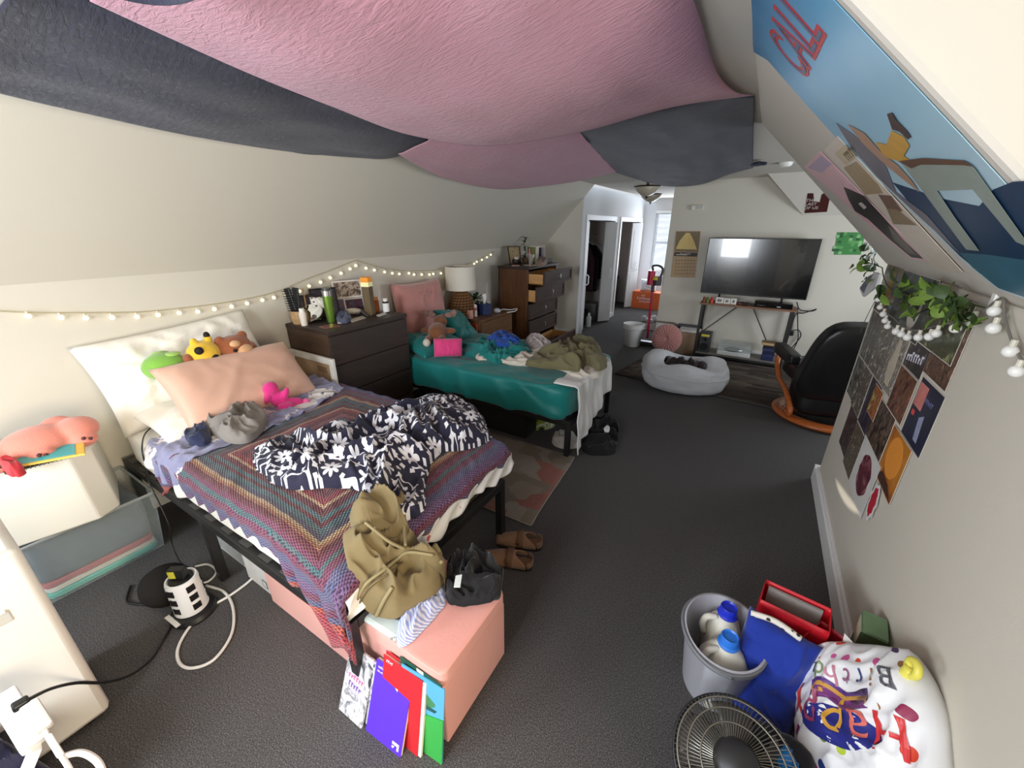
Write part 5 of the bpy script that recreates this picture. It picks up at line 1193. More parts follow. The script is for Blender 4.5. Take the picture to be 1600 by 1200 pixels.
hp('blue_cloth', cloth('denim_cloth', (78, 84, 108)), ((524, 497), (532, 490), (545, 490), (548, 498), (536, 502)), DZ + .02, 0.045, 'small blue cloth on the dark dresser in front of the white frames', 'cloth', g=DZ + 0.001, scale=14, seed=2)
p = onp(552, 492, DZ); t = thing('glasses_case', 'cream curved case lying before the landscape photo on the dark dresser', 'case', p)
mb = MB(); mb.ball((0, 0, 0.030), (0.075, 0.035, 0.026), rot=(0, 0, 0.7)); part(mb, 'case_shell', M('case_cream', (214, 202, 184), rough=0.5), t)
p = onp(565, 495, DZ); t = thing('book', 'small dark covered book leaning open beside the cream case', 'book', p, radians(35))
part(MB().prism([(-.05, 0, 0.002), (.0, 0, 0.05), (.05, 0, 0.002), (.044, 0, 0.002), (0, 0, 0.042), (-.044, 0, 0.002)], (0, 0.08, 0)), 'cover', M('book_grey', (96, 90, 92)), t, smooth=0)
for k, (q, lab, mt) in enumerate(((((545, 500), (566, 494), (572, 497), (550, 504)), 'cream paper slip near the middle of the dark dresser top', M('slip', (206, 196, 178))), (((527, 503), (541, 501), (542, 504), (528, 506)), 'white folded paper at the front edge of the dark dresser', paper), (((498, 511), (522, 506), (532, 510), (508, 514)), 'pinkish card lying at the front corner of the dark dresser', M('card_rose', (142, 84, 78), rough=0.3)), (((588, 493), (602, 488), (604, 491), (592, 495)), 'small white paper in front of the pill bottle', paper))):
    z = DZ + 0.0012 * k
    tag(MB().prism([onp(a, b, DZ + .001) for a, b in q], (0, 0, 0.004)).build('paper_card', mt, None, smooth=0), lab, 'paper')

# ------------------------------------------------------------------ nightstand things
p, h, r = fit(733, 489, NZ, 462, 34)
p = onp(742, 482, NZ); t = thing('potted_plant', 'leafy green plant in a dark pot behind the tissue box', 'plant', p)
part(MB().lathe([(0.001, 0), (0.045, 0), (0.06, 0.10), (0.052, 0.10), (0.001, 0.09)], 20), 'pot', M('pot_dark', (52, 48, 48), rough=0.5), t)
lv = M('leaf_green', (62, 92, 56), rough=0.5, var=0.3, scale=16)
def leaf(mb, c, d, up, L, W):
    d = Vector(d).normalized(); s = d.cross(Vector(up)); s = s.normalized() if s.length > 1e-4 else Vector((1, 0, 0)); n = s.cross(d); c = Vector(c)
    rows = [(0, 0.0, 0), (.2, .75, .10), (.5, 1, .14), (.8, .6, .06), (1, 0.02, -.08)]
    vs = []
    for (a, w, b) in rows:
        for k in (-1, 0, 1): vs.append(c + d * L * a + s * (W / 2 * w * k) + n * (L * b + (0.12 * W * abs(k))))
    mb.add(vs, [(i * 3 + j, i * 3 + j + 1, i * 3 + j + 4, i * 3 + j + 3) for i in range(4) for j in range(2)])
lf = MB(); random.seed(3)
for k in range(46):
    a, e = random.uniform(0, 2 * pi), random.uniform(-0.1, 1.2); d = Vector((cos(a) * cos(e), sin(a) * cos(e), sin(e)))
    leaf(lf, Vector((0, 0, 0.11)) + d * random.uniform(0.02, 0.10), d + Vector((0, 0, -.3)), (0, 0, 1), 0.07, 0.045)
part(lf, 'foliage', lv, t, smooth=180)['kind'] = 'stuff'
p, h, r = fit(731, 498, NZ, 484, 11)
lathe_thing('candle_jar', 'small pink candle jar on the nightstand before the lamp', 'candle', p, [('jar', [(0.001, 0), (r, 0), (r, h), (r * .85, h), (r * .85, h * .7), (0.001, h * .7)], M('candle_pink', (226, 166, 148), rough=0.35))])
p, h, r = fit(742, 494, NZ, 475, 8)
lathe_thing('spray_can', 'white and pink can beside the navy tissue box', 'can', p, [('can_body', [(0.001, 0), (r, 0), (r, h * .82)], M('can_white', (220, 206, 202), rough=0.4)), ('can_band', [(r * 1.01, h * .5), (r * 1.02, h * .7)], M('can_rose', (180, 96, 104))), ('cap', [(r, h * .82), (r * .7, h * .95), (0.001, h)], M('cap_white', (240, 236, 230)))])
p = onp(757, 491, NZ); t = thing('tissue_box', 'navy tissue box with a white tissue on the nightstand', 'tissue box', p, radians(-20))
part(MB().box(-.06, .06, -.06, .06, 0.001, .125), 'box_body', M('tissue_navy', (36, 50, 92), rough=0.6), t, smooth=0, bevel=0.004)
mb = MB(); mb.grid(lambda u, v: Vector((0.07 * (u - .5) * (0.5 + 1.0 * v) + .02 * v, 0.018 * sin(u * 9 + v * 3) * v, 0.12 + 0.12 * v * (1 - 0.35 * abs(u - .45)))), 16, 12)
part(mb, 'tissue', M('tissue_white', (240, 238, 232), rough=0.9), t, smooth=180, solid=0.002)
p, h, r = fit(771, 480, NZ, 441, 9); 
lathe_thing('glass_bottle', 'tall clear glass bottle behind the tissue box', 'bottle', p, [('bottle', [(0.001, 0), (r, 0), (r, h * .45), (r * .35, h * .65), (r * .35, h * .97), (r * .45, h)], glass), ('label', [(r * 1.01, h * .1), (r * 1.01, h * .3)], M('label_white', (220, 220, 216)))])
p = onp(777, 489, NZ); t = thing('charger', 'white round charger with its cable on the nightstand edge', 'charger', p)
mb = MB(); mb.ball((0, 0, .03), (.045, .035, .029)); part(mb, 'charger_body', M('charger_grey', (196, 194, 196), rough=0.5), t)
part(MB().tube(crom([(.04, 0, .03), (.02, .10, .03), (.06, .2, .012), (.12, .26, .02), (.15, .16, .01), (.10, .06, .006)], 30), 0.006, 6), 'charger_cable', cw, t)
t = thing('orange_bag', 'red orange bag standing between the teal bed and the nightstand', 'bag', (-2.66, 3.44, 0.0))
MB().box(-2.74, -2.56, 3.462, 3.49, 0.0, 0.66).build('bag_body', M('bag_orange', (170, 66, 40), rough=0.6, var=0.25, scale=18), t, smooth=0, bevel=0.006)
# ------------------------------------------------------------------ tall dresser things
photo('photo_frame', 'brown photo frame standing at the left on the tall dresser', 806, 411, 384, 18, M('frame_brown', (62, 46, 38), rough=0.4), pic_mat('pic_f', [(90, 70, 50), (170, 150, 110), (120, 98, 70)], 24), z=HZ, dx=-0.1)
p, h, r = fit(807, 414, HZ, 403, 15); t = thing('trinket_dome', 'small dark domed box with white lid ornament on the tall dresser', 'box', p)
mb = MB(); mb.ball((0, 0, .05), (.06, .06, .05)); part(mb, 'dome', M('dome_dark', (44, 32, 30), rough=0.4), t); mb = MB(); mb.ball((.02, -.03, .085), (.035, .03, .02)); part(mb, 'ornament', M('ornament', (216, 200, 188)), t)
tag(MB().prism([onp(a, b, HZ + .001) for a, b in ((799, 414.5), (811, 413.5), (812, 415.5), (800, 416))], (0, 0, .006)).build('paper_card', M('card_pink', (208, 164, 156)), None, smooth=0), 'pale pink card at the front left edge of the tall dresser', 'paper')
p, h, r = fit(829, 415.5, HZ, 399, 10)
lathe_thing('metal_cup', 'shiny conical metal cup on a plate on the tall dresser', 'cup', Vector((p.x, p.y, HZ + .011)), [('cup', [(0.001, 0), (r * .7, 0), (r * 1.1, h), (r, h), (r * .6, h * .1)], M('cup_silver', (200, 190, 180), metal=0.9, rough=0.25))])
lathe_thing('plate', 'pale plate under the metal cup on the tall dresser', 'plate', Vector((p.x, p.y, HZ)), [('plate_body', [(0.001, 0), (.06, 0), (wpx(p, 12), .008), (wpx(p, 12), .011), (.05, .008), (0.001, .008)], M('plate_cream', (220, 196, 176), rough=0.3))])
p, h, r = fit(827, 410, HZ, 388, 6)
lathe_thing('pink_bottle', 'slim pink bottle behind the metal cup on the tall dresser', 'bottle', p, [('bottle', [(0.001, 0), (r, 0), (r, h * .6), (r * .45, h * .75), (r * .45, h)], M('bottle_pink', (206, 132, 136), rough=0.3))])
p = onp(820, 409, HZ); t = thing('potted_plant', 'tall thin plant in a small pot on the tall dresser', 'plant', p)
hh = hz(p, 370) - HZ
part(MB().lathe([(0.001, 0), (.035, 0), (.042, .07), (.036, .07), (0.001, .06)], 16), 'pot', M('pot_tan', (150, 120, 90)), t)
part(MB().tube(crom([(0, 0, .05), (.01, .02, hh * .4), (-.01, -.01, hh * .75), (.0, .02, hh)], 20), 0.004, 6), 'stem', M('stem_green', (70, 80, 50)), t)
lf = MB(); random.seed(9)
for k in range(26):
    a, z = random.uniform(0, 6.28), random.uniform(.1, 1) * hh; leaf(lf, (0, 0, z), (cos(a), sin(a), .5), (0, 0, 1), .06, .035)
part(lf, 'foliage', M('leaf_deep', (58, 84, 50), rough=0.5, var=0.35, scale=16), t, smooth=180)['kind'] = 'stuff'
for k, (px, wd, top, c, lab) in enumerate(((836, 6, 386, (150, 150, 90), 'green jar'), (843, 7, 386, (120, 128, 72), 'olive spined book'), (849, 6, 385, (222, 214, 206), 'white spined book'), (854, 5, 387, (40, 34, 38), 'black spined book'), (858, 4, 387, (150, 140, 150), 'grey spined book'))):
    p, h, r = fit(px, 409 + k * 0.0, HZ, top, wd)
    if k == 0: lathe_thing('jar', 'green lidded jar left of the upright books on the tall dresser', 'jar', p, [('jar_body', [(0.001, 0), (r, 0), (r, h * .85), (r * .9, h * .86)], M('jar_green', c)), ('jar_lid', [(r * 1.05, h * .86), (r * 1.05, h), (0.001, h)], chrome)]); continue
    t = thing('book', lab + ' standing upright on the tall dresser', 'book', p, group='upright books on the tall dresser')
    bm_m = M('spine_%d' % k, c, rough=0.6); cv = MB(); 
    cv.box(-.13, 0.0, -r, -r + .003, 0, h); cv.box(-.13, 0.0, r - .003, r, 0, h); cv.box(-.003, 0.0, -r + .003, r - .003, 0, h)
    part(cv, 'cover', bm_m, t, smooth=0); part(MB().box(-.128, -.003, -r + .003, r - .003, .004, h - .004), 'page_block', paper, t, smooth=0)
hp('trinket_cloth', cloth('taupe_cloth', (140, 116, 100)), ((836, 411), (845, 406), (856, 408), (850, 413), (840, 414)), HZ + .02, .07, 'brown cloth heap in front of the upright books on the tall dresser', 'cloth', g=HZ + .001, scale=14, seed=6)
p = onp(868, 408, HZ); t = thing('dark_box', 'low dark box at the right end of the tall dresser top', 'box', p)
part(MB().box(-.09, .06, -.09, .09, 0.001, .05), 'box_body', M('box_slate', (66, 60, 62)), t, smooth=0, bevel=.006); part(MB().box(-.08, .05, -.08, .08, .05, .056), 'box_top', M('box_pale', (130, 124, 122)), t, smooth=0)

# ------------------------------------------------------------------ hall and closets
cl_b, cl_m = cloth('coat_black', (26, 24, 27)), cloth('coat_maroon', (58, 32, 42))
for k, (y, mt, zt, zb, lab) in enumerate(((6.98, cl_m, 1.42, 0.60, 'maroon coat hanging at the left in the open closet'), (7.20, cl_b, 1.40, 0.55, 'black coat hanging in the middle of the open closet'), (7.42, cl_b, 1.36, 0.75, 'black shirt hanging at the right in the open closet'))):
    t = thing('hanging_coat', lab, 'coat', (-2.75, y, zb)); mb = MB()
    def P(u, v):
        a = 2 * pi * u; w = 0.20 * min(1, 0.25 + 2.2 * (1 - v)) * (1 + .08 * sin(a * 5)) ; d = 0.055 * (1 + .25 * sin(a * 7 + k))
        return Vector((-2.76 + w * cos(a), y + d * sin(a) * (1.2 - .5 * v), zb + (zt - zb) * v))
    mb.grid(P, 40, 20, cu=True); mb.build('garment', mt, t, smooth=180)
    MB().tube(crom([(-2.94, y, zt - .05), (-2.76, y, zt + .02), (-2.58, y, zt - .05)], 12), .008, 6).build('hanger', M('hanger_white', (210, 208, 206)), t)
    MB().tube(crom([(-2.76, y, zt + .02), (-2.76, y, zt + .07), (-2.74, y, zt + .10), (-2.76, y, zt + .12)], 10), .004, 6).build('hanger_hook', chrome, t)
t = thing('closet_rod', 'rod carrying the coats in the open closet', 'rod', (-2.76, 6.8, 1.53)); MB().cyl((-2.76, 6.1, 1.535), (-2.76, 7.6, 1.535), .012, n=10).build('rod', chrome, t)
p = at(919, 509, x=-2.50); lathe_thing('spray_bottle', 'white bottle standing on the closet floor by the left jamb', 'bottle', at(919, 510, z=0), [('bottle', [(0.001, 0), (.045, 0), (.045, .17), (.02, .20)], M('bottle_white', (206, 206, 206))), ('cap', [(.02, .20), (.02, .24), (0.001, .24)], M('cap_white', (240, 236, 230)))])
t = thing('closet_box', 'pale grey box standing at the back of the open closet', 'box', (-2.68, 7.4, 0)); MB().box(-2.85, -2.56, 7.25, 7.56, 0.0, .30).build('box_body', M('box_grey', (150, 148, 150)), t, smooth=0, bevel=.004); MB().box(-2.855, -2.555, 7.245, 7.565, .27, .305).build('box_lid', M('box_grey2', (166, 164, 166)), t, smooth=0, bevel=.004)
hp('closet_clothes', cl_b, (), 0, 0, '', '') if False else tag(heap('dark_clothes', cl_b, [(-2.9, 6.75), (-2.6, 6.70), (-2.56, 7.0), (-2.7, 7.18), (-3.0, 7.0)], .25, scale=8, seed=5), 'dark clothes heaped on the floor of the open closet', 'clothes')
t = thing('bath_shelf', 'dim tan cabinet standing inside the second closet', 'cabinet', (-3.0, 8.5, 0)); MB().box(-3.35, -2.75, 7.95, 9.2, 0.0, .60).build('cabinet_body', M('cabinet_tan', (140, 134, 110), rough=0.6), t, smooth=0, bevel=.004); MB().box(-3.36, -2.74, 7.94, 9.21, .60, .63).build('cabinet_top', M('cabinet_dark', (60, 58, 56)), t, smooth=0)
org = M('carton_orange', (216, 104, 52), rough=0.6, var=.05); OC = Vector((-2.02, 9.05, 0))
t = thing('orange_carton', 'orange box with rows of white print at the far end of the hall', 'box', OC, radians(-6))
part(MB().box(-.30, .30, -.16, .16, 0, .36), 'carton_body', org, t, smooth=0, bevel=.004)
TL_ = Matrix.Translation((0, -.1605, .24)) @ Euler((radians(90), 0, 0)).to_matrix().to_4x4()
scrawl(3, .05, TL_ @ Matrix.Translation((-.05, .045, 0)), ltx, t); scrawl(9, .07, TL_ @ Matrix.Translation((0, -.02, 0)), ltx, t); scrawl(12, .045, TL_ @ Matrix.Translation((0.02, -.085, 0)), ltx, t)
place(pillow(.34, .26, .16, nz=.03, sc=10, seed=3), 'plastic_bag', M('bag_white', (228, 230, 236), rough=0.35), 'white plastic bag stuffed on top of the orange box', 'bag', OC + Vector((-.02, 0, .49)), (0, 0, radians(0)))
for k, (x, y, lab) in enumerate(((-1.66, 7.62, 'white shoe nearer on the hall floor behind the vacuum'), (-1.52, 7.78, 'white shoe farther on the hall floor behind the vacuum'))):
    t = thing('shoe', lab, 'shoe', (x, y, 0), radians(20 * k - 10), group='white shoes in the hall'); mb = MB(); mb.ball((0, 0, .04), (.12, .045, .035)); mb.ball((-.06, 0, .07), (.055, .042, .045)); part(mb, 'shoe_upper', M('shoe_white', (214, 212, 214)), t, smooth=180, remesh=.008); part(MB().box(-.115, .115, -.04, .04, 0, .02), 'shoe_sole', M('shoe_sole', (180, 178, 176)), t, smooth=0, bevel=.008)
t = thing('hall_mat', 'brown mat on the hall carpet before the white shoes', 'mat', (-1.6, 7.3, 0)); MB().box(-1.85, -1.24, 6.95, 7.5, 0.0, .012).build('mat_pile', M('mat_brown', (96, 80, 70), rough=.95, var=.2, scale=30), t, smooth=0, bevel=.004)
# stick vacuum leaning at the wall corner
VX, VY = -1.285, 6.04
t = thing('stick_vacuum', 'red cordless stick vacuum standing at the corner of the television wall', 'vacuum cleaner', (VX, VY, 0))
vr, vg, vy_ = M('vac_red', (176, 24, 62), rough=.25, coat=.5), M('vac_grey', (60, 60, 64), rough=.4), M('vac_yellow', (206, 178, 44), rough=.4)
MB().cyl((VX, VY, .10), (VX - .015, VY + .02, .80), .018, n=14).build('wand', vr, t)
MB().cyl((VX - .015, VY + .02, .78), (VX - .015, VY + .02, .88), .024, n=14).build('wand_joint', vg, t)
MB().box(VX - .12, VX + .12, VY - .09, VY + .03, 0.0, .06).build('floor_head', vg, t, smooth=0, bevel=.015)
MB().cyl((VX - .055, VY + .02, .88), (VX - .055, VY + .02, 1.08), .052, .05, 20).build('dust_bin', vr, t)
MB().cyl((VX + .04, VY + .02, .88), (VX + .04, VY + .02, 1.0), .055, n=20).build('battery_base', vg, t)
MB().cyl((VX + .02, VY + .02, .955), (VX + .02, VY + .02, 1.0), .062, n=20).build('yellow_ring', vy_, t)
MB().tube(crom([(VX - .04, VY + .02, 1.08), (VX - .05, VY + .02, 1.14), (VX + .03, VY + .02, 1.15), (VX + .09, VY + .02, 1.10), (VX + .07, VY + .02, .98)], 24), .016, 10).build('grip', vg, t)
# waste bin, cushion, boxes
wbp = Vector((-1.46, 5.88, 0))
t = thing('waste_bin', 'white plastic waste bin on the carpet left of the pink round cushion', 'waste bin', wbp)
part(MB().lathe([(0.001, 0), (.105, 0), (.112, .01), (.135, .27), (.15, .275), (.155, .33), (.148, .335), (.14, .33), (.13, .27), (.105, .02), (0.001, .015)], 36), 'bin_body', M('bin_plastic', (226, 226, 224), rough=.4, var=.02), t)
part(MB().tube(crom([(.15 * cos(a), .15 * sin(a), .268) for a in [2 * pi * i / 20 for i in range(21)]], 60), .006, 6), 'bin_band', M('bin_plastic', (226, 226, 224)), t)
cpk = M('cushion_rose', (186, 128, 122), rough=.75, sheen=.6, var=.08)
t = thing('round_cushion', 'dusty pink round pleated cushion leaning on the wall by the waste bin', 'cushion', (-.955, 5.72, 0), rot=(radians(-14), 0, radians(6)))
mb = MB()
for s in (1, -1):
    def P(u, v):
        a = 2 * pi * u; r = .205 * v; th = .065 * max(0, 1 - v ** 3) ** .5 * (1 - .35 * math.exp(-(v / .1) ** 2)); pl = .005 * sin(a * 24) * v * (1 - v) * 4
        return Vector((r * cos(a), s * (th + pl), .205 + r * sin(a)))
    k = len(mb.f); mb.grid(P, 96, 16, cu=True)
    if s < 0: mb.f[k:] = [tuple(reversed(f)) for f in mb.f[k:]]
part(mb, 'pleated_cover', cpk, t, smooth=180, weld=True)
for s in (1, -1): mb = MB(); mb.ball((0, s * .045, .205), (.018, .012, .018)); part(mb, 'button', cpk, t)
kr = M('cardboard', (158, 132, 108), rough=.85, var=.06)
t = thing('cardboard_box', 'brown cardboard box against the wall between the pink cushion and the television stand', 'box', (-.73, 5.97, 0))
MB().box(-.90, -.56, 5.83, 6.12, 0, .30).build('box_body', kr, t, smooth=0, bevel=.002)
for x0, x1 in ((-.91, -.89), (-.57, -.555)): MB().box(x0, x1, 5.83, 6.12, .29, .32).build('box_flap', kr, t, smooth=0)
t = thing('book', 'white book lying on the cardboard box beside the television stand', 'book', (-.68, 5.93, .302)); MB().box(-.83, -.57, 5.85, 6.04, .302, .335).build('cover', M('book_white', (214, 212, 208), rough=.5), t, smooth=0, bevel=.002); MB().box(-.826, -.567, 5.852, 6.0395, .306, .331).build('page_block', paper, t, smooth=0)
t = thing('dark_folder', 'dark slim folder lying across the cardboard box', 'folder', (-.72, 6.0, .336)); MB().box(-.88, -.56, 6.045, 6.12, .303, .36).build('folder_body', M('folder_slate', (74, 72, 74)), t, smooth=0, bevel=.003)
t = thing('white_board', 'white board leaning on the wall behind the pink round cushion', 'board', (-1.05, 6.06, 0)); MB().box(-1.19, -.94, 6.085, 6.10, 0, .36).build('board_panel', M('board_white', (218, 216, 210)), t, smooth=0); MB().box(-1.195, -.935, 6.08, 6.105, .345, .365).build('board_edge', M('board_edge', (120, 110, 98)), t, smooth=0)

# ------------------------------------------------------------------ television, stand and what stands on it
SX0, SX1, SY0, SY1, SZ = -.615, .455, 5.76, 6.08, .735
t = thing('television_stand', 'low console with wooden top and black metal legs under the television', 'television stand', (-.08, 5.92, 0))
MB().box(SX0, SX1, SY0, SY1, SZ - .022, SZ).build('wooden_top', wood('rust_wood', (112, 74, 52), (146, 102, 74), axis=0), t, smooth=0, bevel=.002)
MB().box(SX0 + .02, SX1 - .02, SY0 + .01, SY1 - .01, .055, .072).build('lower_shelf', wood('shelf_grey', (110, 104, 98), (134, 126, 118), axis=0), t, smooth=0)
for x in (SX0 + .02, SX1 - .05):
    for y in (SY0 + .005, SY1 - .035): MB().box(x, x + .03, y, y + .03, 0, SZ - .022).build('leg', black_metal, t, smooth=0)
for x in (SX0 + .02, SX1 - .05):
    for z in (.025, SZ - .05): MB().box(x, x + .03, SY0 + .035, SY1 - .035, z, z + .028).build('side_rail', black_metal, t, smooth=0)
MB().box(SX0 + .05, SX1 - .05, SY0 + .005, SY0 + .03, .025, .055).build('front_rail', black_metal, t, smooth=0)
MB().bar((SX0 + .05, SY1 - .02, .28), (-.16, SY1 - .02, SZ - .03), .012, .012).build('cross_brace', black_metal, t, smooth=0); MB().bar((.32, SY1 - .02, .10), (-.02, SY1 - .02, SZ - .03), .012, .012).build('cross_brace', black_metal, t, smooth=0)
tvx0, tvx1, tvz0, tvz1, tvy = -.655, .525, .835, 1.53, 5.96
t = thing('television', 'large black flat television standing on the console', 'television', (-.06, tvy, SZ))
MB().box(tvx0, tvx1, tvy, tvy + .05, tvz0, tvz1).build('housing', M('tv_black', (14, 14, 15), rough=.35), t, smooth=0, bevel=.004)
scr = M('tv_screen', (9, 9, 11), rough=.16, var=0, spec=.9, coat=.6)
MB().box(tvx0 + .01, tvx1 - .01, tvy - .0015, tvy, tvz0 + .018, tvz1 - .01).build('screen', scr, t, smooth=0)
for x in (-.42, .28): MB().bar((x, tvy + .025, tvz0), (x, tvy - .08, SZ + .005), .02, .012).build('foot', black_pl, t, smooth=0); MB().bar((x, tvy + .025, tvz0), (x, tvy + .10, SZ + .005), .02, .012).build('foot', black_pl, t, smooth=0)
def box_thing(name, label, cat, x0, x1, y0, y1, z0, z1, mat, pn='case', bev=.003, extra=(), group=None):
    t = thing(name, label, cat, ((x0 + x1) / 2, (y0 + y1) / 2, z0), group=group); MB().box(x0, x1, y0, y1, z0, z1).build(pn, mat, t, smooth=0, bevel=bev)
    for (nm, b, mt) in extra: MB().box(*b).build(nm, mt, t, smooth=0, bevel=.0008)
    return t
box_thing('game_console', 'flat glossy black console lying at the right under the television', 'game console', 0.0, .40, 5.80, 5.98, SZ + .001, SZ + .06, M('gloss_black', (14, 14, 15), rough=.15, coat=.5), extra=[('light_strip', (.24, .28, 5.7985, 5.80, SZ + .015, SZ + .022), ltx), ('disc_slot', (.03, .12, 5.7985, 5.80, SZ + .02, SZ + .024), chrome)])
rt = M('toy_red', (190, 60, 50)); gt_ = M('toy_green', (90, 120, 60)); wt = M('pack_white', (222, 216, 208), var=.25, scale=60)
for k, (x, c, lab) in enumerate(((-.575, (128, 70, 50), 'small brown toy at the left end of the console top'), (-.535, (96, 116, 60), 'small green toy beside the brown toy on the console'), (-.485, (194, 58, 48), 'small red toy left of the white packets on the console'))):
    t = thing('toy_figure', lab, 'toy', (x, 5.82, SZ)); mt = M('toy_%d' % k, c); part(MB().lathe([(0.001, 0), (.02, 0), (.022, .03), (.012, .045), (.001, .046)], 14), 'toy_body', mt, t); mb = MB(); mb.ball((0, 0, .058), .018); part(mb, 'toy_head', mt, t)
for k, (x0, x1, h, lab) in enumerate(((-.44, -.35, .075, 'white packet with dark print, left of three on the console'), (-.345, -.27, .07, 'white packet in the middle of three on the console'), (-.265, -.20, .075, 'white packet with dark print, right of three on the console'))):
    box_thing('white_packet', lab, 'packet', x0, x1, 5.83, 5.87, SZ, SZ + h, wt, 'packet_body', extra=[('dark_print', (x0 + .02, x1 - .02, 5.8288, 5.83, SZ + .02, SZ + h - .02), M('print_grey2', (120, 120, 122)))])
box_thing('game_controller', 'dark controller lying beside the white packets on the console', 'game controller', -.17, -.06, 5.82, 5.88, SZ, SZ + .035, black_pl, 'controller_body', .012, extra=[('red_mark', (-.165, -.145, 5.8185, 5.82, SZ + .01, SZ + .025), rt)])
spk = M('speaker_grey', (56, 58, 62), rough=.5)
t = thing('bookshelf_speaker', 'small grey speaker with yellow sticker on the lower shelf at the left', 'speaker', (-.475, 5.88, .072)); MB().box(-.545, -.41, 5.80, 5.98, .072, .33).build('speaker_box', spk, t, smooth=0, bevel=.004)
for (z, r, nm) in ((.15, .046, 'woofer'), (.245, .022, 'tweeter')): MB().lathe([(r * 1.15, 0), (r * 1.1, .006), (r, .007), (r * .5, -.012 + .012), (0.001, .004)], 24, T=Matrix.Translation((-.478, 5.80, z)) @ Euler((radians(90), 0, 0)).to_matrix().to_4x4()).build(nm, black_pl, t)
MB().box(-.53, -.43, 5.7985, 5.80, .285, .315).build('yellow_sticker', M('sticker_yellow', (214, 200, 70)), t, smooth=0)
t = thing('record_player', 'white record player with clear lid on the lower shelf of the console', 'record player', (-.12, 5.9, .072)); MB().box(-.31, .08, 5.79, 6.02, .074, .125).build('plinth', M('plinth_white', (214, 214, 212), rough=.35), t, smooth=0, bevel=.004)
MB().lathe([(0.001, .0), (.10, 0), (.10, .012), (0.001, .012)], 32, (-.13, 5.905, .1255)).build('platter', M('platter_dark', (60, 66, 62), rough=.3), t)
lidm = MB(); lidm.box(-.305, .075, 5.795, 5.798, .14, .225); lidm.box(-.305, .075, 6.012, 6.015, .14, .225); lidm.box(-.305, -.302, 5.798, 6.012, .14, .225); lidm.box(.072, .075, 5.798, 6.012, .14, .225); lidm.box(-.305, .075, 5.795, 6.015, .225, .228)
lidm.build('clear_lid', M('lid_clear', (206, 214, 212), rough=.08, var=0, alpha=.22), t, smooth=0)
MB().tube([(-.02, 5.96, .135), (-.02, 5.86, .142), (-.06, 5.84, .14)], .004, 6).build('tone_arm', chrome, t)
random.seed(5); z = .0725
for k in range(5):
    h = random.uniform(.03, .045); c = [(36, 44, 84), (44, 52, 92), (30, 36, 66), (52, 60, 96), (28, 30, 52)][k]; o_ = random.uniform(-.008, .008)
    box_thing('disc_case', ['lowest', 'second lowest', 'middle', 'second highest', 'topmost'][k] + ' dark blue case in the stack on the lower console shelf', 'case', .20 + o_, .33 + o_, 5.80, 5.95, z, z + h - .001, M('case_blue%d' % k, c, rough=.4), 'case_body', .002, group='stack of blue cases under the television'); z += h
box_thing('wooden_tray', 'small pale wooden tray on top of the stack of blue cases', 'tray', .175, .35, 5.79, 5.95, z, z + .03, M('tray_tan', (190, 158, 112), rough=.6), 'tray_body', .003, extra=[('tray_inside', (.185, .34, 5.80, 5.94, z + .03, z + .031), M('tray_dark', (120, 96, 66)))])
ck = M('cord_black', (26, 26, 28), rough=.5)
for k, (pts, lab) in enumerate(((((.44, 6.0, .80), (.50, 6.08, .70), (.62, 6.10, .69), (.66, 6.1, .72), (.55, 6.1, .66), (.47, 6.1, .63), (.46, 6.1, .4), (.44, 6.1, .2), (.42, 6.09, .02)), 'black cord looping out to the right from the television'), (((.47, 6.09, .72), (.52, 6.1, .5), (.56, 6.1, .3), (.50, 6.1, .02)), 'black cord hanging straight down beside the console leg'), (((.46, 6.1, .42), (.54, 6.11, .44), (.58, 6.11, .36), (.52, 6.11, .2), (.46, 6.1, .05)), 'black cord with plug curling beside the console leg'))):
    tag(MB().tube(crom(pts, 60), .006, 6).build('cable', ck, None, smooth=180), lab, 'cable')
box_thing('power_plug', 'black plug block on the wall beside the console leg', 'plug', .455, .50, 6.095, 6.15, .36, .41, black_pl, 'plug_body', .004)
# ------------------------------------------------------------------ rug, bean bag and recliner
rug('rug', 'large dark striped rug in front of the television stand', [(-1.28, 4.50, 0), (.62, 4.30, 0), (.75, 5.75, 0), (-1.08, 5.75, 0)],
    rug_mat('rug_dark', [(74, 68, 64), (44, 40, 40), (98, 92, 80), (60, 52, 50), (110, 100, 84), (50, 46, 48), (88, 66, 54)], (2.2, 11, 1), 1), M('rug_edge_dark', (70, 66, 64), rough=.95))
BB = Vector((-.52, 4.47, 0.012)); bbm = M('bean_white', (196, 197, 200), rough=.85, var=.05, sheen=.2, bump=.2, bscale=70)
t = thing('bean_bag', 'white bean bag seat slumped on the edge of the dark rug', 'bean bag', BB, radians(8)); mb = MB()
def P(u, v):
    a = 2 * pi * u; b = -pi / 2 + pi * 1.28 * v
    rx, ry = .44, .30; R = .66 + (.34 * max(0, cos(b)) ** .45 if cos(b) > 0 else .22 * cos(b))
    hb = .155 + .05 * max(0, cos(a - 2.6)) + .03 * max(0, cos(a - .4)) ** 2
    z = hb + hb * sin(b) if b < 0 else hb + (.13 + .03 * sin(3 * a)) * sin(b)
    w = 1 + .055 * noise.noise(Vector((cos(a) * 3, sin(a) * 3, b * 1.5))) + .02 * noise.noise(Vector((cos(a) * 8, sin(a) * 8, b * 4))) + .018 * sin(a * 13 + 5 * v) * max(0, sin(b))
    return Vector((rx * R * cos(a) * w, ry * R * sin(a) * w, max(0.0, z)))
mb.grid(P, 80, 36, cu=True); part(mb, 'bag_shell', bbm, t, smooth=180)
mb = MB(); mb.lathe([(0.001, .16), (.20, .165), (.30, .19)], 40, T=Matrix.Diagonal((1.1, .72, 1, 1)), cap=False); part(mb, 'seat_fabric', bbm, t, smooth=180)
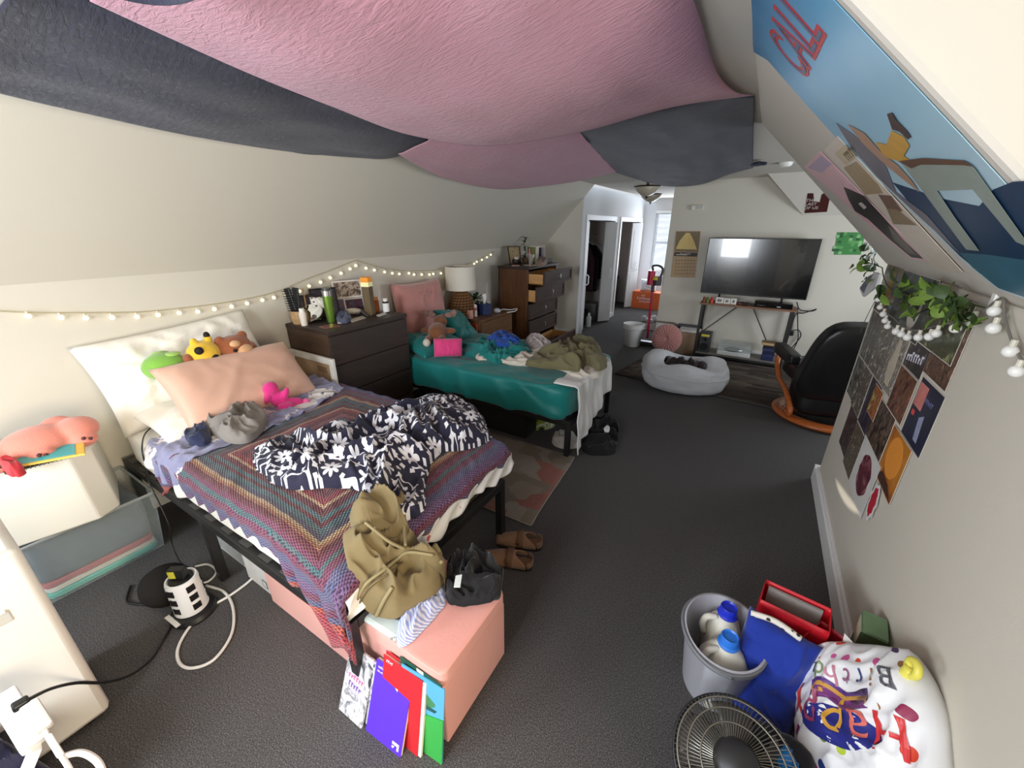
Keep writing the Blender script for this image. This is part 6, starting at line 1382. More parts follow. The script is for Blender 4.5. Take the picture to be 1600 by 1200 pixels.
mb = MB(); mb.tube([(.445 * cos(a), .305 * sin(a), .175 + .035 * max(0, cos(a - 2.6))) for a in [2 * pi * i / 60 for i in range(60)]], .006, 6, closed=True); part(mb, 'piping', bbm, t)
o = heap('dark_clothes', cloth('coat_brown', (48, 38, 38)), [BB + Vector(v) for v in ((-.22, .02, 0), (-.10, -.12, 0), (.12, -.13, 0), (.26, -.02, 0), (.12, .12, 0), (-.10, .12, 0))], .12, ground=lambda x, y: .205, scale=8, seed=5); tag(o, 'dark brown clothes lying in the hollow of the white bean bag', 'clothes')
lth = M('leather_black', (17, 17, 19), rough=.38, var=.1, scale=4, spec=.5, bump=.12, bscale=40)
owd = wood('amber_wood', (156, 78, 34), (188, 104, 50), axis=0, rough=.3)
RC = Vector((.735, 4.36, 0.0)); rzr = radians(14)
t = thing('recliner', 'black leather recliner on a round wooden base beyond the right wall', 'recliner chair', RC, rzr)
ring = MB(); ring.grid(lambda u, v: Vector(((.345 + .06 * cos(2 * pi * v)) * cos(2 * pi * u), (.345 + .06 * cos(2 * pi * v)) * sin(2 * pi * u), .032 + .030 * sin(2 * pi * v))), 64, 14, cu=True, cv=True)
part(ring, 'ring_base', owd, t, smooth=180)
sp_ = MB(); sp_.bar((-.33, 0, .055), (.33, 0, .055), .06, .03); part(sp_, 'base_bar', owd, t, smooth=0, bevel=.008)
part(MB().cyl((0, 0, .05), (0, 0, .26), .035, n=16), 'column', black_metal, t)
for s in (-1, 1):
    pts = [(s * .36, .34, .52), (s * .365, .30, .40), (s * .365, .16, .30), (s * .36, -.02, .26), (s * .355, -.16, .20), (s * .35, -.24, .13), (s * .35, -.22, .08), (s * .35, -.16, .09)]
    part(MB().tube(crom(pts, 40), [.024] * 41, 10), 'arm_frame', owd, t, smooth=180)
    part(rbox(s * .36 - .055, s * .36 + .055, -.10, .40, .50, .60, n=16, e=6), 'armrest', lth, t, smooth=180, weld=True)
part(rbox(-.30, .30, -.16, .46, .30, .47, n=20, e=6, wr=.006), 'seat', lth, t, smooth=180, weld=True)
bk = rbox(-.36, .36, -.09, .09, 0, .72, n=26, e=5, wr=.005)
Tb = Matrix.Translation((0, -.20, .26)) @ Euler((radians(14), 0, 0)).to_matrix().to_4x4(); 
for i, v in enumerate(bk.v):
    k = max(0.0, v.z / .72); w = 1.06 - .26 * k ** 2.2; bk.v[i] = Tb @ Vector((v.x * w, v.y, v.z))
part(bk, 'backrest', lth, t, smooth=180, weld=True)
part(rbox(-.31, .31, -.27, .10, .085, .42, n=18, e=5), 'seat_back_skirt', lth, t, smooth=180, weld=True)
# ------------------------------------------------------------------ cloth drapes under the ceiling
def gauze(name, col, col2):
    tt = NT(name); v = tt.coord(); mp = tt.n('Mapping'); mp.inputs['Scale'].default_value = (9, 34, 9); mp.inputs['Rotation'].default_value = (0, 0, radians(24)); tt.l(v, mp.inputs[0])
    n = tt.noise(2.2, mp.outputs[0], 5, .6, .9); m2 = tt.noise(2.0, v, 2)
    c = tt.mix(m2, S(*col), S(*col2)); tt.base(tt.mix(tt.math('MULTIPLY', tt.math('SUBTRACT', .62, n), .5), c, dk(S(*col), .55)))
    tt.b.inputs['Roughness'].default_value = .9; tt.b.inputs['Specular IOR Level'].default_value = .1; tt.b.inputs['Sheen Weight'].default_value = .2
    tt.bump(n, .55, .012); return tt.m
pinkg = gauze('gauze_mauve', (204, 150, 164), (196, 144, 166)); navyg = gauze('gauze_navy', (60, 62, 80), (46, 47, 64))
def drape(name, label, bottom, top, mat, sag=0.05, wr=.010, nu=90, nv=60, seed=1, dz=0.0):
    """a hung cloth between two edges; every edge point is (px, py, height)"""
    B, T_ = crom([at(a, b, z=c + dz) for a, b, c in bottom], nu), crom([at(a, b, z=c + dz) for a, b, c in top], nu)
    mb = MB()
    def P(u, v):
        i = round(u * nu); p = B[i].lerp(T_[i], v)
        k = sin(pi * v) * (.35 + .65 * sin(pi * u))
        p = p + Vector((0, 0, -sag * k + wr * noise.noise(Vector((p.x * 6, p.y * 3, seed))) * min(1, v * 8) * min(1, (1 - v) * 8 + .2)))
        p.z = min(p.z, ZC - .004)
        if p.x < -2.2: p.z = min(p.z, 1.40 + (p.x + 3.0) * (ZC - 1.40) / .75 - .006)
        return p
    mb.grid(P, nu, nv); o = mb.build(name, mat, None, smooth=180, solid=.0025); return tag(o, label, 'drape', None)
drape('ceiling_drape', 'navy cloth drape hanging along the left side of the ceiling',
      [(-90, 118, 2.04), (0, 145, 2.05), (150, 180, 2.04), (300, 212, 2.03), (450, 236, 2.05), (560, 246, 2.07), (612, 246, 2.09), (668, 222, 2.15)],
      [(40, -60, 2.17), (140, -4, 2.17), (270, 56, 2.16), (400, 114, 2.15), (480, 150, 2.15), (560, 178, 2.15), (620, 198, 2.16), (668, 214, 2.17)], navyg, sag=.02, seed=3)
drape('ceiling_drape', 'large mauve gauze drape sagging overhead in the middle of the ceiling',
      [(140, 0, 2.10), (270, 60, 2.09), (400, 118, 2.08), (520, 166, 2.07), (640, 210, 2.06), (760, 227, 2.06), (900, 207, 2.10), (1050, 167, 2.16), (1178, 148, 2.205)],
      [(200, -330, 2.17), (330, -300, 2.17), (460, -280, 2.17), (600, -260, 2.17), (740, -240, 2.18), (860, -200, 2.18), (960, -130, 2.19), (1070, -30, 2.20), (1117, 112, 2.21)], pinkg, sag=.07, seed=5, nv=80)
drape('ceiling_drape', 'smaller mauve gauze drape hanging behind the large one toward the hall',
      [(622, 240, 2.08), (660, 262, 2.05), (700, 279, 2.02), (780, 295, 2.00), (860, 289, 2.05), (915, 280, 2.12), (964, 268, 2.18)],
      [(690, 208, 2.15), (730, 205, 2.16), (770, 200, 2.17), (800, 196, 2.17), (840, 192, 2.18), (880, 190, 2.19), (905, 206, 2.20)], pinkg, sag=.02, seed=8)
drape('ceiling_drape', 'navy cloth drape hanging at the right before the hall lights',
      [(958, 268, 2.195), (1000, 281, 2.13), (1045, 291, 2.10), (1095, 288, 2.12), (1140, 272, 2.17), (1177, 262, 2.20)],
      [(896, 204, 2.205), (960, 188, 2.21), (1020, 172, 2.21), (1080, 158, 2.21), (1140, 148, 2.212), (1179, 149, 2.214)], navyg, sag=.03, seed=2)
drape('ceiling_drape', 'corner of a third navy cloth drape at the very top left of the view',
      [(150, -16, 2.0), (200, 2, 2.0), (255, 9, 2.0), (300, 2, 2.0), (330, -20, 2.0)], [(120, -140, 2.12), (180, -140, 2.12), (240, -140, 2.12), (300, -140, 2.12), (360, -140, 2.12)], navyg, sag=.01, seed=6)
p = at(1184, 256, z=2.19)
mb = MB(); mb.ball(p, (.05, .05, .022)); mb.ball(p + Vector((.05, -.02, -.004)), (.03, .03, .018)); mb.ball(p + Vector((-.03, .03, -.002)), (.03, .03, .02))
tag(mb.build('cloth_knot', navyg, None, smooth=180, remesh=.01), 'knotted navy cloth corner tied to the ceiling at the right drape', 'cloth knot')

# ------------------------------------------------------------------ posters on the right slope
SN = Vector((-1, 0, -1)).normalized()                 # slope facing into the room
SO = Vector((.6, 2, 1.455)); 
_n = Vector((1.455 - 2.23, 0, -(.6 + .175))).normalized()
def onslope(px, py, off=.002):
    d = ray(px, py); t = ((SO + _n * off) - EYE).dot(_n) / d.dot(_n); return EYE + d * t
def sheet_on(name, label, pts, mat, th=.0012, n=_n, parent=None, cat='poster'):
    t = thing(name, label, cat, sum(pts, Vector()) / len(pts)) if parent is None else parent
    MB().prism(pts, n * th).build('sheet' if parent is None else name, mat, t, smooth=0); return t
def sky_mat():
    tt = NT('poster_sky'); v = tt.coord(); s = tt.n('SeparateXYZ'); tt.l(v, s.inputs[0])
    f = tt.math('MULTIPLY_ADD', s.outputs[2], 1.2, .5); f = tt.math('ADD', f, tt.math('MULTIPLY', tt.math('SUBTRACT', tt.noise(3, v), .5), .2))
    tt.base(tt.ramp(f, [(.1, S(206, 222, 228)), (.45, S(168, 206, 224)), (.72, S(96, 168, 210)), (.95, S(44, 112, 160))])); tt.b.inputs['Roughness'].default_value = .35; return tt.m
bp = [onslope(*q) for q in ((1172, -40), (1176, 30), (1177, 80), (1200, 94), (1262, 165), (1330, 240), (1440, 345), (1505, 408), (1560, 452), (1600, 466))]
bp += [Vector((.568, 1.42, 1.487)) + _n * .002, Vector((.50, 1.10, 1.555)) + _n * .002, Vector((.25, 1.09, 1.805)) + _n * .002, Vector((.0, 1.09, 2.055)) + _n * .002, Vector((-.15, 1.15, 2.205)) + _n * .002]
PT = sheet_on('poster', 'large blue poster of sky and sea on the right slope, nearest the viewer', bp, sky_mat())
def art(name, px, col, k, rough=.35, var=.12, sc=12):
    pts = [onslope(a, b, .0035 + .0006 * k) for a, b in px]; MB().prism(pts, _n * .0004).build(name, M('print_' + name, col, rough=rough, var=var, scale=sc), PT, smooth=0)
art('sea', ((1395, 285), (1470, 310), (1530, 322), (1552, 296), (1582, 284), (1612, 282), (1640, 330), (1625, 470), (1600, 463), (1560, 449), (1500, 400), (1440, 340)), (28, 58, 92), 0, var=.35, sc=5)
art('shallow_sea', ((1500, 395), (1545, 398), (1600, 406), (1625, 420), (1622, 468), (1600, 464), (1560, 450), (1520, 418)), (62, 110, 134), 1, var=.3, sc=9)
art('far_shore', ((1306, 192), (1330, 208), (1362, 232), (1385, 262), (1400, 300), (1448, 336), (1500, 396), (1440, 342), (1370, 276), (1330, 230)), (116, 112, 122), 2, var=.3, sc=9)
art('ochre_shape', ((1368, 222), (1385, 226), (1393, 204), (1412, 214), (1421, 228), (1412, 244), (1434, 258), (1424, 262), (1400, 250), (1382, 246)), (206, 158, 66), 3, var=.2, sc=30)
art('tan_shape', ((1324, 194), (1350, 208), (1378, 240), (1402, 258), (1424, 282), (1436, 300), (1416, 284), (1384, 258), (1350, 226)), (176, 140, 116), 4)
art('dark_rock', ((1386, 178), (1393, 176), (1402, 190), (1416, 204), (1423, 214), (1419, 218), (1406, 206), (1394, 202)), (72, 50, 46), 4)
art('grey_rock', ((1408, 254), (1440, 250), (1505, 252), (1522, 262), (1600, 372), (1612, 388), (1588, 378), (1520, 296), (1464, 298), (1492, 340), (1530, 392), (1510, 390), (1480, 350), (1440, 296)), (150, 160, 152), 5, var=.2, sc=14)
art('rock_rim', ((1404, 252), (1440, 247), (1506, 251), (1520, 260), (1506, 258), (1440, 257), (1424, 263)), (104, 76, 60), 6)
xs = Vector((0, -1, 0)); ys = _n.cross(xs)
o_ = onslope(1214, 62, .004)
LT = Matrix((xs, ys, _n)).transposed().to_4x4(); LT.translation = o_ - PT.location
sl = LT @ Matrix.Rotation(radians(-4), 4, 'Z')
rdl = M('letter_red', (196, 58, 60), rough=.4); lil = M('letter_fill', (86, 104, 134), rough=.4)
lettering('CALL', .215, sl @ Matrix.Translation((-.07, -.06, 0)) @ Matrix.Diagonal((.78, 1, 1, 1)), rdl, PT, align='LEFT', off=.007); lettering('CALL', .215, sl @ Matrix.Translation((-.07, -.06, .0012)) @ Matrix.Diagonal((.78, 1, 1, 1)), lil, PT, name='letter_fill', align='LEFT', off=-.004)
tanp = sheet_on('poster', 'tan photo poster with white border beside the large blue poster on the slope', [onslope(*q, .004) for q in ((1288, 234), (1309, 213), (1505, 425), (1478, 424), (1452, 412))], M('poster_cream', (222, 210, 196), rough=.35, var=.06))
for k, (px, c) in enumerate(((((1318, 262), (1338, 252), (1372, 288), (1380, 302), (1352, 304)), (172, 150, 116)), (((1372, 304), (1392, 306), (1410, 330), (1390, 332)), (120, 92, 78)), (((1385, 325), (1402, 328), (1432, 352), (1396, 350)), (150, 128, 100)), (((1304, 240), (1320, 226), (1338, 244), (1322, 258)), (206, 190, 160)))):
    pts = [onslope(a, b, .0056 + .0004 * k) for a, b in px]; MB().prism(pts, _n * .0004).build('print_block', M('tan_block%d' % k, c, rough=.4, var=.2, scale=22), tanp, smooth=0)
scrawl(5, .06, (lambda T: T)(Matrix.Translation(onslope(1326, 238, .0075) - tanp.location) @ LT.to_3x3().to_4x4()), M('print_olive', (120, 104, 76)), tanp)
pkp = sheet_on('poster', 'pink and black poster at the far edge of the right slope', [onslope(*q, .003) for q in ((1256, 261), (1282, 236), (1452, 410), (1424, 404), (1360, 352))], M('poster_pink', (238, 192, 200), rough=.35, var=.14, scale=5))
for nm, px, c, k in (('black_print', ((1318, 292), (1328, 296), (1350, 306), (1372, 330), (1412, 376), (1442, 404), (1424, 402), (1388, 372), (1356, 342), (1336, 330), (1326, 312)), (22, 18, 20), 0), ('grey_print', ((1388, 352), (1404, 368), (1432, 398), (1420, 396), (1396, 374)), (112, 104, 98), 1), ('white_patch', ((1341, 318), (1346, 316), (1354, 324), (1350, 327)), (214, 202, 200), 2), ('mauve_print', ((1262, 262), (1283, 243), (1300, 256), (1284, 270)), (190, 168, 196), 0)):
    pts = [onslope(a, b, .0046 + .0005 * k) for a, b in px]; MB().prism(pts, _n * .0004).build(nm, M('pp_' + nm, c, rough=.35, var=.2, scale=16), pkp, smooth=0)
# small poster on the hip slope above the television wall
hn = Vector((0, -(ZC - 1.77), -.33)).normalized(); ho = Vector((.5, 6.16, 1.77))
def onhip(px, py, off=.003):
    d = ray(px, py); t = ((ho + hn * off) - EYE).dot(hn) / d.dot(hn); return EYE + d * t
q = [onhip(*a) for a in ((1257, 333), (1292, 331), (1297, 308), (1289, 301), (1284, 304), (1281, 316), (1272, 314), (1271, 302), (1262, 302))]
tl = sheet_on('poster', 'small dark red poster on the sloped ceiling above the television wall', q, M('poster_maroon', (74, 36, 34), rough=.4, var=.5, scale=12), n=hn)
ys_ = Vector((1, 0, 0)).cross(hn) * -1; HT = Matrix((Vector((1, 0, 0)), hn.cross(Vector((1, 0, 0))), hn)).transposed().to_4x4()
for k, w in enumerate(('THE', 'LAST', 'OF US')):
    HT.translation = onhip(1267, 313 + k * 6, .005) - tl.location; lettering(w, .05, HT.copy(), M('ink_cream', (206, 200, 196)), tl)

# ------------------------------------------------------------------ on the television wall
def wallq(px, y=6.15, off=.003): return [at(a, b, y=y - off) for a, b in px]
NY = Vector((0, -1, 0))
cal = sheet_on('calendar', 'tan wall calendar with photo and month page left of the television', wallq(((1056, 361), (1095, 361), (1086, 434), (1048, 433))), M('calendar_tan', (180, 150, 112), rough=.5, var=.08), n=NY, cat='calendar')
for nm, px, c, k in (('photo_ground', ((1057, 362), (1094, 362), (1091, 394), (1054, 393)), (124, 104, 74), 0), ('stepped_mound', ((1072, 364), (1078, 364), (1084, 376), (1089, 390), (1056, 389), (1062, 376)), (226, 196, 120), 1), ('dark_header', ((1054, 394), (1090, 395), (1089, 401), (1053, 400)), (34, 24, 22), 1), ('header_text', ((1056, 397), (1074, 397.5), (1074, 399), (1056, 398.5)), (190, 176, 160), 2)):
    MB().prism(wallq(px, off=.0045 + .0006 * k), NY * .0004).build(nm, M('cal_' + nm, c, rough=.5, var=.15, scale=26), cal, smooth=0)
mb = MB()
for r in range(5):
    for c in range(7):
        a = at(1056 + c * 4.6 - r * .5, 406 + r * 5.2, y=6.145); mb.box(a.x, a.x + .018, 6.1442, 6.1448, a.z - .012, a.z)
mb.build('date_numbers', M('ink_brown', (120, 92, 68)), cal, smooth=0)['kind'] = 'stuff'
scrawl(9, .028, Matrix.Translation(Vector((at(1071, 397, y=6.15).x, 6.1425, at(1071, 397, y=6.15).z)) - cal.location) @ Euler((radians(90), 0, 0)).to_matrix().to_4x4(), M('ink_cream', (206, 200, 196)), cal)
gx = wallq(((1308, 363), (1352, 363), (1345, 398), (1303, 398)))
gp = sheet_on('wall_panel', 'square green pixel patterned panel on the wall right of the television', gx, M('panel_green', (62, 134, 66), rough=.5, var=.06), n=NY, cat='wall panel')
random.seed(11); k = 0
u0, u1, w0, w1 = gx[0].x, gx[1].x, gx[2].z, gx[0].z
for r in range(8):
    for c in range(8):
        v = random.random()
        if v < .62: continue
        mb = MB().box(u0 + (u1 - u0) * c / 8, u0 + (u1 - u0) * (c + 1) / 8, 6.1448, 6.1458, w0 + (w1 - w0) * r / 8, w0 + (w1 - w0) * (r + 1) / 8)
        mb.build('pixel_square', M(('px_light', 'px_dark', 'px_pale')[int(v * 97) % 3], ((92, 160, 88), (34, 92, 46), (140, 190, 132))[int(v * 97) % 3], rough=.5), gp, smooth=0)

# ------------------------------------------------------------------ collage on the right knee wall
NX = Vector((-1, 0, 0)); XW = .6
def onwall(px, py, off=.002): return at(px, py, x=XW - off)
def pmat(name, cols, sc, stretch=(1, 1, 1), seed=0.0, interp='LINEAR', dist=.8):
    tt = NT(name); v = tt.coord(); mp = tt.n('Mapping'); mp.inputs['Location'].default_value = (seed, seed * 1.7, seed * .6); mp.inputs['Scale'].default_value = stretch; tt.l(v, mp.inputs[0])
    n = tt.noise(sc, mp.outputs[0], 5, .65, dist); k = len(cols)
    tt.base(tt.ramp(n, [(.38 + .26 * i / max(1, k - 1), S(*c)) for i, c in enumerate(cols)], interp)); tt.b.inputs['Roughness'].default_value = .3; tt.b.inputs['Specular IOR Level'].default_value = .4; return tt.m
dk_, gy, br, cr = (28, 26, 26), (86, 80, 76), (70, 54, 44), (170, 156, 138)
PL = [  # y0, y1, z0, z1, colours, scale, label
    (2.72, 3.08, 1.21, 1.47, ((34, 48, 62), (60, 80, 92), (170, 130, 60), (44, 60, 56)), 6, 'dark teal poster with ochre figure at the top far corner of the wall collage'),
    (2.20, 2.72, 1.20, 1.46, ((22, 24, 24), (40, 46, 44), (56, 66, 56)), 5, 'almost black poster with a pale ring shape along the top of the collage'),
    (1.82, 2.20, 1.22, 1.43, ((52, 58, 36), (84, 92, 56), (60, 44, 38)), 9, 'green brown poster behind the vine at the top near corner of the collage'),
    (2.78, 3.05, .94, 1.21, ((70, 68, 62), (112, 108, 100), (54, 50, 46)), 12, 'grey crowd photo poster at the far edge of the collage, under the teal one'),
    (2.50, 2.78, .94, 1.20, (gy, (150, 140, 126), (60, 54, 50)), 10, 'grey poster with upright streaks, second from the far edge in the collage'),
    (2.27, 2.50, .94, 1.20, ((90, 84, 78), (206, 196, 176), (70, 60, 56)), 8, 'poster with a tall white figure under the pale ring poster'),
    (2.03, 2.27, 1.10, 1.22, ((30, 28, 30), (60, 54, 56), (44, 40, 42)), 8, 'short black poster with slanted white print in the collage'),
    (1.785, 2.03, 1.14, 1.36, ((52, 38, 34), (96, 68, 52), (130, 96, 74), (48, 34, 32)), 11, 'brown poster at the near top edge of the collage above the navy one'),
    (2.03, 2.27, .905, 1.10, ((60, 32, 30), (120, 54, 40), (150, 110, 70), (46, 34, 34)), 10, 'maroon poster with orange and yellow figures left of the navy one'),
    (1.77, 2.01, .89, 1.13, ((22, 24, 44), (34, 36, 62), (48, 50, 78)), 4, 'square navy poster with pink block at the near side of the collage'),
    (2.86, 3.04, .70, .94, ((30, 34, 32), (60, 66, 62), (150, 146, 134)), 9, 'dark poster with pale patch at the far edge, middle of the collage'),
    (2.62, 2.86, .69, .94, ((60, 56, 50), (130, 122, 108), (48, 44, 40)), 12, 'brown grey photo poster near the far edge, middle of the collage'),
    (2.41, 2.62, .68, .94, ((26, 22, 24), (46, 40, 66), (30, 26, 28)), 7, 'dark violet poster in the middle of the collage'),
    (2.10, 2.41, .66, .905, ((40, 30, 28), (72, 54, 46), (120, 98, 82)), 9, 'dark brown poster left of the orange one in the collage'),
    (1.835, 2.09, .645, .89, ((120, 62, 34), (214, 128, 44), (226, 150, 60)), 3, 'orange poster with glowing oval at the lower near side of the collage'),
    (2.62, 2.84, .44, .69, ((40, 34, 34), (70, 52, 52), (96, 84, 80)), 12, 'dark mottled poster at the lower far corner of the collage'),
    (2.40, 2.62, .42, .68, ((84, 74, 62), (130, 116, 98), (56, 48, 42)), 16, 'brown textured poster at the bottom far side of the collage'),
    (2.36, 2.52, .78, .93, ((180, 84, 36), (206, 120, 56), (90, 40, 26)), 7, 'small orange brown print pinned over the middle of the collage'),
]
random.seed(2)
wb_ = M('poster_edge', (214, 208, 198), rough=.5)
for k, (y0, y1, z0, z1, cols, sc, lab) in enumerate(PL):
    t = thing('poster', lab, 'poster', (XW - .002, (y0 + y1) / 2, z0)); off = .0014 * (k % 3)
    g = .0005
    MB().box(XW - .0022 - off, XW - .001 - off, y0 + g, y1 - g, z0 + g, z1 - g).build('sheet', wb_ if k % 2 else wb_, t, smooth=0)
    b = .0035
    MB().box(XW - .0028 - off, XW - .0022 - off, y0 + b, y1 - b, z0 + b, z1 - b).build('picture', pmat('poster_%d' % k, [tuple(int(c * .9) for c in q) for q in cols] + ([tuple(min(230, int(c * 1.5 + 26)) for c in cols[1])] if k not in (9, 14) else []), sc * (1.2 if k in (9, 14) else 3.6), (1, 1, .7), k * 1.3), t, smooth=0)
    def dec(nm, pts, mat, lv=0): MB().prism([Vector((XW - .0029 - off - .0004 * lv, y, z)) for y, z in pts], NX * .0004).build(nm, mat, t, smooth=0)
    RY = Matrix((Vector((0, -1, 0)), Vector((0, 0, 1)), NX)).transposed().to_4x4()
    def word(txt, y, z, size, mat, rot=0):
        T = RY.copy(); T.translation = Vector((XW - .0036 - off, y, z)) - t.location; scrawl(txt, size, T @ Matrix.Rotation(rot, 4, 'Z'), mat, t)
    ell = lambda cy, cz, a, b, n=28: [(cy + a * cos(2 * pi * i / n), cz + b * sin(2 * pi * i / n)) for i in range(n)]
    if k == 0: dec('ochre_figure', [(2.83, 1.25), (2.90, 1.25), (2.92, 1.36), (2.88, 1.43), (2.84, 1.40)], M('ochre', (178, 136, 62), var=.3))
    if k == 1: dec('pale_ring', ell(2.36, 1.33, .075, .095), M('ring_pale', (190, 186, 172), var=.3, scale=20)); dec('ring_middle', ell(2.36, 1.345, .045, .06), M('ring_dark', (30, 32, 32)), 1)
    if k == 5: dec('white_figure', [(2.34, .97), (2.41, .97), (2.44, 1.05), (2.40, 1.18), (2.36, 1.18), (2.33, 1.06)], M('figure_white', (200, 190, 170), var=.15))
    if k == 6: word(7, 2.15, 1.16, .05, ltx, radians(8))
    if k == 9: dec('pink_block', [(1.91, 1.02), (2.0, 1.02), (2.0, 1.11), (1.91, 1.11)], M('block_pink', (206, 128, 120), var=.35, scale=26)); dec('pale_streak', [(1.84, .92), (1.88, .92), (1.90, 1.0), (1.86, 1.02)], M('streak', (150, 156, 186), var=.3, scale=30)); dec('red_dot', [(1.955, .985), (1.985, .985), (1.985, 1.005), (1.955, 1.005)], M('dot_red', (214, 80, 84))); word(5, 1.86, 1.07, .028, M('ink_lilac', (120, 122, 170)))
    if k == 14: dec('glowing_oval', ell(1.965, .79, .09, .085), M('oval_orange', (232, 150, 58), var=.08)); dec('dark_foot', [(1.85, .655), (2.08, .655), (2.02, .70), (1.92, .69)], M('foot_dark', (70, 44, 34)), 1)
t = thing('poster', 'white bordered poster with dark red oval near the bottom of the collage', 'poster', (XW - .003, 2.2, .42))
MB().box(XW - .007, XW - .0062, 2.05, 2.39, .425, .70).build('sheet', M('poster_white', (222, 220, 216), rough=.4), t, smooth=0)
MB().prism([Vector((XW - .0072, 2.21 + .10 * cos(2 * pi * i / 32) * (1 + .08 * sin(5 * i)), .565 + .10 * sin(2 * pi * i / 32))) for i in range(32)], NX * .0005).build('dark_oval', pmat('oval_wine', ((70, 22, 36), (110, 40, 56), (170, 110, 120)), 16), t, smooth=0)
t = thing('sticker', 'small white edged red sticker below the orange poster', 'sticker', (XW - .003, 1.99, .48))
c = onwall(1367, 785); stp = [(c.y + .052 * cos(a) * (1 + .12 * sin(9 * a)) , c.z + .085 * sin(a) * (1 + .08 * cos(7 * a))) for a in [2 * pi * i / 40 for i in range(40)]]
MB().prism([Vector((XW - .0085, y, z)) for y, z in stp], NX * .0008).build('sticker_border', M('sticker_white', (232, 232, 234), rough=.4), t, smooth=0)
MB().prism([Vector((XW - .0094, c.y + (y - c.y) * .66, c.z + (z - c.z) * .8)) for y, z in stp], NX * .0006).build('red_shape', M('sticker_red', (186, 36, 54), var=.2, scale=40), t, smooth=0)
# hanging vine and trinkets along the top of the collage
vt = thing('vine_garland', 'green leafy vine garland pinned along the top of the poster collage', 'garland', onwall(1470, 470))
mb = MB(); vpath = [(1360, 388), (1376, 396), (1380, 430), (1392, 452), (1420, 462), (1448, 472), (1476, 470), (1500, 468), (1528, 478), (1550, 482), (1566, 474)]
vp = crom([onwall(*q, .02) for q in vpath], 60); vp = [Vector((q.x, q.y, min(q.z, 1.44))) for q in vp]; mb.tube(vp, .003, 6); mb.build('stem', M('vine_stem', (92, 108, 56)), vt, smooth=180)
random.seed(4); lf1, lf2 = MB(), MB()
for i in range(74):
    k = random.choice(list(range(0, 14)) + list(range(24, 56)) * 2); p = vp[k] + Vector((random.uniform(-.06, -.005), random.uniform(-.05, .05), random.uniform(-.07, .07)))
    p.z = min(p.z, 1.385 + .9 * (.6 - p.x)); a = random.uniform(0, 6.28); d = Vector((-.5 + random.uniform(-.4, .2), cos(a), sin(a) * .8)); leaf(lf1 if random.random() < .6 else lf2, p, d, (-1, 0, .4), random.uniform(.045, .07), random.uniform(.03, .045))
lf1.build('leaf_cluster', M('vine_leaf', (110, 138, 58), rough=.45, var=.3, scale=18), vt, smooth=180)['kind'] = 'stuff'; lf2.build('leaf_cluster', M('vine_leaf_dark', (62, 84, 44), rough=.45, var=.3, scale=18), vt, smooth=180)['kind'] = 'stuff'
for px, py in ((1361, 386), (1372, 392), (1358, 409), (1372, 420), (1384, 462)):
    m1 = MB(); p = onwall(px, py, .03); 
    for j in range(4): leaf(m1, p + Vector((0, random.uniform(-.03, .03), random.uniform(-.02, .02))), (-.6, random.uniform(-1, 1), random.uniform(-1, 1)), (-1, 0, .3), .07, .045)
    m1.build('leaf_cluster', M('vine_leaf_dark', (62, 84, 44)), vt, smooth=180)['kind'] = 'stuff'
t = thing('paper_bird', 'white paper bird hanging at the far top corner of the collage', 'paper ornament', onwall(1366, 440, .03))
wpm = M('paper_bright', (226, 226, 226), rough=.8)
MB().prism([onwall(a, b, .02) for a, b in ((1347, 452), (1370, 425), (1378, 428), (1372, 448), (1352, 464))], Vector((-.012, 0, 0))).build('wing', wpm, t, smooth=0)
MB().prism([onwall(a, b, .03) for a, b in ((1345, 450), (1358, 432), (1366, 428), (1356, 446), (1351, 458))], Vector((-.006, 0, 0))).build('grey_wing', M('paper_grey', (120, 122, 134), rough=.8), t, smooth=0)
tag(MB().tube(crom([onwall(*q, .012) for q in ((1372, 462), (1362, 480), (1352, 500), (1344, 520))], 20), .0018, 5).build('hanging_thread', M('thread', (70, 66, 60)), None), 'thin dark thread hanging from the paper bird', 'thread')
# white globe lights on the right wall
RB = [(1372, 468, 5.5), (1375, 480, 5.5), (1380, 491, 6), (1383, 501, 6), (1387, 510, 6), (1400, 518, 7), (1408, 522, 7), (1418, 527, 7.5), (1435, 527, 8), (1452, 526, 8.5), (1463, 521, 9), (1493, 513, 10), (1519, 502, 11), (1552, 513, 12), (1553, 486, 11), (1578, 549, 13), (1588, 580, 13)]
rr = [wpx(onwall(a, b), c) * .72 for a, b, c in RB]
bulb_string('globe_lights', 'string of unlit white globe bulbs hanging across the poster collage on the right', [(1362, 404), (1368, 440), (1372, 460), (1384, 486), (1400, 500), (1412, 512), (1435, 516), (1460, 510), (1495, 502), (1530, 490), (1556, 470), (1568, 468), (1570, 496), (1584, 540), (1600, 566), (1640, 600)], [(a, b) for a, b, c in RB], XW - .022, rr, 0, M('cord_grey', (128, 124, 116), rough=.5), facing=-1)
tag(MB().box(XW - .02, XW, onwall(1563, 470).y - .012, onwall(1563, 470).y + .012, onwall(1563, 470).z - .02, onwall(1563, 470).z + .02).build('wall_hook', white_pl, None, smooth=0, bevel=.003), 'small pale hook holding the globe lights at the top right', 'hook')

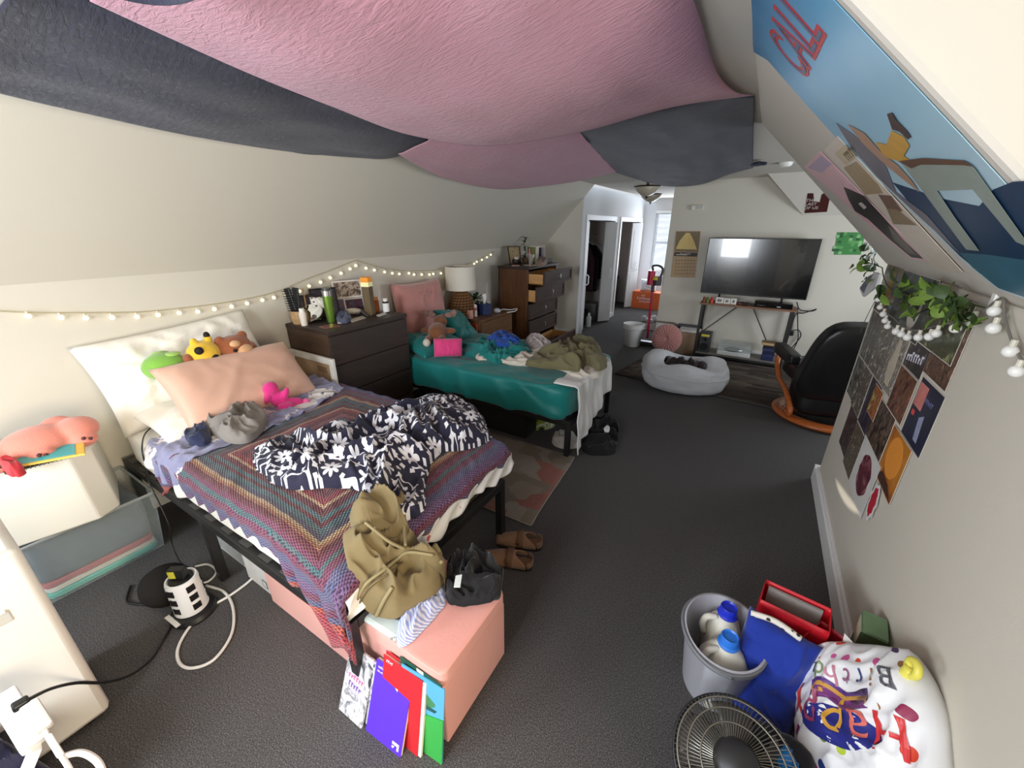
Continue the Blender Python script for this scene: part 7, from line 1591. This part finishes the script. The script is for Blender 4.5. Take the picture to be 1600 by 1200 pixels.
# ------------------------------------------------------------------ clutter at the lower right
BK = Vector((.135, 1.275, 0)); SQ = Matrix.Translation(BK) @ Matrix.Diagonal((.93, 1.1, 1, 1))
t = thing('bucket', 'grey plastic mop bucket holding two white jugs', 'bucket', BK)
gbk = M('bucket_grey', (176, 176, 184), rough=.4, var=.03)
MB().lathe([(0.001, 0.002), (.105, .002), (.112, .012), (.140, .262), (.146, .268), (.147, .284), (.140, .286), (.134, .262), (.106, .018), (0.001, .012)], 48, T=SQ).build('bucket_body', gbk, t)
MB().lathe([(.1465, .258), (.152, .262), (.153, .28), (.1475, .283)], 48, T=SQ, cap=False).build('rim_band', M('bucket_rim', (120, 122, 126), rough=.4), t, solid=.001)
MB().tube(crom([SQ @ Vector((.153 * cos(a), .153 * sin(a), .262 - .02 * sin(a * 1.0 + 1))) for a in [radians(d) for d in range(150, 300, 15)]], 50), .006, 8).build('handle_bail', M('bucket_rim', (120, 122, 126)), t, smooth=180)
jw = M('jug_white', (228, 224, 210), rough=.4, trans=.15)
def jug(name, label, c, capc, rz, w=.062):
    t = thing(name, label, 'jug', c, rz); H = .275
    mb = MB(); e = 5.0
    prof = [(0.001, 0), (.85, 0), (1, .012), (1, .17), (.96, .19), (.74, .235), (.44, .258), (.36, .263), (.36, .275), (0.001, .275)]
    for r, z in prof:
        for i in range(32):
            a = 2 * pi * i / 32; k = (abs(cos(a)) ** e + abs(sin(a)) ** e) ** (-1 / e) if z < .2 else (abs(cos(a)) ** 3 + abs(sin(a)) ** 3) ** (-1 / 3) if z < .24 else 1
            mb.v.append(Vector((w * 1.05 * r * k * cos(a), w * r * k * sin(a), z))); mb.uv.append((0, 0))
    for j in range(len(prof) - 1):
        for i in range(32): mb.f.append((j * 32 + i, j * 32 + (i + 1) % 32, (j + 1) * 32 + (i + 1) % 32, (j + 1) * 32 + i)); mb.mi.append(0)
    part(mb, 'jug_body', jw, t, smooth=50)
    part(MB().tube(crom([(-.03, 0, .245), (-.066, 0, .24), (-.078, 0, .205), (-.068, 0, .16)], 16), .012, 10), 'jug_handle', jw, t, smooth=180)
    cm_ = M('cap_' + name, capc, rough=.35)
    part(MB().lathe([(0.001, .266), (.034, .266), (.036, .272), (.030, .278), (.029, .302), (.026, .308), (.022, .302), (0.001, .302)], 28), 'cap', cm_, t)
    return t
jug('jug', 'white jug with dark blue cap at the back of the grey bucket', Vector((.137, 1.352, .0135)), (34, 50, 190), radians(20), .058)
jug('detergent_jug', 'white jug with bright blue cap in front in the grey bucket', Vector((.150, 1.225, .0135)), (48, 118, 214), radians(35), .066)
# paper bags along the wall
def paperbag(name, label, c, w, d, h, rz, mat, fold_mat=None):
    t = thing(name, label, 'bag', c, rz); mb = MB()
    def P(u, v):
        s = u * 4; k = int(s) % 4; f = s - int(s); cs = [(-w / 2, -d / 2), (w / 2, -d / 2), (w / 2, d / 2), (-w / 2, d / 2)]; a, b = cs[k], cs[(k + 1) % 4]
        x, y = a[0] + (b[0] - a[0]) * f, a[1] + (b[1] - a[1]) * f; z = h * v
        return Vector((x + .010 * noise.noise(Vector((x * 9, z * 9, h))), y + .012 * noise.noise(Vector((y * 9, z * 9, w))) , z))
    mb.grid(P, 48, 16, cu=True); k = len(mb.v); mb.add([(-w / 2, -d / 2, .001), (w / 2, -d / 2, .001), (w / 2, d / 2, .001), (-w / 2, d / 2, .001)], [(0, 1, 2, 3)])
    part(mb, 'bag_body', mat, t, smooth=60, solid=.002)
    return t
rdb = M('bag_red', (204, 28, 42), rough=.45, var=.1)
t = paperbag('gift_bag', 'tall red paper bag behind the blue cloth bag by the right wall', (.335, 1.44, 0), .20, .11, .37, radians(-8), rdb)
part(MB().box(-.085, .085, .035, .045, .05, .36), 'grey_lining', M('lining_grey', (150, 146, 142), rough=.7), t, smooth=0)
t = paperbag('gift_bag', 'wide dark red paper bag along the right wall behind the birthday bag', (.475, 1.33, 0), .20, .12, .345, radians(-30), M('bag_crimson', (168, 22, 38), rough=.45, var=.12))
t = thing('snack_box', 'small green printed box standing against the right wall', 'box', (.56, 1.45, 0), radians(-8)); gb_ = M('box_sage', (112, 140, 104), rough=.5, var=.15, scale=24)
hb = at(1345, 980, x=.55).z
part(MB().box(-.035, .03, -.05, .05, 0, .40), 'carton_body', gb_, t, smooth=0, bevel=.002); part(MB().box(-.036, -.035, -.045, .045, .30, .38), 'front_print', M('print_cream', (206, 200, 170), var=.4, scale=60), t, smooth=0); part(MB().box(-.04, .035, -.0525, -.0505, .02, .39), 'dark_side', M('box_olive_dark', (58, 70, 44)), t, smooth=0)
# blue cloth bag
bl_ = cloth('bag_royal', (34, 56, 150), var=.2)
E = frame_T((.285, 1.245, .185), (.95, -.30, .05), (.1, .5, .86)).to_3x3().to_4x4(); E.translation = (.285, 1.262, .185)
t = thing('cloth_bag', 'royal blue cloth bag slumped between the bucket and the birthday bag', 'bag', (.285, 1.25, 0))
pb = pillow(.22, .38, .13, pinch=.05, nz=.03, sc=10, seed=5); pb.xf(E @ Matrix.Rotation(radians(90), 4, 'X').inverted() @ Matrix.Identity(4)) if False else pb.xf(Matrix.Translation((.285, 1.255, .19)) @ Euler((radians(-22), 0, radians(-14))).to_matrix().to_4x4())
pb.build('bag_body', bl_, t, smooth=180, weld=True)
MB().tube(crom([(.20, 1.31, .375), (.27, 1.30, .39), (.345, 1.285, .375)], 20), .010, 8).build('patterned_edge', spot_mat(), t, smooth=180)
# birthday bag
_L, _R, _B, _T = at(1232, 1085, z=.25), at(1462, 1145, x=.525), at(1338, 1245, z=.18), at(1348, 1012, z=.385)
_x = (_R - _L).normalized(); _z = (_T - _B); bw_ = (_R - _L).length * .98; _z -= _x * _z.dot(_x); bh_ = _z.length; _z.normalize(); _y = _z.cross(_x)
BGm = Matrix((_x, _y, _z)).transposed().to_4x4(); BGm.translation = (_L + _R + _B + _T) / 4 + _y * .02; bd_ = .13
def bw2(x, z):
    return x * (1 - .36 * max(0, z / (bh_ / 2)) ** 2.2)
def bsurf(x, z):
    """front of the bag in its own frame"""
    u, v = max(-1, min(1, x / (bw_ / 2))), max(-1, min(1, z / (bh_ / 2)))
    t_ = max(0, (1 - u ** 4) * (1 - v ** 4)) ** .5
    f = .038 * (fold((x, z), 5.5, 4.0) - .45) * (1 - u ** 8) * (1 - v ** 8)
    return -(bd_ / 2 * t_ + f)
def dots():
    tt = NT('party_dots'); v = tt.coord('UV'); vo = tt.n('TexVoronoi'); vo.inputs['Scale'].default_value = 17; vo.inputs['Randomness'].default_value = .5; tt.l(v, vo.inputs[0])
    s = tt.n('SeparateColor'); tt.l(vo.outputs['Color'], s.inputs[0])
    cols = [(212, 72, 52), (74, 44, 96), (206, 92, 150), (178, 198, 60), (40, 62, 130), (150, 104, 50), (148, 48, 84), (120, 150, 60)]
    c = tt.ramp(s.outputs[1], [(i / 8, S(*q)) for i, q in enumerate(cols)], 'CONSTANT')
    sp = tt.n('SeparateXYZ'); tt.l(v, sp.inputs[0])
    # no dots behind the greeting
    ins = tt.math('MULTIPLY', tt.math('LESS_THAN', tt.math('ABSOLUTE', tt.math('ADD', sp.outputs[0], .0)), .125), tt.math('LESS_THAN', tt.math('ABSOLUTE', tt.math('ADD', sp.outputs[1], -.015)), .105))
    m_ = tt.math('MULTIPLY', tt.math('LESS_THAN', vo.outputs['Distance'], .27), tt.math('SUBTRACT', 1.0, ins))
    tt.base(tt.mix(m_, S(230, 230, 232), c)); tt.b.inputs['Roughness'].default_value = .3; return tt.m
t = thing('birthday_bag', 'white polka dot birthday gift bag lying against the right wall', 'bag', (.46, 1.13, 0))
mb = MB()
for sgn in (-1, 1):
    def P(a, b):
        x = bw_ / 2 * (2 * a - 1); z = bh_ / 2 * (2 * b - 1); y = bsurf(x, z) if sgn < 0 else .02 - .35 * bsurf(x, z)
        if abs(a * 2 - 1) > .999 or abs(b * 2 - 1) > .999: y = 0
        pin = 1 - .10 * (1 - (2 * b - 1) ** 2) * 0
        return (Vector((bw2(x, z), y, z)), (x + (0 if sgn < 0 else 3), z + .0001))
    k = len(mb.f); mb.grid(P, 60, 60, uv=True)
    if sgn > 0: mb.f[k:] = [tuple(reversed(f)) for f in mb.f[k:]]
mb.xf(BGm); mb.build('bag_body', dots(), t, smooth=180, weld=True)
def curved_word(txt, size, cx, cz, mats, arc, name):
    """each letter is set on the bag, upside down as the bag lies"""
    n = len(txt); step = size * .62
    for i, ch in enumerate(txt):
        o = lettering(ch, size, Matrix.Identity(4), mats[i % len(mats)], t, name=name, ext=0.0)
        s0 = (i - (n - 1) / 2) * step; bm = bmesh.new(); bm.from_mesh(o.data); bmesh.ops.triangulate(bm, faces=bm.faces); bmesh.ops.subdivide_edges(bm, edges=bm.edges, cuts=2, use_grid_fill=True); bm.to_mesh(o.data); bm.free()
        for v in o.data.vertices:
            lx, ly = v.co.x, v.co.y + arc * s0 * s0 * -.9
            X, Z = cx - (s0 + lx), cz - ly
            p = BGm @ Vector((bw2(X, Z), bsurf(X, Z) - .0035, Z)); v.co = p - t.location
        o.location = (0, 0, 0)
lm = [M('let_' + n, c, rough=.35) for n, c in (('grey', (84, 84, 92)), ('tan', (160, 112, 60)), ('navy', (56, 64, 120)), ('mauve', (150, 96, 130)), ('rose', (190, 120, 140)), ('olive', (130, 150, 100)))]
lr = [M('let_' + n, c, rough=.35) for n, c in (('red', (206, 54, 56)), ('coral', (214, 110, 100)), ('gold', (206, 154, 60)), ('wine', (150, 62, 92)), ('blood', (200, 60, 60)))]
def deco(poly, mat, name, lift=.001):
    mb = MB(); vs = []; n = len(poly)
    # fan of small pieces so that it follows the folds
    c = (sum(p[0] for p in poly) / n, sum(p[1] for p in poly) / n); R = 8; vs = []
    for j in range(R + 1):
        for p in poly:
            X, Z = c[0] + (p[0] - c[0]) * j / R, c[1] + (p[1] - c[1]) * j / R; vs.append(BGm @ Vector((bw2(X, Z), bsurf(X, Z) - lift * 1.4, Z)))
    mb.add(vs, [(j * n + i, j * n + (i + 1) % n, (j + 1) * n + (i + 1) % n, (j + 1) * n + i) for j in range(R) for i in range(n)])
    mb.build(name, mat, t, smooth=180)
ellp = lambda cx, cz, a, b, n=30: [(cx + a * cos(2 * pi * i / n), cz + b * sin(2 * pi * i / n)) for i in range(n)]
deco(ellp(.0, -bh_ * .14, bw_ * .28, bh_ * .12), M('cloud_navy', (44, 48, 128), rough=.35), 'navy_cloud')
def ribbon(z0, mat, lift): deco([(-.10 + .2 * i / 14, z0 + .012 * sin(i * .5) + .012) for i in range(15)] + [(.10 - .2 * i / 14, z0 + .012 * sin((14 - i) * .5) - .012) for i in range(15)], mat, 'ribbon_band', lift)
ribbon(bh_ * .06 + .012, M('band_violet', (92, 56, 130), rough=.35), .001); ribbon(bh_ * .06, M('band_gold', (200, 150, 70), rough=.35), .0013); ribbon(bh_ * .06 - .012, M('band_plum', (120, 60, 120), rough=.35), .0016)
curved_word('Birthday', bw_ * .165, .0, bh_ * .19, lm, .9, 'birthday_letter'); curved_word('Happy', bw_ * .28, -.01, -bh_ * .13, lr, .9, 'happy_letter')
MB().prism([BGm @ Vector(v) for v in ((-.07, -.01, bh_ * .46), (-.05, -.02, bh_ * .54), (-.02, -.01, bh_ * .47), (-.04, 0, bh_ * .44))], (0, .006, .004)).build('bow', M('bow_white', (214, 208, 204)), t, smooth=0)
# yellow scraper handle
p = at(1425, 1046, x=.53); 
t = thing('scraper', 'yellow handled scraper sticking out between the birthday bag and the wall', 'scraper', p)
ysc = M('scraper_yellow', (222, 212, 92), rough=.4)
d_ = (at(1372, 1070, x=.50) - at(1425, 1046, x=.53)).normalized(); a0 = at(1425, 1046, x=.53)
d_ = (d_ + Vector((0, 0, -.9))).normalized(); MB().tube(crom([a0, a0 + d_ * .05, a0 + d_ * .09, a0 + d_ * .14], 20), [.016] * 6 + [.013] * 15, 12).build('handle_grip', ysc, t, smooth=180)
EL = frame_T(a0 - d_ * .006, d_, (0, .5, .8)); mb = MB(); mb.grid(lambda u, v: EL @ Vector(((.018 + .010 * cos(2 * pi * v)) * cos(2 * pi * u), (.018 + .010 * cos(2 * pi * v)) * sin(2 * pi * u), .010 * sin(2 * pi * v))), 24, 10, cu=True, cv=True); mb.build('hanging_loop', ysc, t, smooth=180)
tag(heap('blue_wrapper', M('wrapper_blue', (40, 132, 206), rough=.3), [at(*q, z=.28) for q in ((1222, 1165), (1236, 1160), (1250, 1185), (1255, 1215), (1225, 1215))], .05, ground=lambda x, y: .24, scale=14, seed=3), 'bright blue wrapper between the fan and the birthday bag', 'wrapper')
t = thing('black_bag', 'black bag on the carpet under the blue wrapper between the fan and the birthday bag', 'bag', (.30, 1.03, 0)); place_ = rbox(.22, .40, .86, 1.06, 0.0, .24, n=16, e=7, wr=.015, sc=9); place_.build('bag_body', cloth('black_nylon', (34, 34, 37)), t, smooth=180, weld=True)
# the fan
FC = at(1147, 1194, z=.22); ax = Vector((-.06, -.50, .86)).normalized()
FT = frame_T(FC, Vector((1, 0, .07)), ax.cross(Vector((1, 0, .07)))); 
FTm = Matrix((Vector((1, 0, .07)).normalized(), ax.cross(Vector((1, 0, .07)).normalized()), ax)).transposed().to_4x4(); FTm.translation = FC
t = thing('fan', 'black floor fan seen from behind at the bottom edge of the view', 'fan', (FC.x, FC.y, 0))
wire = M('fan_wire', (128, 124, 114), metal=.7, rough=.35); fbl = M('fan_black', (38, 38, 40), rough=.4)
R_ = .160; cage = MB()
bprof = [(R_, -.01), (R_ * .99, .02), (R_ * .93, .05), (R_ * .76, .075), (R_ * .55, .088), (R_ * .36, .095)]
for k in range(80):
    a = 2 * pi * k / 80; cage.tube([FTm @ Vector((r * cos(a + .25 * (1 - r / R_)), r * sin(a + .25 * (1 - r / R_)), z)) for r, z in bprof], .0013, 4)
cage.build('rear_wires', wire, t)['kind'] = 'stuff'
for r, z, th in ((R_, -.01, .005), (R_ * .93, .05, .003), (R_ * .76, .076, .0025), (R_ * .55, .089, .0025)):
    MB().tube([FTm @ Vector((r * cos(2 * pi * i / 72), r * sin(2 * pi * i / 72), z)) for i in range(72)], th, 6, closed=True).build('cage_ring', wire if th < .005 else fbl, t, smooth=180)
front = MB()
for k in range(60):
    a = 2 * pi * k / 60; front.tube([FTm @ Vector((r * cos(a), r * sin(a), z)) for r, z in ((R_, -.015), (R_ * .9, -.05), (R_ * .5, -.075), (R_ * .2, -.08))], .0013, 4)
front.build('front_wires', wire, t)['kind'] = 'stuff'
for k in range(5):
    mb = MB()
    def P(u, v):
        r = .035 + .108 * v; a = 2 * pi * k / 5 + (u - .5) * (1.05 - .25 * v) + .5 * v
        return FTm @ Vector((r * cos(a), r * sin(a), -.02 + .05 * (u - .5)))
    mb.grid(P, 10, 10); mb.build('blade', M('fan_blade', (92, 90, 86), rough=.35, trans=.1), t, smooth=180, solid=.002)
MB().lathe([(0.001, .15), (.036, .148), (.050, .137), (.055, .11), (.055, .075), (.045, .06), (.03, -.03), (0.001, -.03)], 36, T=FTm).build('motor_housing', fbl, t)
MB().lathe([(0.001, -.085), (.04, -.083), (.042, -.076), (0.001, -.076)], 28, T=FTm).build('front_badge', fbl, t)
nk = FTm @ Vector((0, -.04, .11))
MB().tube(crom([nk, nk + Vector((0, -.06, -.06)), Vector((FC.x, FC.y - .10, .12)), Vector((FC.x, FC.y - .10, .03))], 20), .018, 12).build('stand_pole', fbl, t, smooth=180)
MB().lathe([(0.001, 0), (.17, 0), (.175, .012), (.15, .028), (.03, .04), (0.001, .04)], 40, (FC.x, FC.y - .10, 0)).build('base', fbl, t)
